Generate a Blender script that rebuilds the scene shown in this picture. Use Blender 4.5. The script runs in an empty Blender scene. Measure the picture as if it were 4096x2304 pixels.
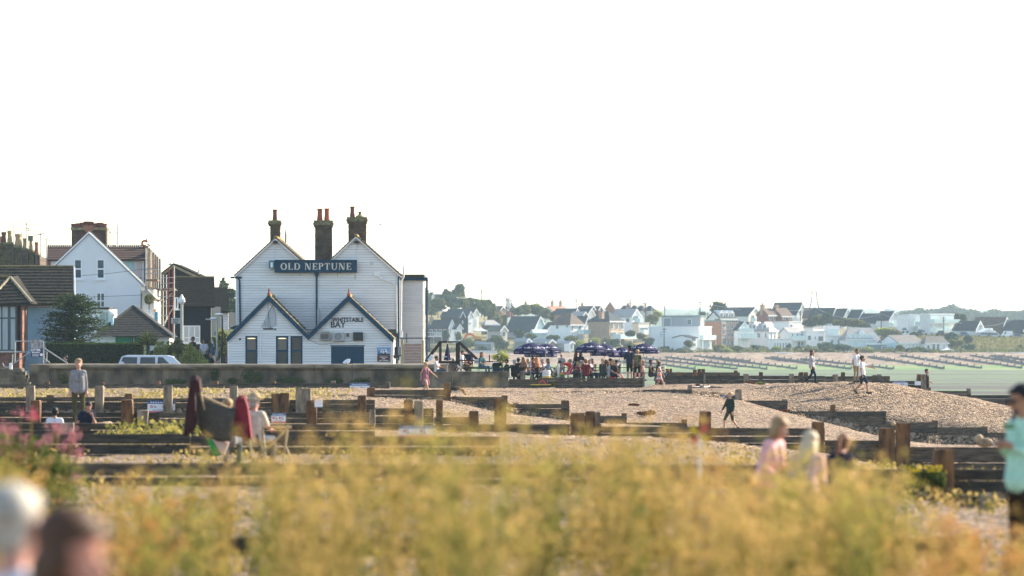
import bpy, math, random
import numpy as np
from mathutils import Vector, Matrix
R = math.radians
sc = bpy.context.scene
col = sc.collection
random.seed(7)
# camera: a 135 mm lens at eye height on a low bank
F, CX, HZ, CZ = 15360.0, 2048.0, 1380.0, 2.0          # focal length, centre and horizon in photo pixels, eye height
cam = bpy.data.cameras.new('camera'); cam.lens = 135; cam.sensor_width = 36
cam.shift_y = (HZ - 1152) / 4096; cam.clip_start = .5; cam.clip_end = 40000
cam.dof.use_dof = True; cam.dof.focus_distance = 207; cam.dof.aperture_fstop = 2.2; cam.dof.aperture_blades = 0
camo = bpy.data.objects.new('camera', cam); col.objects.link(camo)
camo.location = (0, 0, CZ); camo.rotation_euler = (R(90), 0, 0); sc.camera = camo
# sky and sun (low afternoon sun over the sea, to the right)
SUN_EL, SUN_AZ = 29, 32            # elevation; degrees behind the picture plane, from +X towards +Y
w = bpy.data.worlds.new('World'); sc.world = w; w.use_nodes = True
wn, wl = w.node_tree.nodes, w.node_tree.links
sky = wn.new('ShaderNodeTexSky'); sky.sky_type = 'NISHITA'; sky.sun_disc = False
sky.sun_elevation = R(SUN_EL); sky.sun_rotation = R(90 - SUN_AZ); sky.dust_density = 1.0; sky.air_density = 1.0; sky.ozone_density = .3
wl.new(sky.outputs[0], wn['Background'].inputs[0]); wn['Background'].inputs[1].default_value = .13
sun = bpy.data.lights.new('sun', 'SUN'); sun.energy = 5.0; sun.angle = R(.6); sun.color = (1, .87, .68)
suno = bpy.data.objects.new('sun', sun); col.objects.link(suno)
sd = Vector((math.cos(R(SUN_EL))*math.cos(R(SUN_AZ)), math.cos(R(SUN_EL))*math.sin(R(SUN_AZ)), math.sin(R(SUN_EL))))
suno.rotation_euler = sd.to_track_quat('Z', 'Y').to_euler(); suno.location = (60, 0, 60)
vs = sc.view_settings; vs.view_transform = 'Standard'; vs.look = 'None'; vs.exposure = 1.45; vs.gamma = 1
cy = sc.cycles; cy.use_denoising = True; cy.max_bounces = 6; cy.volume_bounces = 1; cy.transparent_max_bounces = 8
cy.caustics_reflective = False; cy.caustics_refractive = False; cy.use_adaptive_sampling = True; cy.adaptive_threshold = .02

# helpers
def P(sx, sy, Y):                       # photo pixel + distance -> place in the world
    return Vector(((sx - CX)*Y / F, Y, CZ - (sy - HZ)*Y / F))
def crop(x0, y0, s): return lambda x, y, Y: P(x0 + x*s, y0 + y*s, Y)
def tag(o, label=None, cat=None, group=None, kind=None):
    if label: o['label'] = label
    if cat: o['category'] = cat
    if group: o['group'] = group
    if kind: o['kind'] = kind
    return o
MATS = {}
def M(name, c, rough=.8, var=.14, scale=3., stretch=(1, 1, 1), bump=0., bdist=.02, metal=0., spec=.3, c2=None, detail=4., coat=0., bscale=None):
    if name in MATS: return MATS[name]
    m = bpy.data.materials.new(name); m.use_nodes = True; n, l = m.node_tree.nodes, m.node_tree.links
    b = n['Principled BSDF']; b.inputs['Roughness'].default_value = rough; b.inputs['Metallic'].default_value = metal
    b.inputs['Specular IOR Level'].default_value = spec; b.inputs['Coat Weight'].default_value = coat
    b.inputs['Base Color'].default_value = (*c, 1)
    if var or c2 or bump:
        tc = n.new('ShaderNodeTexCoord'); mp = n.new('ShaderNodeMapping'); mp.inputs['Scale'].default_value = stretch
        nz = n.new('ShaderNodeTexNoise'); nz.inputs['Scale'].default_value = scale; nz.inputs['Detail'].default_value = detail
        l.new(tc.outputs['Object'], mp.inputs[0]); l.new(mp.outputs[0], nz.inputs['Vector'])
        cr = n.new('ShaderNodeValToRGB'); e = cr.color_ramp.elements; e[0].position = .3; e[1].position = .7
        a = [max(0, x*(1 - var)) for x in c]; d = c2 if c2 else [min(1, x*(1 + var)) for x in c]
        e[0].color = (*a, 1); e[1].color = (*d, 1)
        l.new(nz.outputs[0], cr.inputs[0]); l.new(cr.outputs[0], b.inputs['Base Color'])
        if bump:
            src = nz
            if bscale:
                src = n.new('ShaderNodeTexNoise'); src.inputs['Scale'].default_value = bscale; src.inputs['Detail'].default_value = 3
                l.new(mp.outputs[0], src.inputs['Vector'])
            bp = n.new('ShaderNodeBump'); bp.inputs['Strength'].default_value = bump; bp.inputs['Distance'].default_value = bdist
            l.new(src.outputs[0], bp.inputs['Height']); l.new(bp.outputs[0], b.inputs['Normal'])
    MATS[name] = m; return m
def glassy(name, c, rough=.06, spec=.8):
    return M(name, c, rough=rough, var=0, spec=spec)
def world_off(p):
    v = Vector((0, 0, 0))
    while p is not None: v += p.location; p = p.parent
    return v
def link(name, me, parent=None, loc=None):
    o = bpy.data.objects.new(name, me); col.objects.link(o)
    if parent is not None: o.parent = parent
    if loc is not None: o.location = loc
    return o
def empty(name, loc, rz=0, label=None, cat=None, group=None):
    o = link(name, None, loc=loc); o.rotation_euler = (0, 0, rz); o.empty_display_size = .2
    return tag(o, label, cat, group)
class MB:
    def __init__(s): s.v = []; s.f = []; s.mi = []
    def add(s, vs_, fs, mi=0):
        k = len(s.v); s.v += [tuple(x) for x in vs_]; s.f += [tuple(i + k for i in f) for f in fs]; s.mi += [mi]*len(fs); return s
    def box(s, a, b, mi=0):
        x0, x1 = sorted((a[0], b[0])); y0, y1 = sorted((a[1], b[1])); z0, z1 = sorted((a[2], b[2]))
        return s.add([(x0, y0, z0), (x1, y0, z0), (x1, y1, z0), (x0, y1, z0), (x0, y0, z1), (x1, y0, z1), (x1, y1, z1), (x0, y1, z1)],
                     [(0, 3, 2, 1), (4, 5, 6, 7), (0, 1, 5, 4), (1, 2, 6, 5), (2, 3, 7, 6), (3, 0, 4, 7)], mi)
    def ext(s, pts, y0, y1, mi=0):                      # outline in x,z pushed back from y0 to y1
        n = len(pts)
        ar = sum(pts[i][0]*pts[(i + 1) % n][1] - pts[(i + 1) % n][0]*pts[i][1] for i in range(n))
        if ar < 0: pts = pts[::-1]
        return s.add([(p[0], y0, p[1]) for p in pts] + [(p[0], y1, p[1]) for p in pts],
                     [tuple(range(n)), tuple(range(2*n - 1, n - 1, -1))] + [(i + n, (i + 1) % n + n, (i + 1) % n, i) for i in range(n)], mi)
    def prism(s, pts, d, mi=0):                         # any flat outline pushed along d
        n = len(pts); pts = [Vector(p) for p in pts]; d = Vector(d)
        nn = (pts[1] - pts[0]).cross(pts[2] - pts[0])
        if nn.dot(d) > 0: pts = pts[::-1]
        return s.add(pts + [p + d for p in pts],
                     [tuple(range(n)), tuple(range(2*n - 1, n - 1, -1))] + [(i + n, (i + 1) % n + n, (i + 1) % n, i) for i in range(n)], mi)
    def tube(s, a, b, r, r2=None, n=8, mi=0):
        a, b = Vector(a), Vector(b); r2 = r if r2 is None else r2; d = (b - a)
        if d.length < 1e-6: return s
        q = d.normalized().to_track_quat('Z', 'Y'); vs_ = []
        for c, rr in ((a, r), (b, r2)):
            for i in range(n):
                t = 2*math.pi*i / n; vs_.append(c + q @ Vector((rr*math.cos(t), rr*math.sin(t), 0)))
        return s.add(vs_, [tuple(range(n - 1, -1, -1)), tuple(range(n, 2*n))] + [(i, (i + 1) % n, (i + 1) % n + n, i + n) for i in range(n)], mi)
    def path(s, pts, r, n=6, mi=0):
        for i in range(len(pts) - 1): s.tube(pts[i], pts[i + 1], r, n=n, mi=mi)
        return s
    def lathe(s, c, prof, n=12, mi=0):                  # prof: (radius, z)
        vs_ = []; c = Vector(c)
        for r, z in prof:
            for i in range(n):
                t = 2*math.pi*i / n; vs_.append((c[0] + r*math.cos(t), c[1] + r*math.sin(t), c[2] + z))
        m = len(prof); fs = [tuple(range(n - 1, -1, -1)), tuple(range((m - 1)*n, m*n))]
        for j in range(m - 1):
            for i in range(n): fs.append((j*n + i, j*n + (i + 1) % n, (j + 1)*n + (i + 1) % n, (j + 1)*n + i))
        return s.add(vs_, fs, mi)
    def ball(s, c, r, n=8, m=6, mi=0):
        if not hasattr(r, '__len__'): r = (r, r, r)
        vs_ = [(c[0], c[1], c[2] - r[2])]; fs = []
        for j in range(1, m):
            p = -math.pi / 2 + math.pi*j / m
            for i in range(n):
                t = 2*math.pi*i / n; vs_.append((c[0] + r[0]*math.cos(p)*math.cos(t), c[1] + r[1]*math.cos(p)*math.sin(t), c[2] + r[2]*math.sin(p)))
        vs_.append((c[0], c[1], c[2] + r[2])); last = len(vs_) - 1
        for i in range(n): fs.append((0, 1 + (i + 1) % n, 1 + i))
        for j in range(m - 2):
            for i in range(n): fs.append((1 + j*n + i, 1 + j*n + (i + 1) % n, 1 + (j + 1)*n + (i + 1) % n, 1 + (j + 1)*n + i))
        for i in range(n): fs.append((last, 1 + (m - 2)*n + i, 1 + (m - 2)*n + (i + 1) % n))
        return s.add(vs_, fs, mi)
    def mesh(s, name, mats, off=(0, 0, 0), smooth=False):
        me = bpy.data.meshes.new(name); ox, oy, oz = off
        me.from_pydata([(x - ox, y - oy, z - oz) for x, y, z in s.v], [], s.f)
        for m in (mats if isinstance(mats, (list, tuple)) else [mats]): me.materials.append(m)
        if any(s.mi): me.polygons.foreach_set('material_index', s.mi)
        if smooth: me.polygons.foreach_set('use_smooth', [True]*len(s.f))
        me.update(); return me
    def build(s, name, mats, parent=None, local=False, smooth=False, kind=None, label=None):
        off = (0, 0, 0)
        if parent is not None and not local: off = world_off(parent)
        o = link(name, s.mesh(name, mats, off, smooth), parent)
        if kind: o['kind'] = kind
        if label: o['label'] = label
        return o
    def thing(s, name, mats, label, cat, group=None, smooth=False, kind=None):   # a thing that is one mesh, origin at its base
        a = np.array(s.v); c = a.mean(0); off = (c[0], c[1], a[:, 2].min())
        return tag(link(name, s.mesh(name, mats, off, smooth), loc=off), label, cat, group, kind)
def copy_tree(o, parent=None):
    c = o.copy(); col.objects.link(c); c.parent = parent
    for ch in [x for x in bpy.data.objects if x.parent == o]: copy_tree(ch, c)
    return c
def npmesh(name, V, Fq, mats, mi=None, smooth=False):
    """V (n,3), Fq (m,k) arrays -> mesh, fast."""
    me = bpy.data.meshes.new(name); V = np.asarray(V, np.float32); Fq = np.asarray(Fq, np.int32); m, k = Fq.shape
    me.vertices.add(len(V)); me.vertices.foreach_set('co', V.ravel())
    me.loops.add(m*k); me.loops.foreach_set('vertex_index', Fq.ravel())
    me.polygons.add(m); me.polygons.foreach_set('loop_start', np.arange(0, m*k, k, dtype=np.int32))
    for x in (mats if isinstance(mats, (list, tuple)) else [mats]): me.materials.append(x)
    if mi is not None: me.polygons.foreach_set('material_index', np.asarray(mi, np.int32))
    if smooth: me.polygons.foreach_set('use_smooth', np.ones(m, bool))
    me.update(calc_edges=True); return me
def text_mesh(s, size, extrude=.004, bold=0., align='CENTER', sx=1., spacing=1.):
    cu = bpy.data.curves.new('t', 'FONT'); cu.body = s; cu.size = size; cu.extrude = extrude; cu.offset = bold; cu.align_x = align; cu.space_character = spacing
    o = bpy.data.objects.new('t', cu); col.objects.link(o); bpy.context.view_layer.update()
    dg = bpy.context.evaluated_depsgraph_get(); me = bpy.data.meshes.new_from_object(o.evaluated_get(dg))
    bpy.data.objects.remove(o); bpy.data.curves.remove(cu)
    for v in me.vertices: v.co.x *= sx
    return me
def sign_text(s, parent, at, size, mat, sx=1., bold=0., extrude=.006, name='lettering', rot=None, align='CENTER', spacing=1.):
    me = text_mesh(s, size, extrude, bold, align, sx, spacing); me.materials.clear(); me.materials.append(mat); me.name = name
    o = link(name, me, parent); o.location = Vector(at) - world_off(parent); o.rotation_euler = rot or (R(90), 0, 0); return o
# ground: mudflat sheet, near beach, far shore
def pebbles(name, c1, c2, c3, scale, bump=.6, bdist=.05, patch=.35):
    m = bpy.data.materials.new(name); m.use_nodes = True; n, l = m.node_tree.nodes, m.node_tree.links
    b = n['Principled BSDF']; b.inputs['Roughness'].default_value = .85; b.inputs['Specular IOR Level'].default_value = .25
    tc = n.new('ShaderNodeTexCoord')
    vo = n.new('ShaderNodeTexVoronoi'); vo.inputs['Scale'].default_value = scale; l.new(tc.outputs['Object'], vo.inputs['Vector'])
    cr = n.new('ShaderNodeValToRGB'); e = cr.color_ramp.elements; e[0].color = (*c1, 1); e[1].color = (*c3, 1); e[0].position = .15; e[1].position = .9
    k = e.new(.55); k.color = (*c2, 1)
    sp = n.new('ShaderNodeSeparateColor'); l.new(vo.outputs['Color'], sp.inputs[0]); l.new(sp.outputs[0], cr.inputs[0])
    nz = n.new('ShaderNodeTexNoise'); nz.inputs['Scale'].default_value = .35; nz.inputs['Detail'].default_value = 6; l.new(tc.outputs['Object'], nz.inputs['Vector'])
    mx = n.new('ShaderNodeMix'); mx.data_type = 'RGBA'; mx.blend_type = 'MULTIPLY'; mx.inputs[0].default_value = patch
    r2 = n.new('ShaderNodeValToRGB'); r2.color_ramp.elements[0].position = .3; r2.color_ramp.elements[0].color = (.45, .42, .36, 1); r2.color_ramp.elements[1].position = .65; r2.color_ramp.elements[1].color = (1, 1, 1, 1)
    l.new(nz.outputs[0], r2.inputs[0]); l.new(cr.outputs[0], mx.inputs[6]); l.new(r2.outputs[0], mx.inputs[7]); l.new(mx.outputs[2], b.inputs['Base Color'])
    bp = n.new('ShaderNodeBump'); bp.inputs['Strength'].default_value = bump; bp.inputs['Distance'].default_value = bdist; bp.invert = True
    l.new(vo.outputs['Distance'], bp.inputs['Height']); l.new(bp.outputs[0], b.inputs['Normal'])
    return m
SHINGLE = pebbles('shingle', (.062, .040, .024), (.205, .136, .083), (.39, .285, .188), 9., 1.0, .08)
def mud_mat():
    m = bpy.data.materials.new('mud'); m.use_nodes = True; n, l = m.node_tree.nodes, m.node_tree.links
    b = n['Principled BSDF']; b.inputs['Roughness'].default_value = .8; b.inputs['Specular IOR Level'].default_value = .12
    tc = n.new('ShaderNodeTexCoord'); mp = n.new('ShaderNodeMapping'); mp.inputs['Scale'].default_value = (.012, .075, 1)
    nz = n.new('ShaderNodeTexNoise'); nz.inputs['Scale'].default_value = 1.; nz.inputs['Detail'].default_value = 5
    l.new(tc.outputs['Object'], mp.inputs[0]); l.new(mp.outputs[0], nz.inputs['Vector'])
    n2 = n.new('ShaderNodeTexNoise'); n2.inputs['Scale'].default_value = .22; n2.inputs['Detail'].default_value = 6; l.new(tc.outputs['Object'], n2.inputs['Vector'])
    # weed grows in belts along the shore: position only
    sp = n.new('ShaderNodeSeparateXYZ'); l.new(tc.outputs['Object'], sp.inputs[0])
    mr = n.new('ShaderNodeMapRange'); mr.inputs[1].default_value = 500; mr.inputs[2].default_value = 720; mr.inputs[3].default_value = -.24; mr.inputs[4].default_value = -.12; l.new(sp.outputs[1], mr.inputs[0])
    ad = n.new('ShaderNodeMath'); ad.operation = 'ADD'; l.new(nz.outputs[0], ad.inputs[0]); l.new(mr.outputs[0], ad.inputs[1])
    a2 = n.new('ShaderNodeMath'); a2.operation = 'MULTIPLY_ADD'; a2.inputs[1].default_value = .62; l.new(n2.outputs[0], a2.inputs[0]); l.new(ad.outputs[0], a2.inputs[2])
    cr = n.new('ShaderNodeValToRGB'); e = cr.color_ramp.elements
    e[0].position = .54; e[0].color = (.07, .06, .05, 1); e[1].position = .76; e[1].color = (.105, .165, .055, 1)
    k = e.new(.65); k.color = (.105, .11, .095, 1)
    l.new(a2.outputs[0], cr.inputs[0]); l.new(cr.outputs[0], b.inputs['Base Color'])
    bp = n.new('ShaderNodeBump'); bp.inputs['Strength'].default_value = .5; bp.inputs['Distance'].default_value = .25; l.new(n2.outputs[0], bp.inputs['Height']); l.new(bp.outputs[0], b.inputs['Normal'])
    return m
MUD = mud_mat()
V = [(-6000, -200, -4.3), (6000, -200, -4.3), (6000, 6400, -4.3), (-6000, 6400, -4.3)]
tag(link('mudflat', npmesh('mudflat', V, [[0, 1, 2, 3]], MUD)), kind='structure')

# near beach: cross-shore profiles at rising distance; groyne lines have one profile on each side
def prof(Y, pts, photo=True):
    if photo: pts = [(P(x, y, Y).x, P(x, y, Y).z) for x, y in pts]
    return (Y, [p[0] for p in pts], [p[1] for p in pts])
ST = [prof(-40, [(-80, .1), (9, .1), (16, -.3), (40, -4), (48, -4.6)], 0), prof(12, [(-80, .05), (9, .05), (16, -.4), (40, -4), (48, -4.6)], 0),
      prof(33.9, [(-80, .02), (9, .02), (16, -.6), (40, -4), (48, -4.6)], 0), prof(48, [(-80, 0), (5.5, 0), (7, -.1), (9, -.25), (16, -1), (40, -4), (48, -4.6)], 0), prof(55, [(-80, 0), (4.6, 0), (6, -.35), (9, -.4), (16, -1), (40, -4), (48, -4.6)], 0),
      prof(59.8, [(-80, 0), (4.6, 0), (5.6, -.45), (10, -.5), (20, -1.8), (40, -4.6)], 0), prof(60.2, [(-80, 0), (7, -.1), (10, -.25), (20, -1.8), (40, -4.6)], 0), prof(76, [(-80, 0), (4, -.2), (7.4, -.55), (9, -1.0), (14, -1.5), (40, -4.6)], 0),
      prof(82, [(-80, -.1), (-8, -.1), (4, -.25), (7.6, -.6), (9.2, -1.1), (14, -1.6), (40, -4.6)], 0), prof(92, [(-80, -.34), (-9, -.34), (-6, -.1), (4.5, -.4), (8.2, -.8), (10, -1.2), (13, -1.6), (40, -4.6)], 0), prof(99.7, [(-80, -.32), (-11.7, -.32), (-11.3, -.03), (-10.3, -.03), (-9.9, -.3), (-6, -.15), (4.7, -.45), (8.2, -.85), (10, -1.25), (13, -1.7), (40, -4.6)], 0),
      prof(100.3, [(-80, -.33), (-6, -.33), (-3, -.15), (4.9, -.5), (8.2, -.75), (10.4, -.85), (13, -1.3), (40, -4.6)], 0),
      prof(129.8, [(-80, -.36), (-5, -.36), (-1, -.4), (1.3, -.6), (7.1, -.9), (10.6, -1.15), (13.5, -1.5), (17, -2.1), (40, -4.6)], 0),
      prof(130.2, [(-80, -.05), (-6, -.05), (-1, -.35), (1.3, -.6), (7.1, -.9), (10.6, -1.15), (13.5, -1.5), (17, -2.1), (40, -4.6)], 0),
      prof(149.9, [(-4000, 1588), (1480, 1588), (1790, 1604), (1975, 1647), (2270, 1690), (2507, 1706), (2749, 1720), (3300, 1745), (3640, 1790), (4300, 1850), (6000, 2080)]),
      prof(150.1, [(-4000, 1584), (1480, 1582), (1800, 1585), (2030, 1613), (2277, 1661), (2507, 1689), (2749, 1710), (3300, 1738), (3640, 1785), (4300, 1850), (6000, 2080)]),
      prof(184.9, [(-4000, 1570), (1480, 1567), (1700, 1566), (2100, 1572), (2600, 1568), (2768, 1577), (2965, 1603), (3140, 1650), (3330, 1700), (3500, 1752), (3700, 1775), (4000, 1785), (4300, 1830), (6000, 1960)]),
      prof(185.1, [(-4000, 1569), (1480, 1566), (1700, 1564), (2100, 1567), (2600, 1558), (2768, 1557), (2900, 1572), (2965, 1598), (3151, 1640), (3320, 1650), (3545, 1680), (3751, 1699), (3950, 1722), (4200, 1750), (4600, 1860), (6000, 1950)]),
      prof(191, [(-4000, 1566), (1480, 1563), (1700, 1562), (2100, 1563), (2600, 1552), (2900, 1547), (3200, 1540), (3420, 1529), (3600, 1546), (3750, 1575), (3950, 1610), (4200, 1660), (4600, 1750), (6000, 1920)]),
      prof(199.9, [(-4000, 1562), (1600, 1556), (2034, 1555), (2578, 1558), (2600, 1540), (3000, 1535), (3300, 1532), (3440, 1527), (3560, 1534), (3700, 1560), (3870, 1590), (4096, 1640), (4600, 1740), (6000, 1890)]),
      prof(200.3, [(-4000, 1561), (1600, 1556), (2034, 1554), (2578, 1557), (2700, 1560), (3300, 1562), (3560, 1580), (3700, 1610), (3870, 1650), (4096, 1700), (4600, 1790), (6000, 1890)]),
      prof(215, [(-80, -.3), (-4, -.4), (6, -.6), (9, -1), (14, -1.6), (20, -2.6), (30, -4.6)], 0),
      prof(235, [(-80, -.3), (-4, -.6), (0, -2), (6, -3.6), (12, -4.6)], 0), prof(300, [(-80, -.4), (-6, -.6), (-2, -3), (2, -4.6)], 0), prof(470, [(-80, -.4), (-40, -.6), (-20, -4.6)], 0)]
def ground_z(X, Y):
    X = np.asarray(X, float); ys = [s[0] for s in ST]; k = int(np.clip(np.searchsorted(ys, Y) - 1, 0, len(ST) - 2)); a, b = ST[k], ST[k + 1]
    t = min(1, max(0, (Y - a[0]) / (b[0] - a[0])))
    return np.interp(X, a[1], a[2])*(1 - t) + np.interp(X, b[1], b[2])*t
rows = []
for i in range(len(ST) - 1):
    y0, y1 = ST[i][0], ST[i + 1][0]; k = max(1, int((y1 - y0) / (1.2 if 90 < y0 < 215 else 4)))
    rows += [y0 + (y1 - y0)*j / k for j in range(k)]
rows.append(ST[-1][0])
xs = np.concatenate([np.linspace(-80, -32, 14)[:-1], np.linspace(-32, 34, 200), np.linspace(34, 60, 10)[1:]])
rng = np.random.default_rng(3)
Z = np.array([ground_z(xs, y) for y in rows]); nx, ny = len(xs), len(rows)
Xq, Yq_ = np.meshgrid(xs, rows); Z += rng.normal(0, .02, Z.shape) + .03*np.sin(Yq_*1.1 + .6*np.sin(Xq*.5) + .25*Xq)*(Yq_ > 90) + .025*np.sin(Xq*1.7 + 2*np.sin(Yq_*.21))*(Yq_ > 90)
Xg, Yg = np.meshgrid(xs, rows); V = np.stack([Xg, Yg, Z], -1).reshape(-1, 3)
ii = (np.arange(ny - 1)[:, None]*nx + np.arange(nx - 1)).ravel()
beach = tag(link('shingle_beach', npmesh('shingle_beach', V, np.stack([ii, ii + 1, ii + nx + 1, ii + nx], 1), SHINGLE, smooth=True)), kind='structure')

# far shore: beach, shelf with houses, bank, higher ground
FY = [930, 975, 1010, 1045, 1062, 1076, 1092, 1130, 1200, 1350, 1700, 2600, 4200]
FZ = [-5.2, -4.35, -2.2, 0., .5, 2.3, 3.9, 4.4, 6.6, 8.5, 7, 6, 6]
def far_z(X, Y):
    z = np.interp(Y, FY, FZ)
    lift = np.interp(X, [-60, -15, 0, 30, 60], [7, 5, 1, 0, 0])*np.interp(Y, [1080, 1130, 1250], [0, .5, 1])
    bank = np.interp(X, [100, 115, 400], [0, 1, 1])*np.interp(Y, [1055, 1062, 1088, 1150], [0, 0, .6, 0])
    return z + lift + bank
fx = np.concatenate([np.linspace(-700, -90, 20)[:-1], np.linspace(-90, 190, 150), np.linspace(190, 1400, 25)[1:]]); fy = np.concatenate([np.linspace(930, 1100, 60), np.linspace(1100, 1400, 40)[1:], [1700, 2600, 4200]])
Xg, Yg = np.meshgrid(fx, fy); Z = far_z(Xg, Yg) + rng.normal(0, .05, Xg.shape); V = np.stack([Xg, Yg, Z], -1).reshape(-1, 3); nx = len(fx)
ii = (np.arange(len(fy) - 1)[:, None]*nx + np.arange(nx - 1)).ravel(); Fq = np.stack([ii, ii + 1, ii + nx + 1, ii + nx], 1)
yc = np.repeat((fy[:-1] + fy[1:]) / 2, nx - 1); mi = np.where(yc < 992, 2, np.where(yc < 1046, 0, 1))
FSH = pebbles('far_shingle', (.13, .09, .062), (.215, .152, .108), (.29, .22, .16), .6, .3, .2, .3)
GRASS = M('rough_grass', (.10, .105, .035), var=.4, scale=.25, c2=(.24, .19, .07), bump=.6, bdist=.4, detail=8)
WEED = M('green_weed', (.10, .22, .035), var=.25, scale=.12, c2=(.20, .21, .09), bump=.4, bdist=.1, stretch=(.4, 1, 1), detail=7)
tag(link('far_shore', npmesh('far_shore', V, Fq, [FSH, GRASS, WEED], mi, True)), kind='structure')

# hills on the horizon
def hill(name, Y, pts, mat, rough, seed, depth=400):
    r = np.random.default_rng(seed); hx = np.linspace(P(-2500, 0, Y).x, P(6600, 0, Y).x, 700)
    px = [P(a, b, Y).x for a, b in pts]; pz = [P(a, b, Y).z for a, b in pts]
    top = np.interp(hx, px, pz); k = np.convolve(r.normal(0, 1, 740), np.ones(7) / 7, 'same')[:700] + .5*r.normal(0, 1, 700)
    top = top + rough*k
    V = np.concatenate([np.stack([hx, np.full(700, Y), np.full(700, -6.)], 1), np.stack([hx, np.full(700, Y + depth*.5), top*.8], 1), np.stack([hx, np.full(700, Y + depth), top], 1), np.stack([hx, np.full(700, Y + depth*2), np.full(700, -6.)], 1)])
    i = np.arange(699); Fq = np.concatenate([np.stack([i + 700*j, i + 1 + 700*j, i + 701 + 700*j, i + 700 + 700*j], 1) for j in range(3)])
    return tag(link(name, npmesh(name, V, Fq, mat, smooth=True)), kind='structure')
HILL = M('hill_woods', (.05, .075, .035), var=.4, scale=.02, detail=8, c2=(.12, .13, .06))
hill('hills', 4300, [(-2500, 1236), (1700, 1236), (2100, 1228), (2500, 1226), (2900, 1224), (3300, 1222), (3700, 1226), (4100, 1228), (6600, 1236)], HILL, 2, 5)
hill('hills', 3000, [(-2500, 1250), (1700, 1250), (2500, 1243), (2750, 1240), (3000, 1252), (3300, 1256), (3600, 1252), (3900, 1246), (4200, 1252), (6600, 1256)], HILL, 1.3, 8, 300)
# haze: even air round the whole scene
hz = MB().box((-5900, -190, -6), (5900, 6300, 62)).build('haze', [])
hm = bpy.data.materials.new('haze_air'); hm.use_nodes = True; hn = hm.node_tree.nodes; hn.remove(hn['Principled BSDF'])
pv = hn.new('ShaderNodeVolumePrincipled'); pv.inputs['Color'].default_value = (.62, .83, 1, 1); pv.inputs['Density'].default_value = .0001; pv.inputs['Anisotropy'].default_value = .25
hm.node_tree.links.new(pv.outputs[0], hn['Material Output'].inputs['Volume']); hz.data.materials.append(hm); hz['kind'] = 'stuff'
# groynes, sea wall, terrace
def wood(name, c, c2, var=.3):
    return M(name, c, rough=.85, var=var, scale=2.2, stretch=(1, 3, 7), c2=c2, bump=.5, bdist=.02, detail=6)
TIMBER = wood('weathered_timber', (.042, .033, .024), (.135, .104, .073))
TIMBER_D = wood('dark_timber', (.022, .019, .015), (.075, .063, .047))
RUST = M('rusty_post', (.055, .030, .017), var=.4, scale=3, c2=(.22, .105, .04), bump=.4, bdist=.02, stretch=(2, 2, .7))
POSTW = M('grey_post', (.13, .105, .08), var=.35, scale=3, c2=(.30, .235, .165), bump=.4, bdist=.02, stretch=(2, 2, .7))
IRON = M('iron', (.03, .022, .018), rough=.6, var=.3, scale=20)
def plank(mb, x0, x1, z0, z1, y, th, r):
    a, b, c, d = [r.uniform(-.012, .012) for _ in range(4)]; dy = r.uniform(-.012, .012)
    mb.add([(x0, y + dy, z0 + a), (x1, y + dy, z0 + b), (x1, y + th, z0 + b), (x0, y + th, z0 + a), (x0, y + dy, z1 + c), (x1, y + dy, z1 + d), (x1, y + th, z1 + d), (x0, y + th, z1 + c)],
           [(0, 3, 2, 1), (4, 5, 6, 7), (0, 1, 5, 4), (1, 2, 6, 5), (2, 3, 7, 6), (3, 0, 4, 7)])
def post_mesh(x0, x1, zt, zb, y0, y1, r):
    mb = MB(); w_ = x1 - x0; zs = [zb, zt - .25, zt - .03, zt]; ins = [0, r.uniform(0, .015), r.uniform(.005, .02), r.uniform(.02, .04)]; vs_ = []
    for z, i in zip(zs, ins):
        j = lambda: r.uniform(-.012, .012)
        i *= w_ / .3
        vs_ += [(x0 + i + j(), y0 + i + j(), z), (x1 - i*.6 + j(), y0 + i + j(), z + (j() if z == zt else 0)), (x1 - i*.6 + j(), y1 - i, z), (x0 + i + j(), y1 - i, z)]
    fs = [(3, 2, 1, 0), (12, 13, 14, 15)]
    for k in range(3):
        for q in range(4): fs.append((4*k + q, 4*k + (q + 1) % 4, 4*k + 4 + (q + 1) % 4, 4*k + 4 + q))
    return mb.add(vs_, fs)
def groyne(label, Y, bays, posts, hb=.2, seed=1, mat=None, bolts=True, group='timber groynes across the near beach'):
    """bays: (x0, x1, ytop, rows) in photo pixels; posts: (x0, x1, ytop, 'f'ront/'b'ehind, rust)"""
    r = random.Random(seed); c = P((bays[0][0] + bays[-1][1]) / 2, 0, Y)
    g = empty('groyne', (c.x, Y, float(ground_z(c.x, Y)) - .2), 0, label, 'groyne', group)
    for (a, b, t, n) in bays:
        p, q = P(a, t, Y), P(b, t, Y); L = q.x - p.x; k = max(1, round(L / 5.5)); z = p.z
        for i in range(n):
            h = hb*r.uniform(.9, 1.08)
            for s in range(k):
                m = MB(); plank(m, p.x + L*s / k + .006, p.x + L*(s + 1) / k - .006, z - h + .012, z, Y + .01*s, .1, r)
                m.build('plank', mat or (TIMBER if r.random() < .75 else TIMBER_D), g)
            z -= h
    for po in posts:
        a, b, t, side = po[:4]; rust = po[4] if len(po) > 4 else 1
        yy = Y - .32 if side == 'f' else Y + .14
        p, q = P(a, t, yy), P(b, t, yy); zb = float(ground_z(p.x, Y - .4)) - .25
        post_mesh(p.x, q.x, p.z, min(zb, p.z - .5), yy, yy + .3, r).build('post', RUST if rust else POSTW, g)
        if bolts and side == 'b':
            for dz in (.12, .34): MB().box((p.x + .08, Y - .045, p.z - dz - .28), (p.x + .17, Y - .02, p.z - dz - .19)).build('bolt', IRON, g)
    return g
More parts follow.
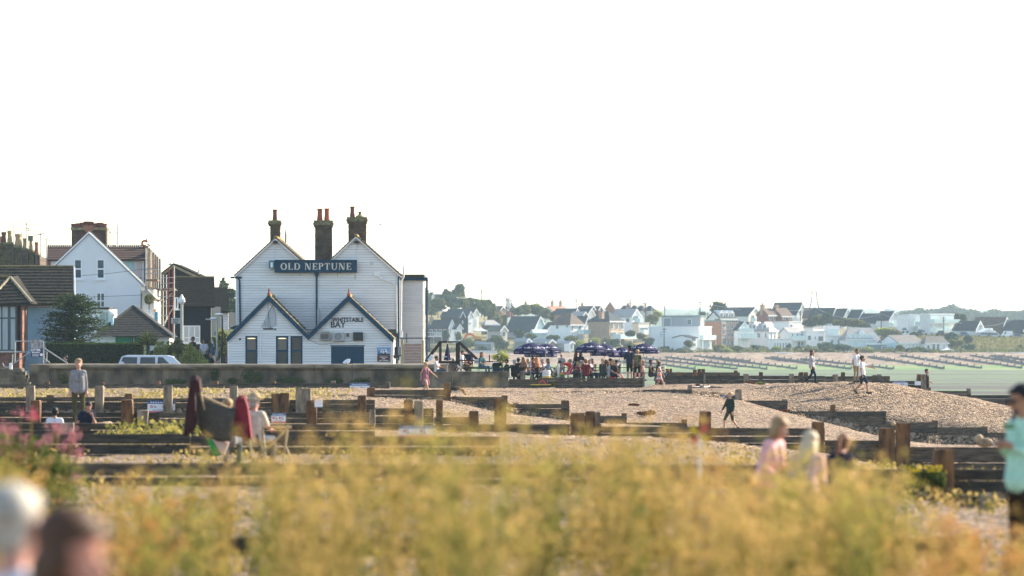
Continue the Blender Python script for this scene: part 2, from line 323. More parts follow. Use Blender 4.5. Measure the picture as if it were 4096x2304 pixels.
groyne('old timber groyne with squat posts hard against the foot of the sea wall', 205.5, [(-40, 400, 1537, 3), (400, 950, 1536, 3), (950, 1399, 1534, 3), (1399, 1558, 1531, 3)],
       [(176, 198, 1527, 'b'), (398, 416, 1529, 'b'), (620, 640, 1525, 'b'), (850, 872, 1525, 'b'), (1078, 1102, 1526, 'b'), (1320, 1342, 1524, 'b', 0), (1545, 1560, 1528, 'b', 0)], .15, 1)
groyne('stepped timber groyne running down from beside the sea wall towards the dog walker', 150, [(1467, 1795, 1559, 2), (1795, 2030, 1588, 4), (2030, 2277, 1616, 4), (2277, 2507, 1664, 3), (2507, 2749, 1691, 3), (2749, 3000, 1712, 2)],
       [(1467, 1501, 1550, 'f'), (1774, 1802, 1531, 'f'), (2005, 2030, 1582, 'b'), (2244, 2277, 1601, 'b'), (2485, 2507, 1653, 'b'), (2726, 2749, 1677, 'b')], .2, 2)
groyne('long stepped groyne in front of the shingle mound, blue board on it', 185, [(2572, 2768, 1559, 3), (2790, 2965, 1580, 3), (2965, 3151, 1602, 4), (3151, 3345, 1646, 4), (3345, 3545, 1646, 5), (3545, 3751, 1689, 5), (3751, 3950, 1710, 5), (3950, 4250, 1732, 5)],
       [(2751, 2768, 1539, 'b', 0), (2940, 2967, 1557, 'f', 0), (3127, 3150, 1595, 'b', 0), (3322, 3342, 1618, 'b'), (3523, 3545, 1643, 'b', 0), (3730, 3751, 1682, 'b'), (3929, 3951, 1705, 'b')], .27, 3)
groyne('long groyne along the crest of the shingle mound with many squat posts', 200, [(2660, 3000, 1502, 3), (3000, 3300, 1503, 3), (3300, 3560, 1505, 3), (3560, 3704, 1523, 4), (3704, 3872, 1563, 4), (3872, 4200, 1580, 5)],
       [(2709, 2724, 1488, 'b'), (2815, 2822, 1497, 'f', 0), (2872, 2887, 1491, 'b'), (2974, 2995, 1495, 'f', 0), (3036, 3052, 1488, 'b'), (3155, 3177, 1495, 'f', 0), (3195, 3213, 1489, 'b'), (3215, 3232, 1489, 'b'), (3331, 3352, 1498, 'f', 0), (3364, 3381, 1489, 'b'),
        (3488, 3506, 1500, 'b', 0), (3508, 3527, 1497, 'b', 0), (3537, 3552, 1515, 'b'), (3668, 3684, 1497, 'b'), (3685, 3706, 1498, 'f', 0), (3711, 3724, 1550, 'b'), (3868, 3884, 1553, 'b', 0)], .2, 4)
groyne('short dark groyne behind the crest groyne, beyond the terrace end', 222, [(2620, 2960, 1490, 4)], [(2662, 2676, 1475, 'b'), (2678, 2688, 1475, 'b'), (2772, 2788, 1479, 'f'), (2790, 2804, 1476, 'b'), (2806, 2820, 1476, 'b'), (2935, 2951, 1482, 'b')], .2, 5)
groyne('low groyne whose right part steps down past the children in the fennel', 100, [(1500, 1735, 1632, 3), (1735, 1880, 1668, 3), (1880, 2280, 1697, 3), (2280, 2800, 1706, 3), (2800, 3300, 1713, 3), (3300, 3530, 1761, 3), (3530, 4200, 1789, 5)],
       [(1614, 1650, 1600, 'f'), (1655, 1692, 1603, 'f', 0), (1743, 1772, 1599, 'b'), (1875, 1915, 1644, 'f'), (1976, 2024, 1594, 'f'), (2282, 2340, 1652, 'f'), (2340, 2380, 1645, 'f'), (2378, 2401, 1648, 'b', 0), (2796, 2845, 1645, 'f'), (3250, 3297, 1687, 'f'), (3518, 3580, 1712, 'f'), (3584, 3643, 1692, 'f')], .2, 6)
groyne('grey plank groyne carrying the blue and white warning sign, straw behind it', 130, [(-60, 500, 1588, 4), (500, 1113, 1593, 4), (1113, 1500, 1600, 4)],
       [(102, 137, 1543, 'f', 0), (186, 217, 1580, 'b'), (379, 413, 1543, 'f', 0), (497, 529, 1574, 'b'), (652, 688, 1543, 'f', 0), (917, 949, 1545, 'f', 0), (1085, 1118, 1574, 'f'), (1118, 1156, 1572, 'f'), (1182, 1212, 1550, 'f', 0), (1212, 1243, 1552, 'f', 0), (1430, 1465, 1582, 'f')], .17, 7)
groyne('mossy plank groyne behind the two people sitting on the shingle', 106, [(-60, 640, 1649, 4), (640, 1500, 1652, 4)], [(123, 160, 1601, 'f'), (484, 530, 1598, 'f'), (547, 592, 1641, 'f', 0), (1225, 1266, 1602, 'f'), (1476, 1500, 1640, 'f', 0)], .16, 8)
groyne('groyne hiding the legs of the woman in grey and of the seated pair', 88, [(-60, 700, 1693, 4), (700, 1500, 1698, 4)], [(239, 294, 1692, 'f', 0)], .16, 9, TIMBER_D)
groyne('moss-topped low groyne behind the deckchairs', 76, [(-60, 760, 1737, 3), (760, 2000, 1745, 3)], [], .2, 10, TIMBER_D)
groyne('blurred low groyne half sunk among the fennel stems', 55, [(-100, 1200, 1853, 2), (1200, 2400, 1860, 2), (2400, 3400, 1860, 2)], [(1780, 1850, 1905, 'f', 0)], .2, 11)
groyne('tall dark groyne beside the woman in the mint jacket', 60, [(3440, 4300, 1875, 4)], [(3735, 3818, 1798, 'f')], .2, 12, TIMBER_D)
groyne('low dark groyne buried in the foreground fennel', 34, [(-150, 1500, 2147, 1), (1500, 3900, 2150, 1)], [(2800, 2850, 2080, 'b')], .2, 13, TIMBER_D)
groyne('short stump of groyne with a pale top by the mint jacket', 47, [(3843, 3960, 1984, 2)], [(3930, 3975, 1978, 'f', 0)], .16, 14, TIMBER_D)

# warning signs screwed to groynes
WHITE = M('white_paint', (.78, .79, .78), rough=.5, var=.04, scale=6)
SIGN_BLUE = M('sign_blue', (.02, .085, .25), rough=.4, var=0); SIGN_RED = M('sign_red', (.55, .03, .05), rough=.4, var=0); SIGN_PINK = M('sign_pink', (.70, .13, .22), rough=.4, var=0)
SIGN_W = M('sign_white', (.75, .77, .80), rough=.4, var=.03); INK = M('ink', (.10, .11, .15), rough=.6, var=0)
def warning_sign(label, x0, y0, x1, y1, Y, icons=2):
    a, b = P(x0, y1, Y), P(x1, y0, Y); W, H = b.x - a.x, b.z - a.z
    g = empty('warning_sign', ((a.x + b.x) / 2, Y, a.z), 0, label, 'sign', 'beach warning signs')
    MB().box((a.x, Y, a.z), (b.x, Y + .02, b.z)).build('panel', SIGN_W, g)
    MB().box((a.x, Y - .004, b.z - H*.26), (b.x, Y - .001, b.z)).build('header_band', SIGN_BLUE, g)
    MB().box((a.x, Y - .004, a.z), (b.x, Y - .001, a.z + H*.13)).build('footer_band', SIGN_PINK, g)
    t = MB()
    for i in range(9): t.box((a.x + W*(.1 + .09*i), Y - .007, b.z - H*.17), (a.x + W*(.165 + .09*i), Y - .005, b.z - H*.1))
    t.build('header_print', SIGN_W, g)
    for k in range(icons):
        cx, cz, r = a.x + W*(.15 + .45*k), a.z + H*.5, H*.13; m = MB(); n = 16
        for i in range(n):
            t0, t1 = 2*math.pi*i / n, 2*math.pi*(i + 1) / n; f = lambda t, q: (cx + q*math.cos(t), cz + q*math.sin(t))
            m.ext([f(t0, r), f(t1, r), f(t1, r*.72), f(t0, r*.72)], Y - .005, Y - .001)
        d = r*.6; m.ext([(cx - d - .01, cz + d), (cx - d + .02, cz + d), (cx + d + .01, cz - d), (cx + d - .02, cz - d)], Y - .006, Y - .001)
        m.build('prohibition_icon', SIGN_RED, g)
        m = MB(); m.box((cx + r*1.5, Y - .004, cz + .01), (cx + r*2.6, Y - .001, cz + .03)); m.box((cx + r*1.5, Y - .004, cz - .03), (cx + r*3.4, Y - .001, cz - .01)); m.build('caption_print', INK, g)
    MB().box((a.x + W*.18, Y - .004, a.z + H*.19), (a.x + W*.78, Y - .001, a.z + H*.23)).build('caption_print', INK, g)
    return g
warning_sign('blue and white warning sign on the plank groyne behind the seated pair', 590, 1603, 700, 1650, 129.9)
warning_sign('blue and white warning sign with pink foot below the pub doors', 1399, 1532, 1478, 1572, 205.4)
warning_sign('warning sign on the crest groyne beside the tall end posts', 3570, 1525, 3631, 1547, 199.9)
warning_sign('blurred warning sign deep in the fennel below the sea wall', 1596, 1703, 1745, 1745, 60)
warning_sign('warning sign half hidden behind the man in the straw hat', 1085, 1653, 1142, 1690, 87.9)
m = MB().box(P(3659, 1541, 199.7), P(3683, 1525, 199.75)); m.thing('notice_plate', SIGN_W, 'small white notice plate on the crest groyne by the end posts', 'sign')
m = MB().box(P(1258, 1628, 105), P(1290, 1598, 105.04)); m.thing('notice_plate', SIGN_W, 'plain white notice plate beside a rusty post below the sea wall', 'sign')
g = empty('notice_board', P(2920, 1585, 184.8), 0, 'blue board with white stripe on the groyne beside the bicycle', 'sign')
MB().box(P(2880, 1586, 184.8), P(2945, 1581, 184.85)).build('panel', SIGN_BLUE, g)
MB().box(P(2890, 1584, 184.78), P(2935, 1583, 184.79)).build('print_stripe', SIGN_W, g)

# concrete
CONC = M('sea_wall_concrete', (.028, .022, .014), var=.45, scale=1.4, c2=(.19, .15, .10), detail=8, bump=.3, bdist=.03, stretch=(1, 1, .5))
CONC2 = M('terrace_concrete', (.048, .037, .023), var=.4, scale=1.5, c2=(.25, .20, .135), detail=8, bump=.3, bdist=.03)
YW = 215.
wall = empty('sea_wall', (P(800, 0, YW).x, YW, -.4), 0, 'long concrete sea wall with a rounded coping below the pub and houses', 'wall')
zt = P(0, 1456, YW).z
pr0 = [(0, -.7), (.02, zt - .40), (-.02, zt - .33), (-.13, zt - .24), (.55, zt - .24), (.6, -.7)]; pr1 = [(-.13, zt - .237), (-.19, zt - .15), (-.185, zt - .11), (-.13, zt - .03), (-.06, zt), (.55, zt + .01), (.56, zt - .237)]; SUNLITC = M('sunlit_coping_concrete', (.11, .09, .062), var=.4, scale=.7, c2=(.34, .28, .19), detail=8, stretch=(1, 1, 2))  # coping concrete coloured paler to carry the sunlight along its top
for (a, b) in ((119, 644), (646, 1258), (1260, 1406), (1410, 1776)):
  for pr, pm, pn in ((pr0, CONC, 'wall_panel'), (pr1, SUNLITC, 'coping')):
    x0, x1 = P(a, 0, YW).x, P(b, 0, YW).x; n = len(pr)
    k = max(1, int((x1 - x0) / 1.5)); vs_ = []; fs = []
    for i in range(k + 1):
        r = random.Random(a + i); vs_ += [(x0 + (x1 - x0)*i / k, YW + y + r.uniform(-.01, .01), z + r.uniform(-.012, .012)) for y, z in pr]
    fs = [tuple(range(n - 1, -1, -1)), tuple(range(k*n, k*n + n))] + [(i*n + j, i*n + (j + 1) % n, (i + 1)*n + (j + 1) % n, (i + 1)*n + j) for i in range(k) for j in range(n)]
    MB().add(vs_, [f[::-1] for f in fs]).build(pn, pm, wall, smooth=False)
x0, x1 = P(119, 0, YW).x, P(199, 0, YW).x
MB().box((x0, YW - .25, -.7), (x1, YW - .02, zt - .06)).build('buttress', CONC2, wall)
x0, x1 = P(1776, 0, YW).x, P(1823, 0, YW).x; m = MB(); q = [(-.19, zt - .13), (-.16, zt - .045), (-.06, zt), (.5, zt)]
m.ext([(x0, -.6), (x1 - .12, -.6), (x1 - .1, zt - .38), (x1 + .02, zt - .26), (x1 + .05, zt - .12), (x1 - .02, zt - .03), (x1 - .14, zt), (x0, zt)], YW - .18, YW + 2.2)
m.build('rounded_end', M('pale_concrete', (.30, .26, .19), var=.25, scale=1.5, detail=6), wall)
# beach steps at the left end with steel rails
st = empty('beach_steps', (P(60, 0, 212).x, 212, -.4), 0, 'concrete beach steps with galvanised handrails at the end of the sea wall', 'steps')
for i in range(6):
    x0, x1 = P(-60, 0, 212).x, P(118 - 12*i, 0, 212).x; MB().box((x0, 213.2 - .0*i + .3*i, -.6), (x1, 216.2, -.25 + .19*i)).build('step', CONC2 if i % 2 else CONC, st)
GALV = M('galvanised_steel', (.42, .43, .42), rough=.35, var=.1, metal=.6)
rl = MB(); z2 = lambda x, y, Y=212.8: P(x*.2623, 1100 + y*.2623, Y)
for a, b in (((185, 1420), (195, 1205)), ((230, 1330), (235, 1010)), ((235, 1010), (660, 1015)), ((665, 1340), (662, 1015)), ((710, 1330), (715, 1170)), ((0, 1175), (380, 1175)), ((210, 1350), (450, 1180)), ((665, 1110), (1030, 1345)), ((720, 1150), (1000, 1330)), ((660, 1265), (760, 1340))):
    MB().tube(z2(*a), z2(*b), .03).build('rail', GALV, st)
MB().path([z2(40, 1340), z2(60, 1395), z2(110, 1410), z2(150, 1390)], .035).build('bent_handle', GALV, st)
m = MB().lathe(z2(165, 1440), [(.09, 0), (.1, .05), (.1, .3), (.07, .36)], 10); m.thing('lifebuoy_light', M('white_plastic', (.7, .71, .72), var=.05), 'small white plastic lamp housing on the beach step rail', 'lamp')

# terrace platform, its concrete front and its timber front
tx0, tx1 = P(1720, 0, 206).x, P(2572, 0, 206).x
tag(MB().box((tx0, 205.9, -3), (tx1, 224, .05)).build('terrace', M('terrace_shingle', (.25, .19, .13), var=.3, scale=8, c2=(.36, .28, .2))), kind='structure')
tag(MB().box((-75, 215.62, -3), (P(1700, 0, 216).x, 460, -.35)).build('promenade', M('tarmac', (.06, .06, .06), var=.2, scale=5)), kind='structure')
tw = empty('concrete_terrace_wall', (P(1870, 0, 205).x, 205, -.45), 0, 'stained concrete block wall at the head of the pub terrace', 'wall')
for a, b, t in ((1716, 1809, 1487), (1811, 2034, 1486)):
    p, q = P(a, t, 205), P(b, t, 205); MB().box((p.x, 205, -.9), (q.x, 205.85, p.z)).build('wall_panel', CONC2, tw)
tm = empty('timber_terrace_wall', (P(2300, 0, 204.6).x, 204.6, -.5), 0, 'heavy timber retaining wall in front of the drinkers, rowing boat against it', 'wall')
r = random.Random(4); zs = [1512, 1523, 1538, 1560, 1580]
for i in range(4):
    cuts = [2036, 2130 + 60*(i % 2), 2330 - 40*i, 2571] if i else [2150, 2345, 2571]
    if i == 0: m = MB(); plank(m, P(2036, 0, 204.6).x, P(2148, 0, 204.6).x, P(0, 1523, 204.6).z, P(0, 1516, 204.6).z, 204.6, .2, r); m.build('plank', TIMBER, tm)
    for a, b in zip(cuts[:-1], cuts[1:]):
        m = MB(); plank(m, P(a, 0, 204.6).x + .01, P(b, 0, 204.6).x - .01, P(0, zs[i + 1], 204.6).z + .012, P(0, zs[i], 204.6).z, 204.6 + .02*(i % 2), .2, r); m.build('plank', TIMBER, tm)
post_mesh(P(2571, 0, 204.6).x, P(2579, 0, 204.6).x, P(0, 1505, 204.6).z, -.8, 204.5, 206.5, r).build('end_post', POSTW, tm)
for sx in (2160, 2210, 2258, 2430, 2475, 2523): MB().box(P(sx, 1519, 204.56), P(sx + 3, 1516, 204.58)).build('bolt', IRON, tm)
PAINT_POST = M('painted_post', (.60, .57, .50), var=.12, scale=4)
for k, (a, b, t, y) in enumerate(((2229, 2238, 1454, 205.6), (2654, 2661, 1461, 209.))):
    p = P((a + b) / 2, t, y); rr = (b - a) / 2*y / F; bz = .05 if k == 0 else -.1
    MB().lathe((p.x, y, bz - .1), [(rr, 0), (rr, p.z - bz + .06), (rr*.8, p.z - bz + .1)], 12).thing('bollard', PAINT_POST, ('white wooden bollard beside the beer keg on the terrace edge', 'cream wooden post behind the girl in the striped dress')[k], 'bollard')
for k, (a, b, t) in enumerate(((2082, 2100, 1484), (2122, 2130, 1499))):
    p, q = P(a, t, 205.5), P(b, t, 205.5); post_mesh(p.x, q.x, p.z, .1, 205.4, 205.6, r).thing('timber_stub', POSTW, ('square timber post standing on the terrace edge by the black shirt', 'short round stub on the terrace edge under the parasols')[k], 'post')
# the pub
pb = lambda x, y, Y: P(850 + x*.497, 780 + y*.497, Y)
XZ = lambda f, Y, *pts: [(f(x, y, Y).x, f(x, y, Y).z) for x, y in pts]
BOARD = M('white_weatherboard', (.72, .715, .69), rough=.55, var=.09, scale=1.1, c2=(.77, .765, .745), detail=6, stretch=(.5, 1, 4))
TRIMW = M('white_trim', (.77, .765, .75), rough=.5, var=.03)
BLUE = M('pub_blue', (.002, .042, .085), rough=.5, var=.06, scale=2, spec=.12)
BACK = M('board_backing', (.10, .105, .11), var=.1)  # dark backing draws the shadow and dirt lines between the boards
TILE = M('mossy_tile', (.07, .055, .042), var=.4, scale=5, c2=(.22, .17, .09), bump=.6, bdist=.03, detail=6)
RIDGE = M('ridge_tile', (.38, .19, .07), var=.3, scale=6, c2=(.42, .30, .10))
def brick(name, c1, c2, mortar, s=1.):
    m = bpy.data.materials.new(name); m.use_nodes = True; n, l = m.node_tree.nodes, m.node_tree.links; b = n['Principled BSDF']; b.inputs['Roughness'].default_value = .9
    tc = n.new('ShaderNodeTexCoord'); mp = n.new('ShaderNodeMapping'); mp.inputs['Rotation'].default_value = (R(90), 0, 0)
    br = n.new('ShaderNodeTexBrick'); br.inputs['Scale'].default_value = 1 / s; br.inputs['Brick Width'].default_value = .23; br.inputs['Row Height'].default_value = .078; br.inputs['Mortar Size'].default_value = .008
    br.inputs['Color1'].default_value = (*c1, 1); br.inputs['Color2'].default_value = (*c2, 1); br.inputs['Mortar'].default_value = (*mortar, 1); br.inputs['Bias'].default_value = -.1
    l.new(tc.outputs['Object'], mp.inputs[0]); l.new(mp.outputs[0], br.inputs['Vector'])
    nz = n.new('ShaderNodeTexNoise'); nz.inputs['Scale'].default_value = 2.5; nz.inputs['Detail'].default_value = 5; l.new(tc.outputs['Object'], nz.inputs['Vector'])
    mx = n.new('ShaderNodeMix'); mx.data_type = 'RGBA'; mx.blend_type = 'MULTIPLY'; mx.inputs[0].default_value = .7
    cr = n.new('ShaderNodeValToRGB'); cr.color_ramp.elements[0].position = .35; cr.color_ramp.elements[0].color = (.35, .33, .3, 1); cr.color_ramp.elements[1].position = .65
    l.new(nz.outputs[0], cr.inputs[0]); l.new(br.outputs[0], mx.inputs[6]); l.new(cr.outputs[0], mx.inputs[7]); l.new(mx.outputs[2], b.inputs['Base Color']); return m
STOCK = brick('stock_brick', (.13, .075, .04), (.045, .032, .024), (.10, .085, .06)); REDB = brick('red_brick', (.27, .09, .05), (.17, .06, .04), (.25, .2, .16))
POT = M('terracotta_pot', (.30, .078, .034), var=.2, scale=4); POT_D = M('sooty_pot', (.15, .055, .035), var=.3, scale=4)
MOSSC = M('mossy_cap', (.14, .115, .07), var=.4, scale=4, c2=(.22, .21, .10))
def clip(poly, ax, v, keep_less):
    out = []
    for i in range(len(poly)):
        a, b = poly[i], poly[(i + 1) % len(poly)]; ia = (a[ax] <= v) == keep_less or a[ax] == v; ib = (b[ax] <= v) == keep_less or b[ax] == v
        if ia: out.append(a)
        if ia != ib:
            t = (v - a[ax]) / (b[ax] - a[ax]); out.append((a[0] + (b[0] - a[0])*t, a[1] + (b[1] - a[1])*t))
    return out
def boards(parent, poly, Y, step, mat, holes=(), proud=.045, name='weatherboard', axis='y', xsplit=4.8, gap=.012):
    zs = [p[1] for p in poly]; z = min(zs); r = random.Random(int(Y*10))
    while z < max(zs) - .02:
        s = clip(clip(poly, 1, z, False), 1, z + step - gap, True); pcs = [s] if len(s) > 2 else []
        for (hx0, hz0, hx1, hz1) in holes:
            if min(hz1, z + step) - max(hz0, z) > step*.35:
                pcs = [q for p in pcs for q in (clip(p, 0, hx0, True), clip(p, 0, hx1, False)) if len(q) > 2]
        for p in pcs:
            xs_ = [q[0] for q in p]
            if max(xs_) - min(xs_) < .03: continue
            subs = [p]
            if max(xs_) - min(xs_) > xsplit:
                c = min(xs_) + (max(xs_) - min(xs_))*r.uniform(.3, .7); subs = [clip(p, 0, c - .003, True), clip(p, 0, c + .003, False)]
            for p in subs:
                if len(p) < 3: continue
                n = len(p); d = r.uniform(-.003, .003); tr = (lambda x, y, zz: (x, y, zz)) if axis == 'y' else (lambda x, y, zz: (y, x, zz))
                f = [tr(x, Y - proud*(1 - (zz - z) / step) - .004 + d, zz) for x, zz in p]; bk = [tr(x, Y + .012, zz) for x, zz in p]
                ar = sum(p[i][0]*p[(i + 1) % n][1] - p[(i + 1) % n][0]*p[i][1] for i in range(n))
                fs = [tuple(range(n)), tuple(range(2*n - 1, n - 1, -1))] + [(i + n, (i + 1) % n + n, (i + 1) % n, i) for i in range(n)]
                if (ar < 0) != (axis != 'y'): fs = [q[::-1] for q in fs]
                MB().add(f + bk, fs).build(name, mat, parent)
        z += step
def courses(parent, A, B, C, D, n, mat, th=.035, name='tile_course'):
    A, B, C, D = map(Vector, (A, B, C, D)); nr = (B - A).cross(D - A).normalized()
    if nr.z < 0: nr = -nr
    for i in range(n):
        t0, t1 = max(0, i / n - .02), (i + 1) / n; u = [A.lerp(D, t0), B.lerp(C, t0), B.lerp(C, t1), A.lerp(D, t1)]
        lo = [u[0] - nr*.02, u[1] - nr*.02, u[2] + nr*(th - .03), u[3] + nr*(th - .03)]; hi = [u[0] + nr*.004, u[1] + nr*.004, u[2] + nr*th, u[3] + nr*th]
        fs = [(0, 1, 2, 3), (7, 6, 5, 4), (0, 4, 5, 1), (1, 5, 6, 2), (2, 6, 7, 3), (3, 7, 4, 0)]
        if (u[1] - u[0]).cross(u[3] - u[0]).dot(nr) > 0: fs = [f[::-1] for f in fs]
        MB().add(lo + hi, fs).build(name, mat, parent)
pub = empty('pub', (P(1250, 0, 232).x, 234, .1), 0, 'white weatherboarded seaside pub with twin gables, blue trim and brick chimneys', 'pub')
Y1, Y2 = 230., 234.5
g0 = -.36
# main house
LW = XZ(pb, Y2, (190, 640), (508, 352), (835, 625)); RW = XZ(pb, Y2, (835, 625), (1155, 338), (1497, 650))
wl_ = MB(); zb = g0
for pts in (LW, RW): wl_.ext([(pts[0][0], zb)] + pts + [(pts[2][0], zb)], Y2 + .012, Y2 + 7)
mw = wl_.build('wall', BACK, pub)
zlow = pb(0, 1080, Y2).z
for pts in (LW, RW): boards(mw, [(pts[0][0], zlow)] + pts + [(pts[2][0], zlow)], Y2, .157, BOARD)
for x in (192, 1492): MB().box((pb(x - 6, 0, Y2).x, Y2 - .05, zlow - .3), (pb(x + 6, 0, Y2).x, Y2 + .02, pb(0, 655, Y2).z)).build('corner_board', TRIMW, mw)
def roof(parent, peak, eave, y0, y1, n, mat, th=.05):
    A = Vector((peak[0], y0, peak[1])); D = Vector((eave[0], y0, eave[1])); B = A + Vector((0, y1 - y0, 0)); C = D + Vector((0, y1 - y0, 0))
    rf = MB().prism([A, B, C, D], (0, 0, -.06)).build('roof_slope', mat, parent); courses(rf, A, B, C, D, n, mat, th)
    return rf
for pk, el, er in (((508, 340), (176, 648), (838, 632)), ((1155, 325), (832, 632), (1524, 650))):
    p = XZ(pb, Y2, pk, el, er); roof(pub, p[0], p[1], Y2 - .22, Y2 + 7, 14, TILE); roof(pub, p[0], p[2], Y2 - .22, Y2 + 7, 14, TILE)
    for e in (1, 2):
        a, b = Vector((p[0][0], Y2 - .2, p[0][1] - .03)), Vector((p[e][0], Y2 - .2, p[e][1] - .03)); MB().prism([a, b, b - Vector((0, 0, .13)), a - Vector((0, 0, .13))], (0, .05, 0)).build('bargeboard', TRIMW, pub)
    r = MB(); rx, rz = p[0]
    for i in range(16): r.tube((rx, Y2 - .2 + i*.45, rz + .0), (rx, Y2 + .22 + i*.45, rz + .0), .11, n=8)
    r.build('ridge_tiles', RIDGE, pub)
p = pb(590, 345, 241); MB().tube(p - Vector((0, 0, .3)), p + Vector((0, 0, .25)), .05).tube(p + Vector((0, 0, .2)), pb(590, 258, 241), .055, .005).build('finial', BLUE, pub)
# chimneys
def chimney(x0, x1, yt, yb, cx0, cx1, cyt, cyb, Y, pots):
    a, b = pb(x0, yt, Y), pb(x1, yb, Y); d = .35; m = MB(); m.box((a.x, Y - d, b.z - .5), (b.x, Y + d, a.z))
    c, e = pb(cx0, cyt, Y), pb(cx1, cyb, Y); k = .06
    ch = m.build('chimney', STOCK, pub); h = (c.z - e.z) / 3
    for i, g in enumerate((.05, 0, .04)): MB().box((c.x + g, Y - d - .1 + g, e.z + h*i + .003), (e.x - g, Y + d + .1 - g, e.z + h*(i + 1))).build('corbel_course', STOCK if i == 0 else MOSSC, ch)
    for k in (.45, .75): MB().box((a.x - .02, Y - d - .02, b.z + (a.z - b.z)*k), (b.x + .02, Y + d + .02, b.z + (a.z - b.z)*k + .07)).build('string_course', STOCK, ch)
    for (px0, px1, pt, mt) in pots:
        t = pb((px0 + px1) / 2, pt, Y); rr = (px1 - px0) / 2*.497*Y / F; hh = t.z - c.z
        po = MB().lathe((t.x, Y, c.z - .05), [(rr*1.15, 0), (rr*1.05, .2), (rr*.9, hh*.55), (rr*.88, hh - .06), (rr*1.02, hh - .05), (rr*1.02, hh + .05), (rr*.7, hh + .05), (rr*.7, hh - .1)], 14).build('chimney_pot', mt, ch, smooth=False)
    return ch
chimney(467, 546, 240, 375, 447, 558, 205, 252, 237.5, [(484, 522, 116, POT_D)])
c2_ = chimney(827, 962, 255, 560, 812, 975, 205, 262, 236.5, [(842, 885, 110, POT), (900, 942, 108, POT)])
t = pb(921, 105, 236.5); w_ = MB()
for dx in (-.12, 0, .12): w_.tube((t.x + dx, 236.5, t.z - .05), (t.x + dx, 236.5, t.z + .14), .012)
w_.box((t.x - .16, 236.35, t.z + .14), (t.x + .16, 236.65, t.z + .16)); w_.build('pot_cowl', GALV, c2_)
c3 = chimney(1095, 1238, 222, 372, 1078, 1250, 178, 232, 237.5, [(1107, 1145, 92, POT_D)])
t = pb(1187, 178, 237.5); MB().lathe((t.x, 237.5, t.z - .05), [(.3, 0), (.24, .12), (.1, .2), (.09, .32), (.13, .36), (.06, .4)], 12).build('chimney_pot', MOSSC, c3)
# front lodge with twin gables
LG = XZ(pb, Y1, (122, 1135), (456, 838), (770, 1120)); RG = XZ(pb, Y1, (770, 1120), (1098, 842), (1447, 1150))
pc = lambda x, y, Y=Y1: P(900 + x*.2278, 1150 + y*.2278, Y); pd = lambda x, y, Y=Y1: P(1240 + x*.2277, 1150 + y*.2277, Y)
wins = [(358, 850, 570), (895, 850, 1112), (1150, 850, 1362)]; holes = []
for a, t, b in wins: p, q = pc(a, t), pc(b, t); holes.append((p.x, g0, q.x, p.z))
p, q = pd(370, 1025), pd(950, 1025); holes.append((p.x, g0, q.x, p.z))
lo = MB()
for pts in (LG, RG): lo.ext([(pts[0][0], g0)] + pts + [(pts[2][0], g0)], Y1 + .012, Y1 + .3)
lo.box((LG[0][0], Y1 + .3, g0), (RG[2][0], Y2, LG[0][1] - .15)); lw = lo.build('lodge_wall', BACK, pub)
for pts in (LG, RG): boards(lw, [(pts[0][0], g0)] + pts + [(pts[2][0], g0)], Y1, .153, BOARD, holes)
for x in (126, 1444): MB().box((pb(x - 5, 0, Y1).x, Y1 - .05, g0), (pb(x + 5, 0, Y1).x, Y1 + .02, LG[0][1] - .12)).build('corner_board', TRIMW, lw)
boards(lw, [(Y1 + .1, g0), (Y2, g0), (Y2, RG[2][1] - .1), (Y1 + .1, RG[2][1] - .1)], RG[2][0] + .04, .153, BOARD, axis='x', proud=-.02)
for pk, el, er in (((456, 812), (118, 1150), (772, 1128)), ((1098, 814), (772, 1128), (1460, 1155))):
    p = XZ(pb, Y1, pk, el, er); roof(pub, p[0], p[1], Y1 - .2, Y2, 11, TILE); roof(pub, p[0], p[2], Y1 - .2, Y2, 11, TILE)
    for e in (1, 2):
        a, b = Vector((p[0][0], Y1 - .26, p[0][1] + .03)), Vector((p[e][0], Y1 - .26, p[e][1] + .03)); d = Vector((0, 0, .33)); MB().prism([a, b, b - d, a - d], (0, .05, 0)).build('bargeboard', BLUE, pub)
        a += Vector((0, .03, .05)); b += Vector((0, .03, .05)); MB().prism([a, b, b - d*.2, a - d*.2], (0, .25, 0)).build('verge', M('sunlit_verge', (.42, .33, .17), var=.3, scale=5) if e == 2 else TILE, pub)  # right-hand verge coloured pale to carry the sunlight on that slope
    rx, rz = p[0]; r = MB()
    for i in range(10): r.tube((rx, Y1 - .2 + i*.45, rz + .04), (rx, Y1 + .22 + i*.45, rz + .04), .11, n=8)
    r.build('ridge_tiles', RIDGE, pub); MB().lathe((rx, Y1 - .15, rz + .05), [(.13, 0), (.10, .08), (.05, .18), (.045, .36), (.02, .4)], 8).build('finial', POT, pub)
p, q = pb(738, 1085, Y1), pb(805, 1105, Y1); MB().box((p.x, Y1 - .2, q.z), (q.x, Y1 + .5, p.z)).build('valley_hopper', M('lead', (.14, .15, .17), rough=.5), pub)
p = pb(235, 1050, Y2 - .9); MB().prism([p, pb(185, 1050, Y2 - .9), pb(140, 1068, Y2 - .9), pb(150, 1078, Y2 - .9), pb(235, 1090, Y2 - .9)], (0, .8, 0)).build('eave_return', BLUE, pub)
PANE = glassy('pane_dusk', (.085, .072, .06), .25, .12); PANE2 = glassy('pane_green', (.06, .068, .06), .25, .12); BLIND = M('blind', (.16, .145, .12), rough=.4, var=.05, spec=.15)
BULB = bpy.data.materials.new('lit_lamp'); BULB.use_nodes = True; BULB.node_tree.nodes['Principled BSDF'].inputs['Emission Color'].default_value = (1, .75, .3, 1); BULB.node_tree.nodes['Principled BSDF'].inputs['Emission Strength'].default_value = .5
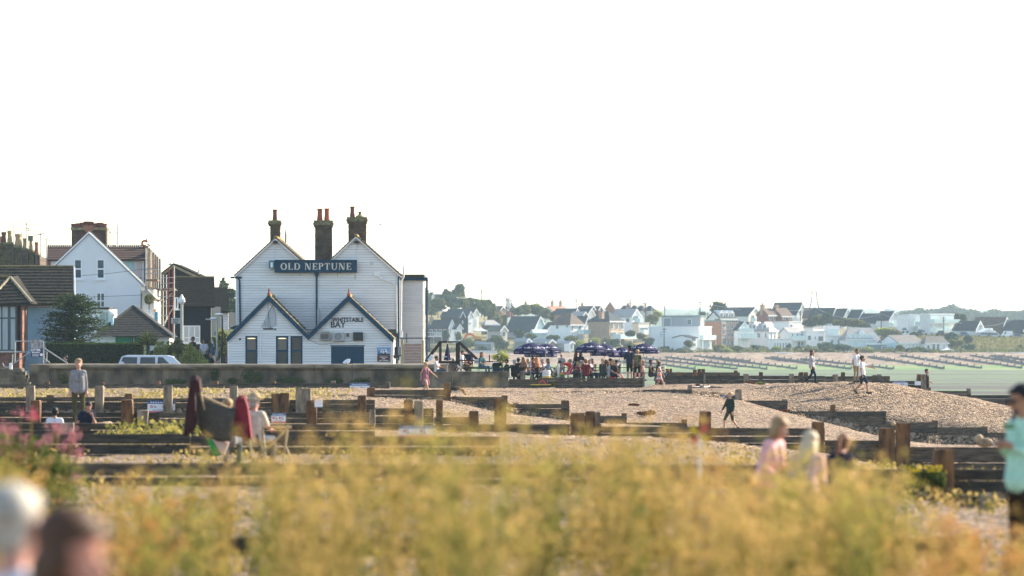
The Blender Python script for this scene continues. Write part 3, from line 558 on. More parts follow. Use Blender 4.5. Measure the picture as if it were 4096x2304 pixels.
def sash(a, t, b, lit, dark):
    p, q = pc(a, t), pc(b, t); x0, x1, zt_ = p.x, q.x, p.z; zm = pc(0, 1110).z; fw = .1
    f = MB(); f.box((x0, Y1 - .04, g0), (x0 + fw, Y1 + .06, zt_)); f.box((x1 - fw, Y1 - .04, g0), (x1, Y1 + .06, zt_)); f.box((x0 + fw, Y1 - .038, zt_ - .1), (x1 - fw, Y1 + .06, zt_)); f.box((x0 + fw, Y1 - .036, zm - .05), (x1 - fw, Y1 + .06, zm + .05)); f.box((x0 + fw, Y1 - .036, g0), (x1 - fw, Y1 + .06, g0 + .1))
    wn_ = f.build('window', BLUE, pub)
    MB().box((x0 + fw, Y1 - .006, zm + .05), (x1 - fw, Y1 + .006, zt_ - .1)).build('pane', BLIND if lit else PANE, wn_); MB().box((x0 + fw, Y1 - .006, g0 + .1), (x1 - fw, Y1 + .006, zm - .05)).build('pane', PANE2 if dark else PANE, wn_)
    if lit: MB().ball(((x0 + x1) / 2, Y1 - .01, zt_ - .15), (.26, .02, .03), 10, 6).build('ceiling_lamp', BULB, wn_)
    MB().box((x0 + fw, Y1 - .012, zm + .05), (x1 - fw, Y1 - .008, zm + .14)).build('blind_hem', TRIMW, wn_) if lit and not dark else None
sash(*wins[0], 1, 1); sash(*wins[1], 1, 1); sash(*wins[2], 0, 0)
p, q = pd(370, 1025), pd(950, 1025); mid = pd(660, 0).x
for a, b in ((p.x, mid - .008), (mid + .008, q.x)):
    dr = MB().box((a, Y1 - .01, g0), (b, Y1 + .05, p.z)).build('door', BLUE, pub)
MB().box((p.x - .05, Y1 - .05, p.z), (q.x + .05, Y1 + .02, p.z + .05)).build('door_head', BLUE, pub)
# name board
ns = MB(); a, b = pb(502, 622, Y2 - .3), pb(1160, 524, Y2 - .3); ns.box((a.x, Y2 - .35, a.z), (b.x, Y2 - .26, b.z)); nsb = ns.build('name_board', BLUE, pub)
m = MB()
for (u0, u1, v0, v1) in ((a.x - .02, b.x + .02, b.z - .05, b.z + .02), (a.x - .02, b.x + .02, a.z - .02, a.z + .05), (a.x - .02, a.x + .05, a.z + .05, b.z - .05), (b.x - .05, b.x + .02, a.z + .05, b.z - .05)): m.box((u0, Y2 - .385, v0), (u1, Y2 - .25, v1))
m.build('board_frame', BLUE, nsb)
def serif(ch):
    S, T, s = .2, .085, .07; q = lambda x0, y0, x1, y1: [(x0, y0), (x1, y0), (x1, y1), (x0, y1)]
    def ring(cx, rx, a0, a1, t=S, n=20):
        o = []
        for i in range(n):
            u, v = a0 + (a1 - a0)*i / n, a0 + (a1 - a0)*(i + 1) / n; f = lambda t_, k: (cx + (rx - (t if k else 0))*math.cos(t_), .5 + (.5 - (T if k else 0))*math.sin(t_)); o.append([f(u, 0), f(v, 0), f(v, 1), f(u, 1)])
        return o
    foot = lambda x, w=S: q(x - s, 0, x + w + s, .07); head = lambda x, w=S: q(x - s, .93, x + w + s, 1)
    if ch == 'O': return .92, ring(.46, .46, 0, 2*math.pi, n=28)
    if ch == 'L': return .74, [q(.1, 0, .1 + S, 1), head(.1), q(.03, 0, .72, T), [(.6, 0), (.74, 0), (.74, .28), (.68, .28)]]
    if ch == 'D': return .9, [q(.1, 0, .1 + S, 1), head(.1, .1), foot(.1, .1)] + ring(.42, .48, -math.pi / 2, math.pi / 2) + [q(.2, 0, .43, T), q(.2, 1 - T, .43, 1)]
    if ch == 'N': return .98, [q(.12, 0, .2, 1), q(.78, 0, .86, 1), [(.12, 1), (.36, 1), (.86, 0), (.62, 0)], foot(.12, .08), head(.78, .08), q(.02, .93, .3, 1)]
    if ch == 'E': return .74, [q(.1, 0, .1 + S, 1), q(.03, 0, .72, T), q(.03, 1 - T, .7, 1), q(.3, .46, .55, .54), [(.58, 0), (.74, 0), (.74, .28), (.68, .28)], [(.66, .74), (.72, .74), (.72, 1), (.56, 1)], q(.52, .38, .58, .62)]
    if ch == 'P':
        o = []; n = 16
        for i in range(n):
            u, v = -math.pi / 2 + math.pi*i / n, -math.pi / 2 + math.pi*(i + 1) / n; f = lambda t_, k: (.38 + (.36 - (S if k else 0))*math.cos(t_), .73 + (.27 - (T if k else 0))*math.sin(t_)); o.append([f(u, 0), f(v, 0), f(v, 1), f(u, 1)])
        return .76, [q(.1, 0, .1 + S, 1), foot(.1), q(.03, 1 - T, .4, 1), q(.28, .46, .4, .46 + T)] + o
    if ch == 'T': return .82, [q(.31, 0, .31 + S, 1), foot(.31), q(.02, 1 - T, .8, 1), [(.02, .72), (.08, .72), (.16, 1), (.02, 1)], [(.74, .72), (.8, .72), (.8, 1), (.66, 1)]]
    if ch == 'U':
        o = []; n = 16
        for i in range(n):
            u, v = math.pi + math.pi*i / n, math.pi + math.pi*(i + 1) / n; f = lambda t_, k: (.47 + (.37 - (.14 if k else 0))*math.cos(t_), .37 + (.37 - (T if k else 0))*math.sin(t_)); o.append([f(u, 0), f(v, 0), f(v, 1), f(u, 1)])
        return .94, [q(.1, .36, .1 + S, 1), q(.74, .36, .84, 1), head(.1), head(.74, .1)] + o
GILT = M('sign_cream', (.62, .58, .50), rough=.5, var=.05)
def serif_line(txt, x0, x1, z0, z1, Y, mat, parent):
    W = 0; lay = []
    for c in txt:
        if c == ' ': W += .5; continue
        w_, polys = serif(c); lay.append((W, polys)); W += w_ + .13
    k = (x1 - x0) / (W - .13); h = z1 - z0
    for off, polys in lay:
        m = MB()
        for pl in polys: m.ext([(x0 + (off + u)*k, z0 + v*h) for u, v in pl], Y - .025, Y)
        m.build('letter', mat, parent)
serif_line('OLD NEPTUNE', pb(548, 0, Y2 - .35).x, pb(1117, 0, Y2 - .35).x, pb(0, 603, Y2 - .35).z, pb(0, 547, Y2 - .35).z, Y2 - .352, GILT, nsb)
a, b = pb(455, 590, Y2 - .3), pb(497, 528, Y2 - .3); bx = MB().box((a.x, Y2 - .5, a.z), (b.x, Y2 - .1, b.z)).build('alarm_box', M('teal', (.02, .16, .2), rough=.4), pub)
MB().box(pb(467, 583, Y2 - .52), pb(485, 543, Y2 - .505)).build('alarm_label', TRIMW, bx)
# drainpipes, gutters, lamps, wires
def pipe(pts, r, mat, f=pb, Y=Y2 - .1, name='drainpipe'): return MB().path([f(x, y, Y) for x, y in pts], r, 8).build(name, mat, pub)
a, b = pb(818, 655, Y2), pb(860, 626, Y2); MB().ext([(a.x, b.z), (b.x, b.z), (b.x - .08, a.z), (a.x + .08, a.z)], Y2 - .28, Y2 - .03).build('hopper', BLUE, pub)
pipe([(838, 650), (838, 1062)], .055, BLUE); pipe([(205, 664), (218, 690), (222, 1040)], .055, BLUE); pipe([(145, 664), (235, 664)], .06, BLUE, name='gutter')
pipe([(1496, 655), (1498, 1140), (1500, 1330)], .05, BLUE, Y=Y2 - .15); pipe([(1325, 645), (1350, 668), (1462, 708), (1480, 730), (1483, 1110)], .045, TRIMW); MB().box(pb(1300, 650, Y2 - .15), pb(1348, 622, Y2)).build('vent_box', TRIMW, pub)
pipe([(1538, 572), (1538, 660), (1520, 695), (1516, 1090)], .055, TRIMW, Y=Y2 + .3, name='flue'); MB().box(pb(1505, 1145, Y2 - .1), pb(1532, 1095, Y2 + .2)).build('meter_box', TRIMW, pub)
MB().box(pb(842, 1060, Y2 - .2), pb(862, 920, Y2)).build('cable_duct', M('duct', (.5, .52, .53), var=.1), pub)
for x, y in ((506, 372), (1160, 372)):
    c = pb(x, y, Y2 - .3); MB().box(c + Vector((-.15, -.12, -.13)), c + Vector((.15, .2, .0))).box(c + Vector((-.05, -.3, .0)), c + Vector((.05, .3, .05))).build('floodlight', IRON, pub)
    pipe([(x, y + 20), (x + 8, y + 50), (x - 2, y + 60), (x - 3, y + 150)], .012, M('wire', (.5, .52, .55), var=0), Y=Y2 - .04, name='wire')
MB().box(pb(1268, 565, Y2 - .05), pb(1296, 535, Y2)).build('louvre', M('duct', (.5, .52, .53)), pub)
pipe([(388, 1100), (388, 1360)], .035, TRIMW, Y=Y1 - .07, name='cable_duct'); pipe([(768, 1143), (775, 1165), (815, 1180), (850, 1200), (900, 1205), (960, 1190), (1050, 1180), (1130, 1170)], .018, M('wire_grey', (.4, .41, .42), var=0), Y=Y1 - .05, name='wire')
c = pb(222, 1160, Y1 - .05); MB().ball(c, .07).build('camera_dome', IRON, pub); c = pb(1424, 1160, Y1 - .08); MB().ball(c, .08).build('camera_dome', M('duct'  , (.5, .52, .53)), pub)
# machines on the wall
def unit(x0, y0, x1, y1, mat, name, d=.35, f=pd):
    a, b = f(x0, y1), f(x1, y0); return MB().box((a.x, Y1 - d, a.z), (b.x, Y1 - .02, b.z)).build(name, mat, pub)
ACG = M('ac_grey', (.36, .37, .37), var=.08, scale=3); ACB = M('ac_beige', (.30, .29, .26), var=.1, scale=3)
u = unit(178, 790, 350, 925, ACB, 'vent_unit')
for i in range(7): a, b = pd(196 + i*20, 905), pd(206 + i*20, 815); MB().box((a.x, Y1 - .375, a.z), (b.x, Y1 - .353, b.z)).build('slat', M('ac_dark', (.08, .08, .08), var=0), u)
a, b = pd(205, 790), pd(340, 775); MB().box((a.x, Y1 - .4, a.z), (b.x, Y1 - .02, b.z)).build('hood', ACB, u)
u = unit(400, 790, 605, 935, ACG, 'air_conditioner'); c = pd(498, 862)
n_ = 20; m = MB()
for i in range(n_):
    t0, t1 = 2*math.pi*i / n_, 2*math.pi*(i + 1) / n_; f = lambda t_, q_: (c.x + q_*math.cos(t_), c.z + q_*math.sin(t_)); m.ext([f(t0, .19), f(t1, .19), f(t1, .165), f(t0, .165)], Y1 - .37, Y1 - .352)
m.build('fan_ring', M('ac_dark', (.08, .08, .08)), u); m = MB()
for i in range(6):
    t_ = i*math.pi / 3; f = lambda a_, q_: (c.x + q_*math.cos(a_), c.z + q_*math.sin(a_)); m.ext([f(t_, .03), f(t_, .16), f(t_ + .5, .16), f(t_ + .7, .04)], Y1 - .362, Y1 - .353)
m.build('fan_blades', M('ac_mid', (.2, .21, .21), var=0), u)
unit(645, 800, 685, 865, M('brown_box', (.16, .10, .045)), 'junction_box', .12); unit(760, 785, 932, 932, M('black_box', (.012, .02, .025), rough=.5), 'speaker_box', .3)
# painted barge on the left gable
SAIL = M('painted_grey', (.42, .435, .45), var=.08, scale=3); HULLP = M('painted_dark', (.07, .075, .08), var=.4, scale=6)
yb_ = Y1 - .058; S_ = lambda *q: [(pc(x, y).x, pc(x, y).z) for x, y in q]
bg = MB().ext(S_((757, 440), (830, 310), (868, 390), (888, 490), (893, 660), (870, 690), (780, 700), (690, 698), (628, 698), (700, 570)), yb_, yb_ + .006).build('painted_barge', SAIL, pub)
MB().ext(S_((665, 708), (740, 712), (800, 700), (850, 716), (845, 742), (672, 742)), yb_ - .006, yb_ - .001).ext(S_((862, 722), (900, 722), (898, 748), (864, 748)), yb_ - .006, yb_ - .001).build('painted_hull', HULLP, bg)
mm = MB()
for a, b in (((757, 285), (757, 700)), ((757, 440), (800, 690)), ((830, 310), (757, 470)), ((700, 570), (705, 690)), ((893, 480), (893, 660)), ((830, 310), (890, 480)), ((757, 285), (780, 293))): mm.tube(pc(*a, yb_ - .01), pc(*b, yb_ - .01), .009, n=4)
mm.build('painted_rigging', HULLP, bg)
# lettering and poster
DARKL = M('dark_letter', (.02, .018, .035), rough=.5, var=0)
a = pd(665, 602, Y1); sign_text('WHITSTABLE', pub, (a.x, Y1 - .058, a.z), .37, DARKL, sx=.86, bold=.009); a = pd(492, 702, Y1); sign_text('BAY', pub, (a.x, Y1 - .058, a.z), .52, DARKL, sx=.95, bold=.009)
a, b = pd(1183, 1303), pd(1408, 985); po = MB().box((a.x, Y1 - .09, a.z), (b.x, Y1 - .05, b.z)).build('poster', SIGN_W, pub)
yp = Y1 - .094; MB().box((a.x, yp - .002, pd(0, 1195).z), (b.x, yp + .003, pd(0, 1048).z)).build('poster_sky', M('print_sky', (.06, .22, .5), var=.3, scale=3, c2=(.3, .45, .65)), po)
MB().box((a.x, yp - .002, a.z), (b.x, yp + .003, pd(0, 1197).z)).build('poster_foot', M('print_maroon', (.10, .03, .03), var=0), po); MB().box((a.x, yp - .004, b.z - .02), (b.x, yp + .002, b.z)).build('poster_edge', SIGN_BLUE, po)
MB().ext([(pd(x, 0).x, pd(0, y).z) for x, y in ((1240, 1150), (1240, 1105), (1265, 1075), (1300, 1100), (1330, 1075), (1355, 1105), (1360, 1150))], yp - .006, yp - .003).build('poster_house', SIGN_W, po)
MB().box(pd(1258, 1122, yp - .01), pd(1282, 1100, yp - .007)).box(pd(1300, 1122, yp - .01), pd(1322, 1100, yp - .007)).box(pd(1255, 1162, yp - .01), pd(1275, 1140, yp - .007)).box(pd(1305, 1172, yp - .01), pd(1335, 1135, yp - .007)).box((a.x + .005, yp - .01, pd(0, 1195).z), (b.x - .005, yp - .007, pd(0, 1165).z)).build('poster_shapes', M('print_dark', (.07, .06, .05), var=.3, scale=9), po)
cx = pd(1296, 0).x
sign_text('OLD NEPTUNE', po, (cx, yp - .003, pd(0, 1030).z), .105, INK, sx=.95)
for s_, y in (('- BEACH BAR -', 1230), ('- BEER -', 1258), ('- SOFT DRINKS -', 1290)): sign_text(s_, po, (cx, yp - .003, pd(0, y).z), .085, SIGN_W, bold=.004)
# side of the lodge: box on a bracket; plank gate, posts, rail
gx = M('pink_larch', (.33, .21, .17), var=.18, scale=2, stretch=(1, 1, 6), c2=(.42, .29, .24))
m = MB(); a, b = pd(1478, 1190, 229), pd(1545, 1045, 229); m.box((a.x, 229, a.z), (b.x, 229.25, b.z)); sb = m.build('black_grille', M('black_box', (.012, .02, .025)), pub)
a, b = pd(1545, 1190, 229), pd(1605, 1042, 229); MB().box((a.x, 228.96, a.z), (b.x, 229.3, b.z)).build('condenser_box', M('ac_mid2', (.22, .23, .25), var=.1), pub)
MB().prism([pd(1460, 1190, 229), pd(1605, 1190, 229), pd(1605, 1205, 229), pd(1470, 1255, 229)], (0, .3, 0)).build('bracket', IRON, pub)
ga = empty('plank_gate', pd(1800, 1338, 226), 0, 'pinkish horizontal plank gate between two rope-bound posts beside the pub', 'gate')
for i in range(7):
    a, b = pd(1652, 1336 - i*50, 226), pd(1958, 1290 - i*50, 226); MB().box((a.x, 226 + .004*(i % 2), a.z), (b.x, 226.05, b.z)).build('plank', gx, ga)
rope = M('rope', (.42, .33, .14), var=.3, scale=12, stretch=(1, 1, 4))
for x0, x1 in ((1612, 1648), (1965, 2005)):
    a, b = pd(x0, 1340, 225.9), pd(x1, 890, 225.9); MB().lathe(((a.x + b.x) / 2, 226, a.z - .2), [((b.x - a.x) / 2*(1 + .06*(i % 2)), i*.1) for i in range(int((b.z - a.z + .2) / .1))], 10).build('post', rope, ga)
MB().tube(pd(1575, 890, 226), pd(2110, 888, 226), .035).tube(pd(1700, 975, 226), pd(1700, 800, 226), .03).tube(pd(2095, 1130, 226), pd(2095, 888, 226), .04).build('rail', M('dark_rail', (.05, .06, .07), rough=.5), ga)
# annex at the side
Y3 = 240.; an0, an1 = pb(1512, 0, Y3).x, pb(1690, 0, Y3).x; at = pb(0, 682, Y3).z
ax = MB().box((an0, Y3 + .012, 0), (an1, Y3 + 5, at)).build('annex_wall', BACK, pub); boards(ax, [(an0, .6), (an1, .6), (an1, at), (an0, at)], Y3, .16, BOARD, proud=.012, xsplit=9, gap=.004)
boards(ax, [(Y3, .6), (Y3 + 5, .6), (Y3 + 5, at), (Y3, at)], an1 + .02, .16, BOARD, axis='x', proud=-.012, xsplit=9)
MB().box((an0 - .1, Y3 - .2, at + .002), (an1 + .25, Y3 + 5.2, at + .06)).box((an0 - .1, Y3 - .1, at + .06), (an1 + .1, Y3 + 5.1, at + .33)).build('flat_roof', [M('felt_roof', (.03, .03, .035))], pub); MB().box((an0 - .1, Y3 - .23, at - .05), (an1 + .28, Y3 - .2, at + .08)).build('fascia', BLUE, pub)
MB().tube((an1 + .28, Y3 - .05, .5), (an1 + .28, Y3 - .05, at + .1), .06).tube((an1 + .05, Y3 - .05, at + .05), (an1 + .33, Y3 - .05, at + .1), .07).build('drainpipe', BLUE, pub)
a = pb(1690, 740, Y3); MB().box((an1 + .03, Y3 + .8, 3), (an1 + .06, Y3 + 1.8, 4.6)).build('window', PANE, pub)
RSTN = M('rust_stain', (.52, .40, .24), var=.2)
for x, y0, y1 in ((1003, 628, 662), (1145, 630, 682), (700, 630, 650)): a = pb(x, y1, Y2 - .06); b = pb(x + 5, y0, Y2 - .055); MB().box(a, b).build('rust_streak', RSTN, pub)
# odds and ends on the wall top
WPL = MATS['white_plastic']; c = P(1391, 1456, 215.2); m = MB().lathe(c + Vector((0, 0, .02)), [(.04, 0), (.14, .06), (.22, .15), (.235, .16), (.2, .15), (.1, .06), (.02, .04)], 16); o = m.thing('satellite_dish', WPL, 'small white dish lying on the sea wall below the blue doors', 'dish', smooth=True); o.rotation_euler = (R(25), R(-25), 0)
# foliage helpers
def leafmat(name, c, c2, trans=.35, rough=.7):
    if name in MATS: return MATS[name]
    m = bpy.data.materials.new(name); m.use_nodes = True; n, l = m.node_tree.nodes, m.node_tree.links; n.remove(n['Principled BSDF'])
    ge = n.new('ShaderNodeNewGeometry'); cr = n.new('ShaderNodeValToRGB'); e = cr.color_ramp.elements; e[0].color = (*c, 1); e[1].color = (*c2, 1)
    l.new(ge.outputs['Random Per Island'], cr.inputs[0])
    d = n.new('ShaderNodeBsdfDiffuse'); t = n.new('ShaderNodeBsdfTranslucent'); mx = n.new('ShaderNodeMixShader'); mx.inputs[0].default_value = trans
    l.new(cr.outputs[0], d.inputs[0]); l.new(cr.outputs[0], t.inputs[0]); l.new(d.outputs[0], mx.inputs[1]); l.new(t.outputs[0], mx.inputs[2]); l.new(mx.outputs[0], n['Material Output'].inputs['Surface'])
    MATS[name] = m; return m
L_DARK = leafmat('leaf_dark', (.018, .035, .012), (.07, .10, .03)); L_MID = leafmat('leaf_mid', (.035, .06, .018), (.12, .15, .05)); L_OLIVE = leafmat('leaf_olive', (.06, .075, .025), (.19, .19, .075))
L_LIME = leafmat('leaf_lime', (.14, .18, .04), (.38, .40, .12), .45); L_HEDGE = leafmat('leaf_hedge', (.014, .038, .010), (.075, .12, .035), .3); L_BLUE = leafmat('leaf_bluegreen', (.025, .05, .035), (.08, .12, .07))  # lime brightened to stand in for sunlight on shrubs the pub shades
BARK = M('bark', (.07, .05, .035), var=.3, scale=6)
def leaf_cloud(pts, size, seed, flat=.0):
    """one small four-sided leaf tuft per point"""
    r = np.random.default_rng(seed); n = len(pts); a = r.normal(size=(n, 3)); a /= np.linalg.norm(a, axis=1)[:, None]; b = r.normal(size=(n, 3))
    if flat: a[:, 2] *= 1 - flat; b[:, 2] *= 1 - flat
    b -= a*(a*b).sum(1)[:, None]; b /= np.linalg.norm(b, axis=1)[:, None] + 1e-9
    s = size*r.uniform(.5, 1.3, (n, 1)); w_ = s*r.uniform(.35, .7, (n, 1))
    V = np.stack([pts - a*s, pts + b*w_, pts + a*s, pts - b*w_], 1).reshape(-1, 3); i = np.arange(n)[:, None]*4
    return V, np.concatenate([i, i + 1, i + 2, i + 3], 1)
def blob_pts(blobs, n, seed, shell=.5):
    r = np.random.default_rng(seed); vol = np.array([b[1][0]*b[1][1]*b[1][2] for b in blobs])**.7; k = r.choice(len(blobs), n, p=vol / vol.sum())
    d = r.normal(size=(n, 3)); d /= np.linalg.norm(d, axis=1)[:, None]; q = r.uniform(0, 1, (n, 1))**(1 / 3.)*(1 - shell) + shell*r.uniform(.75, 1.05, (n, 1))
    return np.array([b[0] for b in blobs])[k] + d*q*np.array([b[1] for b in blobs])[k]
def rand_blobs(c, r3, n, seed, k=.55):
    r = np.random.default_rng(seed); out = [(tuple(c), tuple(x*.72 for x in r3))]
    for i in range(n):
        d = r.normal(size=3); d /= np.linalg.norm(d); s = r.uniform(.3, k); out.append(((c[0] + d[0]*r3[0]*.68, c[1] + d[1]*r3[1]*.68, c[2] + d[2]*r3[2]*.68), tuple(x*s for x in r3)))
    return out
TREE_CACHE = {}; HLIST = []; USED = set()
def auto_label(base, mat, Y, rx, h):
    q = Vector(base) + Vector((0, 0, h / 2)); sx, sy = CX + q.x*F / q.y, HZ - (q.z - CZ)*F / q.y; hue = {'leaf_dark': 'dark', 'leaf_mid': 'green', 'leaf_olive': 'olive', 'leaf_lime': 'light green', 'leaf_bluegreen': 'blue-green', 'leaf_hedge': 'dark clipped', 'leaf_yellow': 'yellow'}.get(mat.name, 'green'); kind = 'bush' if h < 4.5 else 'tree'; shape = 'low wide' if h < rx*1.3 else 'round' if h < rx*2.3 else 'tall'
    for lab, hx, hy in sorted(HLIST, key=lambda t: (t[1] - sx)**2 + 2*(t[2] - sy)**2):
        side = 'in front of' if sy > hy + 6 else 'behind' if sy < hy - 6 else 'beside'; s = f'{shape} {hue} {kind} {side} the {lab}'
        if s not in USED and len(s.split()) <= 16: USED.add(s); return s
def bush(name, label, cat, base, rx, h, mat, leaf, n, seed, group=None, trunk=.15, ry=None, nb=7):
    """a shrub or tree: stem and crown; unit shapes are shared between alike ones"""
    ry = ry or rx; key = (seed % 5, mat.name, n, round(leaf / rx, 2), round(h / rx, 1), trunk > .2)
    if key not in TREE_CACHE:
        cz = h / rx*(.5 + trunk*.5); bl = rand_blobs((0, 0, cz), (1, 1, h / rx*(1 - trunk)*.5), nb, seed); V, Fq = leaf_cloud(blob_pts(bl, n, seed), leaf / rx, seed)
        cm = npmesh('crown', V, Fq, mat); t = MB().tube((0, 0, -.1), (0, 0, cz*.9), .09*(1 if trunk > .2 else .5), .03, 7); r = random.Random(seed)
        for q in range(4): t.tube((0, 0, cz*.5), (r.uniform(-.6, .6), r.uniform(-.6, .6), cz*r.uniform(.9, 1.25)), .04, .012, 5)
        TREE_CACHE[key] = (cm, t.mesh('trunk', BARK))
    cm, tm_ = TREE_CACHE[key]; g = empty(name, base, random.Random(seed).uniform(0, 6.28), label, cat, group); g.scale = (rx, ry, rx)
    link('crown', cm, g); link('trunk', tm_, g); return g
def trimesh_leaves(name, pts, size, mat, parent, seed, flat=0.):
    V, Fq = leaf_cloud(np.asarray(pts, float) - np.array(world_off(parent)), size, seed, flat); return link(name, npmesh(name, V, Fq, mat), parent)
# town on the left
z1 = lambda x, y, Y: P(x*.4831, 800 + y*.4831, Y)
ROOFG = M('grey_mossy_tile', (.010, .011, .011), var=.4, scale=3, c2=(.036, .034, .025), bump=.5, bdist=.02, detail=6, stretch=(1.5, 1, 1), spec=.1); SLATE = M('slate', (.024, .026, .027), var=.25, scale=4, c2=(.048, .047, .042), stretch=(1, 1, 4), spec=.12); PANT = M('brown_pantile', (.035, .022, .018), var=.4, scale=5, c2=(.09, .05, .036), stretch=(3, 1, .4), bump=.7, bdist=.06)
PALEBLUE = M('pale_blue_board', (.38, .60, .72), rough=.6, var=.06, scale=2); RENDER = M('white_render', (.70, .71, .71), var=.04, scale=.8); BLACKB = M('black_board', (.010, .017, .024), rough=.7, var=.25, scale=2, stretch=(1, 1, 5), spec=.08); BROOF = M('black_tile', (.007, .008, .008), var=.5, scale=8, c2=(.020, .019, .015), spec=.05)
GLB = glassy('window_blue', (.035, .075, .105), .12, .3); CURT = M('curtain', (.42, .47, .47), var=.15, scale=3, stretch=(6, 1, .4)); FRAMEG = M('frame_grey', (.10, .11, .12)); GREEN_D = M('green_garage', (.015, .20, .10), rough=.5, var=.1)
def slabz(x0, y0, x1, y1, Y, d, f=z1):
    a, b = f(x0, y1, Y), f(x1, y0, Y); return MB().box((a.x, Y, a.z), (b.x, Y + d, b.z))
def window(parent, x0, y0, x1, y1, Y, frame, pane, f=z1, bars=(), vbars=(), fw=.07, sill=True, proud=.04):
    a, b = f(x0, y1, Y), f(x1, y0, Y); m = MB()
    m.box((a.x, Y - proud, a.z), (a.x + fw, Y, b.z)); m.box((b.x - fw, Y - proud, a.z), (b.x, Y, b.z)); m.box((a.x + fw, Y - proud, b.z - fw), (b.x - fw, Y, b.z)); m.box((a.x + fw, Y - proud, a.z), (b.x - fw, Y, a.z + fw))
    for t in bars: z = a.z + (b.z - a.z)*t; m.box((a.x + fw, Y - proud + .003, z - fw / 2), (b.x - fw, Y, z + fw / 2))
    for t in vbars: x = a.x + (b.x - a.x)*t; m.box((x - fw / 2, Y - proud + .006, a.z + fw), (x + fw / 2, Y, b.z - fw))
    w_ = m.build('window', frame, parent); MB().box((a.x + fw, Y - .012, a.z + fw), (b.x - fw, Y - .004, b.z - fw)).build('pane', pane, w_)
    if sill: MB().box((a.x - .08, Y - .14, a.z - .1), (b.x + .08, Y, a.z - .002)).build('sill', frame, w_)
    return w_
GZ = -.36
# bungalow with the tiled roof and pale blue boards
bu = empty('bungalow', (z1(300, 0, 245).x, 247, GZ), 0, 'pale blue weatherboarded bungalow under a long mossy tiled roof', 'house')
A, B, C, D = z1(-260, 556, 250), z1(608, 556, 250), z1(612, 862, 245), z1(-260, 862, 245); MB().prism([A, B, C, D], (0, 0, -.1)).build('roof', ROOFG, bu)
courses([o for o in bpy.data.objects if o.parent == bu][0], A, B, C, D, 12, ROOFG, .07)
MB().tube(A, B, .12, n=8).build('ridge_tiles', M('ridge_moss', (.10, .08, .03), var=.4, scale=4), bu)
e = z1(612, 862, 245).x; MB().ext([(e - .25, z1(0, 870, 245).z), (e + .02, z1(0, 858, 245).z), (e + .02, z1(0, 858, 245).z - .25), (e - .25, z1(0, 870, 245).z - .25)], 244.9, 245.1).build('barge_foot', TRIMW, bu)
m = MB(); m.prism([B + Vector((.06, 0, -.02)), C + Vector((.06, 0, -.02)), C + Vector((.06, 0, -.32)), B + Vector((.06, 0, -.32))], (.06, 0, 0)); m.build('bargeboard', TRIMW, bu)
bw = slabz(205, 872, 598, 1400, 245.6, 7).build('wall', PALEBLUE, bu); x0, x1 = z1(205, 0, 245.6).x, z1(598, 0, 245.6).x
boards(bw, [(x0, GZ), (x1, GZ), (x1, z1(0, 872, 245.6).z), (x0, z1(0, 872, 245.6).z)], 245.58, .17, PALEBLUE, proud=.05)
MB().box(z1(205, 885, 245.3), z1(612, 868, 245.45)).build('fascia', TRIMW, bu)
# its bay
Yb = 242.; ap, bl, brr = z1(85, 640, 245), z1(-120, 868, Yb), z1(262, 850, Yb); hp = MB().add([ap, bl, brr], [(0, 1, 2)]).prism([ap, brr, brr + Vector((0, 5, 0)), ap + Vector((0, 4, .2))], (0, 0, -.08)).build('bay_roof', ROOFG, bu)
courses(hp, ap, ap + Vector((.01, 0, 0)), brr, bl, 8, ROOFG, .05); MB().tube(ap, brr, .10).build('hip_tiles', M('ochre_hip', (.30, .25, .15), var=.3, scale=5), bu); MB().tube(ap, bl, .10).build('hip_tiles', MATS['ochre_hip'], bu); MB().tube(ap, ap + Vector((-3, 0, .1)), .1).build('ridge_tiles', MATS['ridge_moss'], bu)
MB().box(z1(-60, 1400, Yb + .4), z1(205, 1262, Yb + 3)).build('brick_plinth', REDB, bu); MB().box(z1(-60, 1264, Yb + .3), z1(208, 1248, Yb + 3)).build('bay_sill', M('stone', (.3, .29, .27)), bu)
MB().box(z1(186, 1250, Yb + .35), z1(214, 868, Yb + 3)).build('brick_pier', REDB, bu); MB().box(z1(136, 1250, Yb + .5), z1(186, 868, Yb + 3)).build('bay_jamb', M('dark_jamb', (.07, .045, .04)), bu); MB().tube(z1(208, 1340, Yb + .3), z1(208, 880, Yb + .3), .05).build('drainpipe', M('black_pipe', (.02, .015, .015)), bu); MB().box(z1(-60, 872, Yb + .1), z1(258, 858, Yb + .3)).build('gutter', M('black_pipe', (.02, .015, .015)), bu)
window(bu, -60, 872, 76, 1250, Yb + .55, FRAMEG, CURT, bars=(.72,), vbars=(.55,), fw=.09, sill=False); window(bu, 76, 872, 138, 1250, Yb + .55, FRAMEG, CURT, bars=(.72,), fw=.09, sill=False)
# white gabled house
wh = empty('white_gabled_house', (z1(735, 0, 262).x, 266, GZ), 0, 'tall white rendered house with a steep gable and four sash windows', 'house'); Yh = 262.
pts = XZ(z1, Yh, (300, 700), (735, 284), (1172, 702)); MB().ext([(pts[0][0], GZ)] + pts + [(pts[2][0], GZ)], Yh, Yh + 2).build('wall', RENDER, wh)
for e, pk in (((265, 725), 0), ((1203, 722), 1)):
    a, b = z1(735, 278, Yh - .1), z1(*e, Yh - .1); a.y = b.y = Yh - .1; MB().prism([a, b, b + Vector((0, 2.2, 0)), a + Vector((0, 2.2, 0))], (0, 0, .12)).build('roof_slope', SLATE, wh)
    MB().prism([a + Vector((0, -.03, .14)), b + Vector((0, -.03, .14)), b + Vector((0, -.03, 0)), a + Vector((0, -.03, 0))], (0, .25, 0)).build('coping', TRIMW, wh)
for q in ((610, 487, 682, 655), (798, 487, 870, 655)): window(wh, *q, Yh, TRIMW, GLB, bars=(.5,), fw=.1)
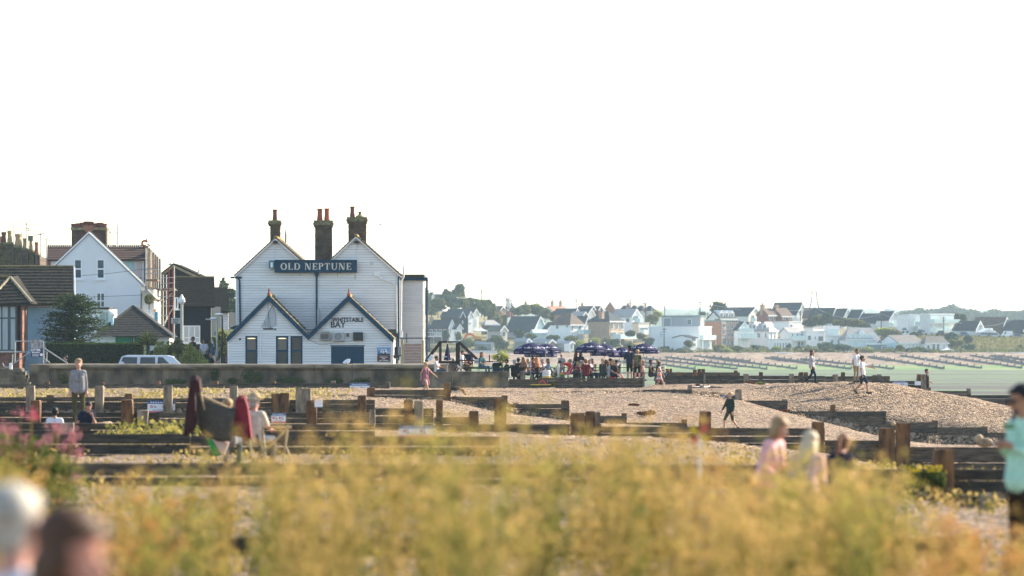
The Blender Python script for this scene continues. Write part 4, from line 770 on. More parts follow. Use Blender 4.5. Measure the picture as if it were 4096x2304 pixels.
for q in ((798, 767, 870, 892), (638, 767, 680, 892)): window(wh, *q, Yh, TRIMW, M('dim_pane', (.12, .13, .13), rough=.3), bars=(.45,), vbars=(.5,), fw=.07)
for q in ((606, 480, 686, 487), (794, 480, 874, 487), (794, 760, 874, 767)): slabz(*q, Yh - .05, .05).build('lintel', RENDER, wh)
ch = MB(); Yc = 269.; ch.box(z1(592, 420, Yc), z1(892, 250, Yc + 1.2)); ch = ch.build('chimney', brick('dark_brick', (.03, .022, .02), (.11, .035, .02), (.03, .028, .025)), wh)
MB().box(z1(584, 248, Yc - .08), z1(902, 232, Yc + 1.3)).build('corbel_course', MOSSC, ch); m = MB(); a, b = z1(690, 262, Yc), z1(785, 208, Yc); m.ext([(a.x + .25, a.z - .1), (b.x - .25, a.z - .1), (b.x, b.z - .2), (b.x, b.z), (a.x, b.z), (a.x, b.z - .2)], Yc - .14, Yc + .5); m.build('brick_corbel', REDB, ch)
for i, (x, t) in enumerate(((612, 196), (648, 193), (684, 186), (717, 177), (753, 179), (795, 192), (830, 187), (863, 195))):
    c, tp = z1(x, 225 if abs(x - 735) > 40 else 208, Yc + .3), z1(x, t, Yc + .3); rr = .19; MB().lathe((c.x, Yc + .3, c.z - .1), [(rr, 0), (rr, tp.z - c.z), (rr*1.15, tp.z - c.z + .03), (rr*1.15, tp.z - c.z + .1), (rr*.8, tp.z - c.z + .1)], 10).build('chimney_pot', POT_D, ch)
    if i in (1, 4, 5): MB().tube(tp, tp + Vector((0, 0, .3)), .02).box(tp + Vector((-.2, -.1, .3)), tp + Vector((.2, .1, .33))).build('cowl', GALV, ch)
for x in (905, 915, 945, 968, 975): MB().tube(z1(x, 385, Yc + .5), z1(x, {905: 240, 915: 250, 945: 275, 968: 160, 975: 195}[x], Yc + .5), .025).build('aerial_pole', GALV, ch)
MB().tube(z1(900, 268, Yc + .5), z1(985, 268, Yc + .5), .02).build('aerial_pole', GALV, ch)
# terrace behind with the brown pantiles and party walls
Yt = 280.; te = empty('pantiled_terrace', (z1(800, 0, Yt).x, Yt + 5, GZ), 0, 'terrace with brown pantile roof, red ridge beast and aqua panelled storey', 'house')
a, b, c, d = z1(392, 388, Yt + 3), z1(1212, 388, Yt + 3), z1(1215, 494, Yt), z1(390, 496, Yt); rf = MB().prism([a, b, c, d], (0, 0, -.1)).build('roof', PANT, te); courses(rf, a, b, c, d, 6, PANT, .05)
m = MB()
for i in range(46): q = a.lerp(b, (i + .5) / 46); m.tube(q, q + Vector((0, 0, .16)), .07, .05, 6)
m.build('ridge_tiles', PANT, te); slabz(412, 496, 1195, 1100, Yt + .3, 10).build('wall', RENDER, te); slabz(390, 496, 418, 560, Yt + .2, .3).build('quoin', REDB, te)
for i, x in enumerate((985, 1018, 1050, 1083)): slabz(x, 500, x + 31, 640 - (i % 2)*20, Yt + .24, .06).build('aqua_panel', M('aqua', (.30, .46, .47), var=.12, scale=2, stretch=(4, 1, .5)), te)
for x in (1115, 1145): slabz(x, 497, x + 27, 640, Yt + .24, .06).build('pink_panel', M('pinkish', (.45, .38, .37), var=.06), te)
slabz(1100, 642, 1170, 650, Yt + .1, .2).build('dark_sill', IRON, te); slabz(1193, 494, 1206, 720, Yt, .3).build('corner_strip', BLUE, te)
m = MB(); q = z1(1205, 388, Yt + 2.8)
S7 = .62
for i in range(12): t = math.pi*(.15 + 1.3*i / 12); t2 = math.pi*(.15 + 1.3*(i + 1) / 12); m.tube(q + S7*Vector((-.1 + .33*math.cos(t), 0, .42 + .3*math.sin(t))), q + S7*Vector((-.1 + .33*math.cos(t2), 0, .42 + .3*math.sin(t2))), .09, .09, 6)
m.tube(q + S7*Vector((.12, 0, .65)), q + S7*Vector((.12, 0, 1.0)), .07, .03, 6).tube(q + S7*Vector((-.3, 0, 0)), q + S7*Vector((.4, 0, .02)), .11, .09, 6).tube(q + S7*Vector((.2, 0, .35)), q + S7*Vector((.6, 0, .1)), .06, .04, 6).build('ridge_beast', M('red_clay', (.30, .07, .03)), te)
for i in range(7):   # party walls stepping down along the seaward side
    yy = Yt + .5 + 1.7*i; t = z1(1216 + 17*i, 395 + 17*i, yy); w_ = M('party_wall', (.16, .11, .075), var=.4, scale=3, c2=(.30, .24, .18)); MB().box((t.x - .12, yy, 4.2 - .3*i), (t.x + .06, yy + .35, t.z)).box((t.x - .16, yy - .03, t.z), (t.x + .1, yy + .38, t.z + .12)).build('party_wall', w_, te)
    MB().box((t.x - .3, yy + .36, GZ), (t.x - .03, yy + 1.69, 5.9 - .2*i)).build('bay_front', [RENDER, M('pinkish', (.45, .38, .37))][i % 2], te); MB().box((t.x - .05, yy + .6, 3.4), (t.x + .02, yy + 1.4, 4.9)).build('window', GLB, te); MB().box((t.x - .2, yy + .36, 5.95 - .2*i), (t.x - .05, yy + 1.69, t.z - .25)).build('mansard', PANT, te)
# scaffolding
sf = empty('scaffolding', (z1(1330, 0, 262).x, 263, GZ), 0, 'galvanised and red scaffolding tower with timber platforms between the white and black houses', 'scaffolding'); REDP = M('red_pole', (.16, .022, .018), var=.1)
for x, t, b, mt, yy in ((1208, 400, 700, GALV, 1), (1250, 410, 720, GALV, 3), (1310, 470, 1050, GALV, 3), (1331, 500, 1120, GALV, 0), (1352, 620, 1120, GALV, 2), (1378, 620, 1000, GALV, 3), (1397, 555, 1130, REDP, 0), (1432, 560, 1150, REDP, 2), (1443, 545, 1160, GALV, 0)): MB().tube(z1(x, t, 261 + yy), z1(x, b, 261 + yy), .035, n=6).build('pole', mt, sf)
for x0, x1, y in ((1205, 1330, 578), (1205, 1330, 610), (1205, 1315, 660), (1330, 1446, 645), (1330, 1446, 690), (1205, 1446, 735), (1330, 1470, 752), (1310, 1446, 800), (1330, 1446, 880), (1310, 1400, 960)): MB().tube(z1(x0, y, 261.4), z1(x1, y - 4, 261.4), .035, n=6).build('ledger', GALV, sf)
for a, b in (((1355, 850), (1425, 770)), ((1360, 1020), (1440, 880)), ((1330, 1100), (1400, 960))): MB().tube(z1(*a, 261.2), z1(*b, 261.2), .035, n=6).build('brace', GALV, sf)
for x0, x1, y in ((1210, 1303, 655), (1255, 1443, 733), (1262, 1322, 818)): slabz(x0, y, x1, y + 16, 261, 1.6).build('platform_board', M('scaffold_board', (.20, .12, .075), var=.25, scale=3), sf)
# white cottage with balcony
co = empty('balcony_cottage', (z1(1220, 0, 258).x, 260, GZ), 0, 'small white house with a balustraded balcony and turquoise glass screen', 'house'); slabz(1168, 742, 1276, 1150, 258.6, 5).build('wall', M('cream_render', (.62, .60, .55), var=.05), co)
slabz(1165, 770, 1171, 905, 258.5, .1).build('drainpipe', IRON, co); MB().prism([z1(1160, 742, 258.2), z1(1225, 742, 258.2), z1(1300, 820, 258.2), z1(1280, 826, 258.2), z1(1215, 760, 258.2), z1(1160, 762, 258.2)], (0, 3, 0)).build('roof_edge', M('pale_roof', (.45, .42, .35), var=.3, scale=4), co)
slabz(1165, 908, 1278, 916, 257.6, .1).build('handrail', TRIMW, co)
for i in range(13): slabz(1168 + 8.6*i, 916, 1171.5 + 8.6*i, 1010, 257.62, .06).build('baluster', TRIMW, co)
slabz(1160, 1005, 1310, 1150, 257.8, 2).build('balcony_base', RENDER, co); slabz(1281, 925, 1305, 1010, 257.6, .03).build('glass_screen', M('turquoise', (.10, .38, .42), rough=.2), co); slabz(1275, 915, 1281, 1010, 257.6, .1).build('newel', TRIMW, co); slabz(1305, 925, 1309, 1010, 257.6, .1).build('newel', TRIMW, co)
q = z1(1235, 905, 257.9); t = empty('topiary_tree', q, 0, 'small round clipped olive tree on the white balcony', 'tree'); MB().tube(q - Vector((0, 0, .3)), q + Vector((0, 0, .35)), .035).build('trunk', BARK, t); pts = blob_pts([((q.x, q.y, q.z + .66), (.34, .34, .36))], 500, 3); trimesh_leaves('crown', pts, .06, L_OLIVE, t, 4)
q = z1(1288, 922, 257.7); m = MB();
for i in range(7): m.ball(q + Vector((random.uniform(-.1, .1), random.uniform(-.1, .1), random.uniform(0, .12))), .06, 6, 4)
m.thing('flower_pot', M('marigold', (.75, .30, .01)), 'bright orange flowers on the balcony corner', 'flowers')
# slate roofed garage
gr = empty('garage', (z1(1100, 0, 250).x, 251, GZ), 0, 'low garage with a broad slate gable and green doors', 'garage'); a, bL, bR = z1(1102, 880, 253), z1(770, 1130, 249.4), z1(1415, 1128, 249.4)
rf = MB().add([a, bL, bR], [(0, 1, 2)]).prism([a, bR, bR + Vector((0, 5, 0)), a + Vector((0, 3, 0))], (0, 0, -.06)).prism([bL, a, a + Vector((0, 3, 0)), bL + Vector((0, 5, 0))], (0, 0, -.06)).build('roof', SLATE, gr); courses(rf, a, a + Vector((.01, 0, 0)), bR, bL, 13, SLATE, .03)
for q in (bL, bR): MB().tube(a, q, .09).build('hip_tiles', SLATE, gr)
slabz(800, 1128, 1400, 1400, 250, 4).build('wall', RENDER, gr); slabz(930, 1122, 1410, 1132, 249.5, .1).build('gutter', IRON, gr)
for x0, x1 in ((955, 1087), (1113, 1240)): slabz(x0, 1134, x1, 1400, 249.94, .05).build('door', GREEN_D, gr)
slabz(1090, 1132, 1100, 1400, 249.8, .1).build('pier', IRON, gr)
# bay window extension half behind the conifer
cs = empty('bay_extension', (z1(870, 0, 251).x, 252, GZ), 0, 'white glazed bay with a pale blue side behind the conifer', 'building'); slabz(770, 905, 930, 1400, 251, 3).build('wall', TRIMW, cs); slabz(765, 888, 905, 906, 250.6, 3).build('flat_roof', IRON, cs); a = z1(905, 960, 250.4); MB().prism([z1(895, 905, 250.5), z1(915, 920, 250.5), z1(950, 945, 250.5), z1(950, 955, 250.5), z1(900, 950, 250.5)], (0, 1.5, 0)).build('hood', TRIMW, cs)
for x0 in (825, 850, 875): slabz(x0, 930, x0 + 20, 1170, 250.95, .04).build('pane', CURT, cs)
slabz(918, 965, 936, 1190, 250.7, .3).build('side_panel', PALEBLUE, cs)
# black weatherboarded house, its neighbours
bh = empty('black_boarded_house', (z1(1560, 0, 270).x, 273, GZ), 0, 'black weatherboarded house with white triple window and dark tiled roof', 'house'); bw2 = slabz(1356, 878, 1756, 1400, 270, 8).build('wall', BLACKB, bh); x0, x1 = z1(1356, 0, 270).x, z1(1756, 0, 270).x; boards(bw2, [(x0, GZ), (x1, GZ), (x1, z1(0, 878, 270).z), (x0, z1(0, 878, 270).z)], 269.98, .2, BLACKB, proud=.04)
a, b, c, d = z1(1440, 642, 274), z1(1775, 642, 274), z1(1782, 880, 269.5), z1(1345, 880, 269.5); rf = MB().prism([a, b, c, d], (0, 0, -.1)).build('roof', BROOF, bh); courses(rf, a, b, c, d, 16, BROOF, .04); MB().tube(a, b, .1).build('ridge_tiles', M('ridge_moss', (.1, .08, .03)), bh)
window(bh, 1518, 1040, 1658, 1182, 269.9, TRIMW, CURT, bars=(.3,), vbars=(.33, .67)); window(bh, 1448, 806, 1476, 902, 269.3, TRIMW, GLB); slabz(1746, 885, 1751, 1185, 269.8, .1).build('drainpipe', GALV, bh)
bg_ = empty('dark_gabled_house', (z1(1480, 0, 292).x, 294, GZ), 0, 'dark boarded gable with pale verges rising behind the black house', 'house'); pts = XZ(z1, 292, (1318, 628), (1435, 540), (1672, 645)); MB().ext([(pts[0][0], GZ)] + pts + [(pts[2][0], GZ)], 292, 300).build('wall', M('slate_board', (.04, .045, .05), var=.2, scale=2, stretch=(1, 1, 5)), bg_)
for e in ((1312, 632), (1680, 648)):
    a, b = z1(1435, 535, 291.7), z1(*e, 291.7); MB().prism([a, b, b - Vector((0, 0, .2)), a - Vector((0, 0, .2))], (0, .2, 0)).build('verge', M('ochre_verge', (.34, .28, .16), var=.2), bg_); MB().prism([a, b, b + Vector((0, 8, 0)), a + Vector((0, 8, 0))], (0, 0, .12)).build('roof_slope', BROOF, bg_)
slabz(1395, 572, 1408, 640, 291.9, .1).build('window', IRON, bg_); MB().add([z1(1385, 540, 296), z1(1432, 540, 296), z1(1412, 520, 296)], [(0, 1, 2)]).tube(z1(1643, 650, 293), z1(1643, 575, 293), .05).build('roof_vent', GALV, bg_)
nb_ = empty('half_white_house', (z1(1830, 0, 285).x, 288, GZ), 0, 'house with white boards above black ones at the pub corner', 'house'); a, b, c, d = z1(1770, 722, 289), z1(1885, 722, 289), z1(1900, 924, 284.6), z1(1765, 924, 284.6); rf = MB().prism([a, b, c, d], (0, 0, -.1)).build('roof', BROOF, nb_); courses(rf, a, b, c, d, 12, BROOF, .04)
x0, x1 = z1(1765, 0, 285).x, z1(1888, 0, 285).x; w_ = slabz(1765, 925, 1888, 1400, 285, 7).build('wall', BLACKB, nb_); zz = z1(0, 1068, 285).z; boards(w_, [(x0, zz), (x1, zz - .4), (x1, z1(0, 925, 285).z), (x0, z1(0, 925, 285).z)], 284.98, .19, BOARD); slabz(1884, 935, 1890, 1070, 284.9, .1).build('corner_board', TRIMW, nb_)
# old terrace with pots and aerials, far left
Yo = 300.; ot = empty('old_brick_terrace', (z1(150, 0, Yo).x, Yo + 4, GZ), 0, 'old brick terrace end with a row of pale chimney pots and tangled aerials', 'house'); BUFF = M('buff_pot', (.42, .30, .15), var=.2, scale=4); MOSSB = M('mossy_brick', (.04, .04, .018), var=.5, scale=4, c2=(.12, .10, .045))
slabz(-120, 470, 340, 1300, Yo + 2, 6).build('wall', STOCK, ot); MB().prism([z1(-120, 420, Yo + 3), z1(20, 440, Yo + 3), z1(165, 560, Yo + 1.5), z1(-120, 560, Yo + 1.5)], (0, 0, -.15)).build('roof', M('blue_slate', (.03, .05, .065), var=.2, scale=3), ot); MB().prism([z1(15, 452, Yo + 1), z1(150, 556, Yo + 1), z1(15, 556, Yo + 1)], (0, .2, 0)).build('brick_gable', STOCK, ot)
for x0, x1, t, mt, pots in ((-30, 22, 360, MOSSB, ((-18, 14, 300, BUFF),)), (24, 112, 352, MOSSB, ((10, 52, 265, POT_D), (60, 101, 252, BUFF))), (118, 186, 382, MOSSB, ((122, 178, 280, BUFF),)), (190, 234, 402, STOCK, ((188, 218, 316, BUFF),)), (240, 280, 412, MOSSB, ((240, 272, 310, BUFF),)), (288, 330, 442, STOCK, ((286, 320, 350, POT),))):
    ch = slabz(x0, t + 14, x1, 560, Yo, 1).build('chimney', mt, ot); MB().box(z1(x0 - 5, t + 14, Yo - .1), z1(x1 + 5, t, Yo + 1.1)).build('corbel_course', MOSSC, ch)
    for p0, p1, pt, pm in pots: c, tp = z1((p0 + p1) / 2, t, Yo + .4), z1(0, pt, Yo + .4); rr = (p1 - p0) / 2*.4831*Yo / F; h = tp.z - c.z; MB().lathe((c.x, Yo + .4, c.z - .1), [(rr*1.1, 0), (rr, .3), (rr*.85, h*.6), (rr*.82, h*.85), (rr, h*.88), (rr, h + .1), (rr*.7, h + .1)], 12).build('chimney_pot', pm, ch)
slabz(236, 295, 272, 338, Yo + .1, .6).build('square_cowl', M('grey_cowl', (.16, .18, .14)), ot); AER = M('aerial', (.10, .09, .09), rough=.5, var=0)
for k, (x, t, b, bars) in enumerate(((110, 188, 520, ((38, 178, 235, 190),)), (218, 185, 430, ((132, 236, 262, 232), (200, 203, 340, 202))), (233, 215, 420, ((225, 250, 312, 255),)), (181, 258, 560, ()), (298, 290, 550, ((275, 285, 350, 287),)), (335, 275, 470, ((345, 306, 468, 305), (320, 282, 370, 275))), (386, 325, 560, ((360, 325, 410, 318),)))):
    m = MB().tube(z1(x, t, Yo - .2), z1(x, b, Yo - .2), .03, n=5)
    for bx0, by0, bx1, by1 in bars:
        p, q = z1(bx0, by0, Yo - .2), z1(bx1, by1, Yo - .2); m.tube(p, q, .018, n=4)
        for i in range(9): c = p.lerp(q, i / 8); m.tube(c - Vector((.02, .25, .05)), c + Vector((.02, .25, .05)), .012, n=4)
    m.build('tv_aerial', AER, ot)
# street lamps, sign, wires
CREAMP = M('cream_post', (.50, .52, .46), var=.1)
for k, (x, t, b, mt, lab) in enumerate(((1505, 800, 1200, CREAMP, 'stout cream lamp post with a white lantern beside the scaffolding'), (1797, 990, 1250, CREAMP, 'slim cream lamp post with a sideways arm in front of the black house'), (1840, 955, 1400, IRON, 'dark iron lamp post with a curved head at the pub corner'))):
    Yl = 240 - 4*k; g = empty('street_lamp', (z1(x, 0, Yl).x, Yl, GZ), 0, lab, 'street lamp'); tp = z1(x, t, Yl); rr = (.1, .07, .06)[k]; MB().lathe((tp.x, Yl, GZ), [(rr*1.3, 0), (rr, .4), (rr*.85, tp.z - GZ - .4), (rr*.6, tp.z - GZ)], 10).build('post', mt, g)
    if k == 0: MB().lathe((tp.x, Yl, tp.z - .45), [(.12, 0), (.2, .12), (.2, .3), (.12, .42), (.03, .6)], 10).tube(tp + Vector((-.22, 0, -.3)), tp + Vector((.22, 0, -.3)), .05).build('lantern', WHITE, g)
    else: MB().tube(tp, tp + Vector((-.7 if k == 1 else -.35, 0, .02)), .035).build('arm', mt, g); MB().ball(tp + Vector((-.2, 0, .06)), (.26, .12, .08), 10, 6).build('lamp_head', WHITE, g)
g = empty('street_sign', (z1(1443, 0, 239).x, 239, GZ), 0, 'small cream notice on a pole below the scaffolding', 'sign'); MB().tube(z1(1441, 1400, 239.05), z1(1441, 960, 239.05), .04).build('pole', CREAMP, g); s_ = slabz(1417, 977, 1489, 1024, 239, .03).build('plate', M('cream_sign', (.60, .58, .52), var=.03), g)
m = MB()
for x0, x1, y in ((1432, 1444, 984), (1449, 1460, 984), (1464, 1476, 984), (1428, 1480, 998), (1434, 1474, 1008), (1430, 1478, 1016)): m.box(z1(x0, y + (7 if y < 990 else 4), 238.985), z1(x1, y, 238.99))
m.build('sign_print', IRON, s_)
g = MB().path([z1(-50, 668, 255), z1(600, 632, 255), z1(870, 612, 255), z1(1300, 560, 255)], .014, 4).thing('overhead_wire', AER, 'upper thin wire crossing the white gable', 'wire'); MB().path([z1(600, 806, 255), z1(900, 798, 255), z1(1180, 786, 255)], .014, 4).thing('overhead_wire', AER, 'lower thin wire crossing the white gable below its windows', 'wire')
# poster on the steps
g = empty('litter_poster', (z1(305, 0, 212.4).x, 212.4, z1(0, 1305, 212.4).z), 0, 'litter poster with grey photo above white lettering on navy', 'poster'); zp = lambda x, y, Y=212.4: P(x*.2623, 1100 + y*.2623, Y); MB().box(zp(472, 1252), zp(655, 985, 212.44)).build('panel', M('poster_navy', (.015, .03, .10), rough=.5, var=0), g)
MB().box(zp(472, 1120, 212.39), zp(655, 985, 212.395)).build('photo_print', M('photo_grey', (.07, .07, .08), var=.6, scale=6, c2=(.5, .5, .52)), g); sign_text('LITTER', g, zp(545, 1160, 212.39), .17, SIGN_W, bold=.008, extrude=.003)
m = MB()
for i in range(6): m.box(zp(488 + i*20, 1192, 212.39), zp(502 + i*20, 1172, 212.396))
for i in range(4): m.box(zp(488, 1210 + i*10, 212.39), zp(590, 1206 + i*10, 212.396))
m.lathe(zp(632, 1225, 212.39), [(.01, 0), (.01, .01)], 4); m.build('small_print', SIGN_W, g); c = zp(630, 1215, 212.39); m = MB(); m.ext([(c.x + .085*math.cos(i*.524), c.z + .085*math.sin(i*.524)) for i in range(12)], 212.385, 212.395); m.build('round_emblem', SIGN_W, g)
# garden plants on the left
Yq = 241.; cf = empty('conifer', (z1(600, 0, Yq).x, Yq, GZ), 0, 'broad dark cedar spreading in front of the pale blue bungalow', 'tree'); c0 = z1(600, 1200, Yq); MB().tube((c0.x, Yq, GZ), z1(610, 760, Yq), .16, .03, 8).build('trunk', BARK, cf)
rr_ = np.random.default_rng(12); pts = []; br = MB(); OUT = [(745, 40), (800, 150), (860, 220), (920, 250), (985, 270), (1040, 300), (1100, 290), (1150, 255), (1185, 200)]
for i in range(190):
    zy = rr_.uniform(770, 1195); lim = np.interp(zy, [a for a, b in OUT], [b for a, b in OUT])*.4831*Yq / F; an = rr_.uniform(0, 2*math.pi); L = lim*rr_.uniform(.75, 1.08); b0 = np.array(z1(606, zy + 25, Yq)); e = b0 + np.array([L*math.cos(an), L*math.sin(an)*.8, rr_.uniform(.0, .35)*L*.5])
    br.tube(b0, e, .025, .008, 4)
    for k in range(75): t = rr_.uniform(.12, 1.03); p = b0 + (e - b0)*t + rr_.normal(0, 1, 3)*np.array([.12, .12, .075]); pts.append(p)
br.build('branches', BARK, cf, kind='stuff'); trimesh_leaves('crown', np.array(pts), .085, leafmat('cedar', (.012, .030, .015), (.08, .12, .05), .35), cf, 5, .5)
hd = empty('hedge', (z1(780, 0, 238).x, 238, GZ), 0, 'long clipped dark green hedge behind the parked car', 'hedge'); a, b = z1(368, 1400, 238), z1(1200, 1186, 238); a.z = GZ; MB().box((a.x + .1, 238.15, a.z), (b.x - .1, 239.5, b.z - .06)).build('hedge_core', M('hedge_core', (.010, .016, .006)), hd)
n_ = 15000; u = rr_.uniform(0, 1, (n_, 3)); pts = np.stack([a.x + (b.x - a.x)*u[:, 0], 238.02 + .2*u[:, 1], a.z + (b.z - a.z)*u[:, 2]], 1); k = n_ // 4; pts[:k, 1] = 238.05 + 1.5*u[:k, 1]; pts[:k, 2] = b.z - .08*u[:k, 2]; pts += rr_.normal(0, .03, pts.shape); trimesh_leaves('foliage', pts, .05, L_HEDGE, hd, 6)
def spiky(name, label, base, n, L, mat, seed, up=.6):
    r = random.Random(seed); g = empty(name, base, 0, label, 'plant'); m = MB()
    for i in range(n):
        an = r.uniform(0, 6.28); el = r.uniform(.15, 1.45); l = L*r.uniform(.7, 1.1); d = Vector((math.cos(an)*math.cos(el), math.sin(an)*math.cos(el), math.sin(el))); s = Vector((-math.sin(an), math.cos(an), 0))*.035; mid = base + d*l*.55; e = base + d*l + Vector((0, 0, -.18*l*math.cos(el))); m.add([base - s*.5, base + s*.5, mid + s, e, mid - s], [(0, 1, 2, 3, 4)])
    m.build('leaves', mat, g, kind='stuff'); MB().tube(base - Vector((0, 0, 1.6)), base, .1, .08).build('stem', BARK, g); return g
spiky('cordyline', 'spiky cordyline rising from the garden behind the car', z1(1225, 1205, 236), 170, 1.05, leafmat('spike', (.06, .09, .02), (.34, .33, .11), .4), 3)
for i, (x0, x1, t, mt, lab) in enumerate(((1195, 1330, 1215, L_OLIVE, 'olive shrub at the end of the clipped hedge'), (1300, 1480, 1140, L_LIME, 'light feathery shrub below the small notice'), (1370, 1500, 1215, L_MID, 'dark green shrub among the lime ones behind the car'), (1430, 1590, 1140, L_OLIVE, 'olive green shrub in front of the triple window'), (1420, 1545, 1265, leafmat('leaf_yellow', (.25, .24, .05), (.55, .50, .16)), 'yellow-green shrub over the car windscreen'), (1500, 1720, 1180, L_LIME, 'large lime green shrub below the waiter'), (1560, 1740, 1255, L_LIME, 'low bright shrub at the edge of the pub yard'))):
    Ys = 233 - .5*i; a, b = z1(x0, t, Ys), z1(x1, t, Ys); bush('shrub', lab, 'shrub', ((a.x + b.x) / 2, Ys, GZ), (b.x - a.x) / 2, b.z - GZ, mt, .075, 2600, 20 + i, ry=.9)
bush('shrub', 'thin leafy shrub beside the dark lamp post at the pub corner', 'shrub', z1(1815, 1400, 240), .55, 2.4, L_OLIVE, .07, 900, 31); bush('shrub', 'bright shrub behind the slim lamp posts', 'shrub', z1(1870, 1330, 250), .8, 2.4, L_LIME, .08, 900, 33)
for i, (x, t, w_, mt) in enumerate(((905, 1090, 45, L_BLUE), (950, 1150, 60, L_BLUE), (860, 1190, 60, L_MID), (940, 1260, 40, L_OLIVE), (925, 1345, 36, L_LIME))):
    Ys = 430 - 20*i; q = P(x, t, Ys); bush('tree', ('tall hazy tree behind the corner of the pub', 'dark tree hidden behind the pub corner', 'tree behind the half white house', 'olive bush behind the pub corner', 'lime bush at the back of the pub yard')[i], 'tree', (q.x, Ys, GZ), w_*Ys / F*1., q.z - GZ, mt, .28, 1500, 40 + i, trunk=.25)
# weeds at the foot of the sea wall
for i, (x, t, w_, h) in enumerate(((1010, 1475, 55, 58), (930, 1505, 45, 28), (1160, 1505, 60, 26), (1450, 1512, 70, 22), (860, 1480, 22, 40), (255, 1490, 26, 60), (330, 1500, 20, 40), (700, 1515, 60, 18), (1330, 1514, 50, 18))):
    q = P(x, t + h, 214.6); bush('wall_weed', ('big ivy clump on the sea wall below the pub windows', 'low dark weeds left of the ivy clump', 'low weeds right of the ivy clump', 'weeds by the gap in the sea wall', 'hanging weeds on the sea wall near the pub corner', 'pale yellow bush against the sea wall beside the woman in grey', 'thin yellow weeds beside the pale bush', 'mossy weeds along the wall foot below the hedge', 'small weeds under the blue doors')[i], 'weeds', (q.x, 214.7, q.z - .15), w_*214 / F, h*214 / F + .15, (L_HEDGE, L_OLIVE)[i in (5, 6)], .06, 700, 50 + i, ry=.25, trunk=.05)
# vehicles
TYRE = M('tyre', (.015, .015, .015), var=0); RIM = M('rim', (.35, .36, .37), rough=.3, metal=.6, var=0); CARGL = glassy('car_glass', (.015, .02, .025), .08, .5); HEADL = M('headlight', (.7, .72, .7), rough=.2, var=0); TAILL = M('taillight', (.35, .01, .01), rough=.3, var=0)
def car(name, label, loc, rz, L, H, W, paint, group=None, van=False, detail=True):
    g = empty(name, loc, rz, label, 'van' if van else 'car', group); k = L; h = H
    pr_ = [(-.5, .22), (-.5, .50), (-.485, .56), (-.42, .96), (-.36, 1.0), (.12, .99), (.19, .95), (.32, .62), (.47, .54), (.5, .42), (.5, .22)] if not van else [(-.5, .18), (-.5, .95), (-.46, 1.), (.2, 1.), (.27, .95), (.38, .62), (.49, .5), (.5, .18)]
    n = len(pr_); vs_ = []
    for y, ins in ((-.5, 0), (.5, 0)):
        for u, v in pr_: t = max(0, v - .56)*.22; vs_.append((u*k, (y*(1 - t))*W, v*h))
    fs = [tuple(range(n)), tuple(range(2*n - 1, n - 1, -1))] + [(i + n, (i + 1) % n + n, (i + 1) % n, i) for i in range(n)]
    b = MB().add(vs_, fs); bo = b.build('body', paint, g, local=True)
    if detail: md = bo.modifiers.new('bevel', 'BEVEL'); md.width = .06; md.segments = 2
    wins_ = ([(-.455, -.235), (-.205, -.02), (.005, .2)] if not van else [(.12, .3)])
    for s in (-1, 1):
        for a, c in wins_:
            lo_, hi_ = .585, .93; f = lambda u, v: (u*k, s*(.5*(1 - (v - .56)*.22)*W + .012), v*h); a2 = a + (.05 if a < -.4 else .01); c2 = c - (.0 if c < .1 else .13 if not van else .06)
            MB().add([f(a, lo_), f(c, lo_), f(c2, hi_), f(a2, hi_)], [(0, 1, 2, 3) if s < 0 else (3, 2, 1, 0)]).build('side_window', CARGL, g, local=True)
    f = lambda y, u, v: (u*k, y*W, v*h)
    u0, v0, u1, v1 = (.325, .63, .2, .945) if not van else (.382, .64, .28, .94)
    MB().add([f(-.43, u0 + .004, v0), f(.43, u0 + .004, v0), f(.40, u1 + .006, v1), f(-.40, u1 + .006, v1)], [(0, 1, 2, 3)]).build('windscreen', CARGL, g, local=True)
    if not van: MB().add([f(-.41, -.48, .6), f(.41, -.48, .6), f(.38, -.428, .94), f(-.38, -.428, .94)], [(3, 2, 1, 0)]).build('rear_window', CARGL, g, local=True)
    for u in (-.31, .32):
        for s in (-1, 1):
            wm = MB(); r_ = .21*h; q = Vector((u*k, s*(W*.5 - .1), r_)); t = MB().tube(q - Vector((0, .11, 0)), q + Vector((0, .115, 0)), r_, n=14 if detail else 8).build('wheel', TYRE, g, local=True)
            if detail: MB().tube(q + Vector((0, s*.1, 0)), q + Vector((0, s*.125, 0)), r_*.62, n=10).build('rim', RIM, t, local=True)
    for s in (-.36, .36):
        MB().box((.47*k, s*W - .14, .42*h), (.502*k, s*W + .14, .5*h)).build('headlight', HEADL, g, local=True); MB().box((-.504*k, s*W - .12, .45*h), (-.48*k, s*W + .12, .56*h)).build('taillight', TAILL, g, local=True)
    return g
p = z1(1310, 0, 226); car('parked_car', 'pale silver SUV parked behind the sea wall below the hedge', (p.x, 226, -.35), 0, 4.9, 1.76, 1.95, M('silver_paint', (.50, .54, .58), rough=.25, var=0, metal=.2, spec=.5))
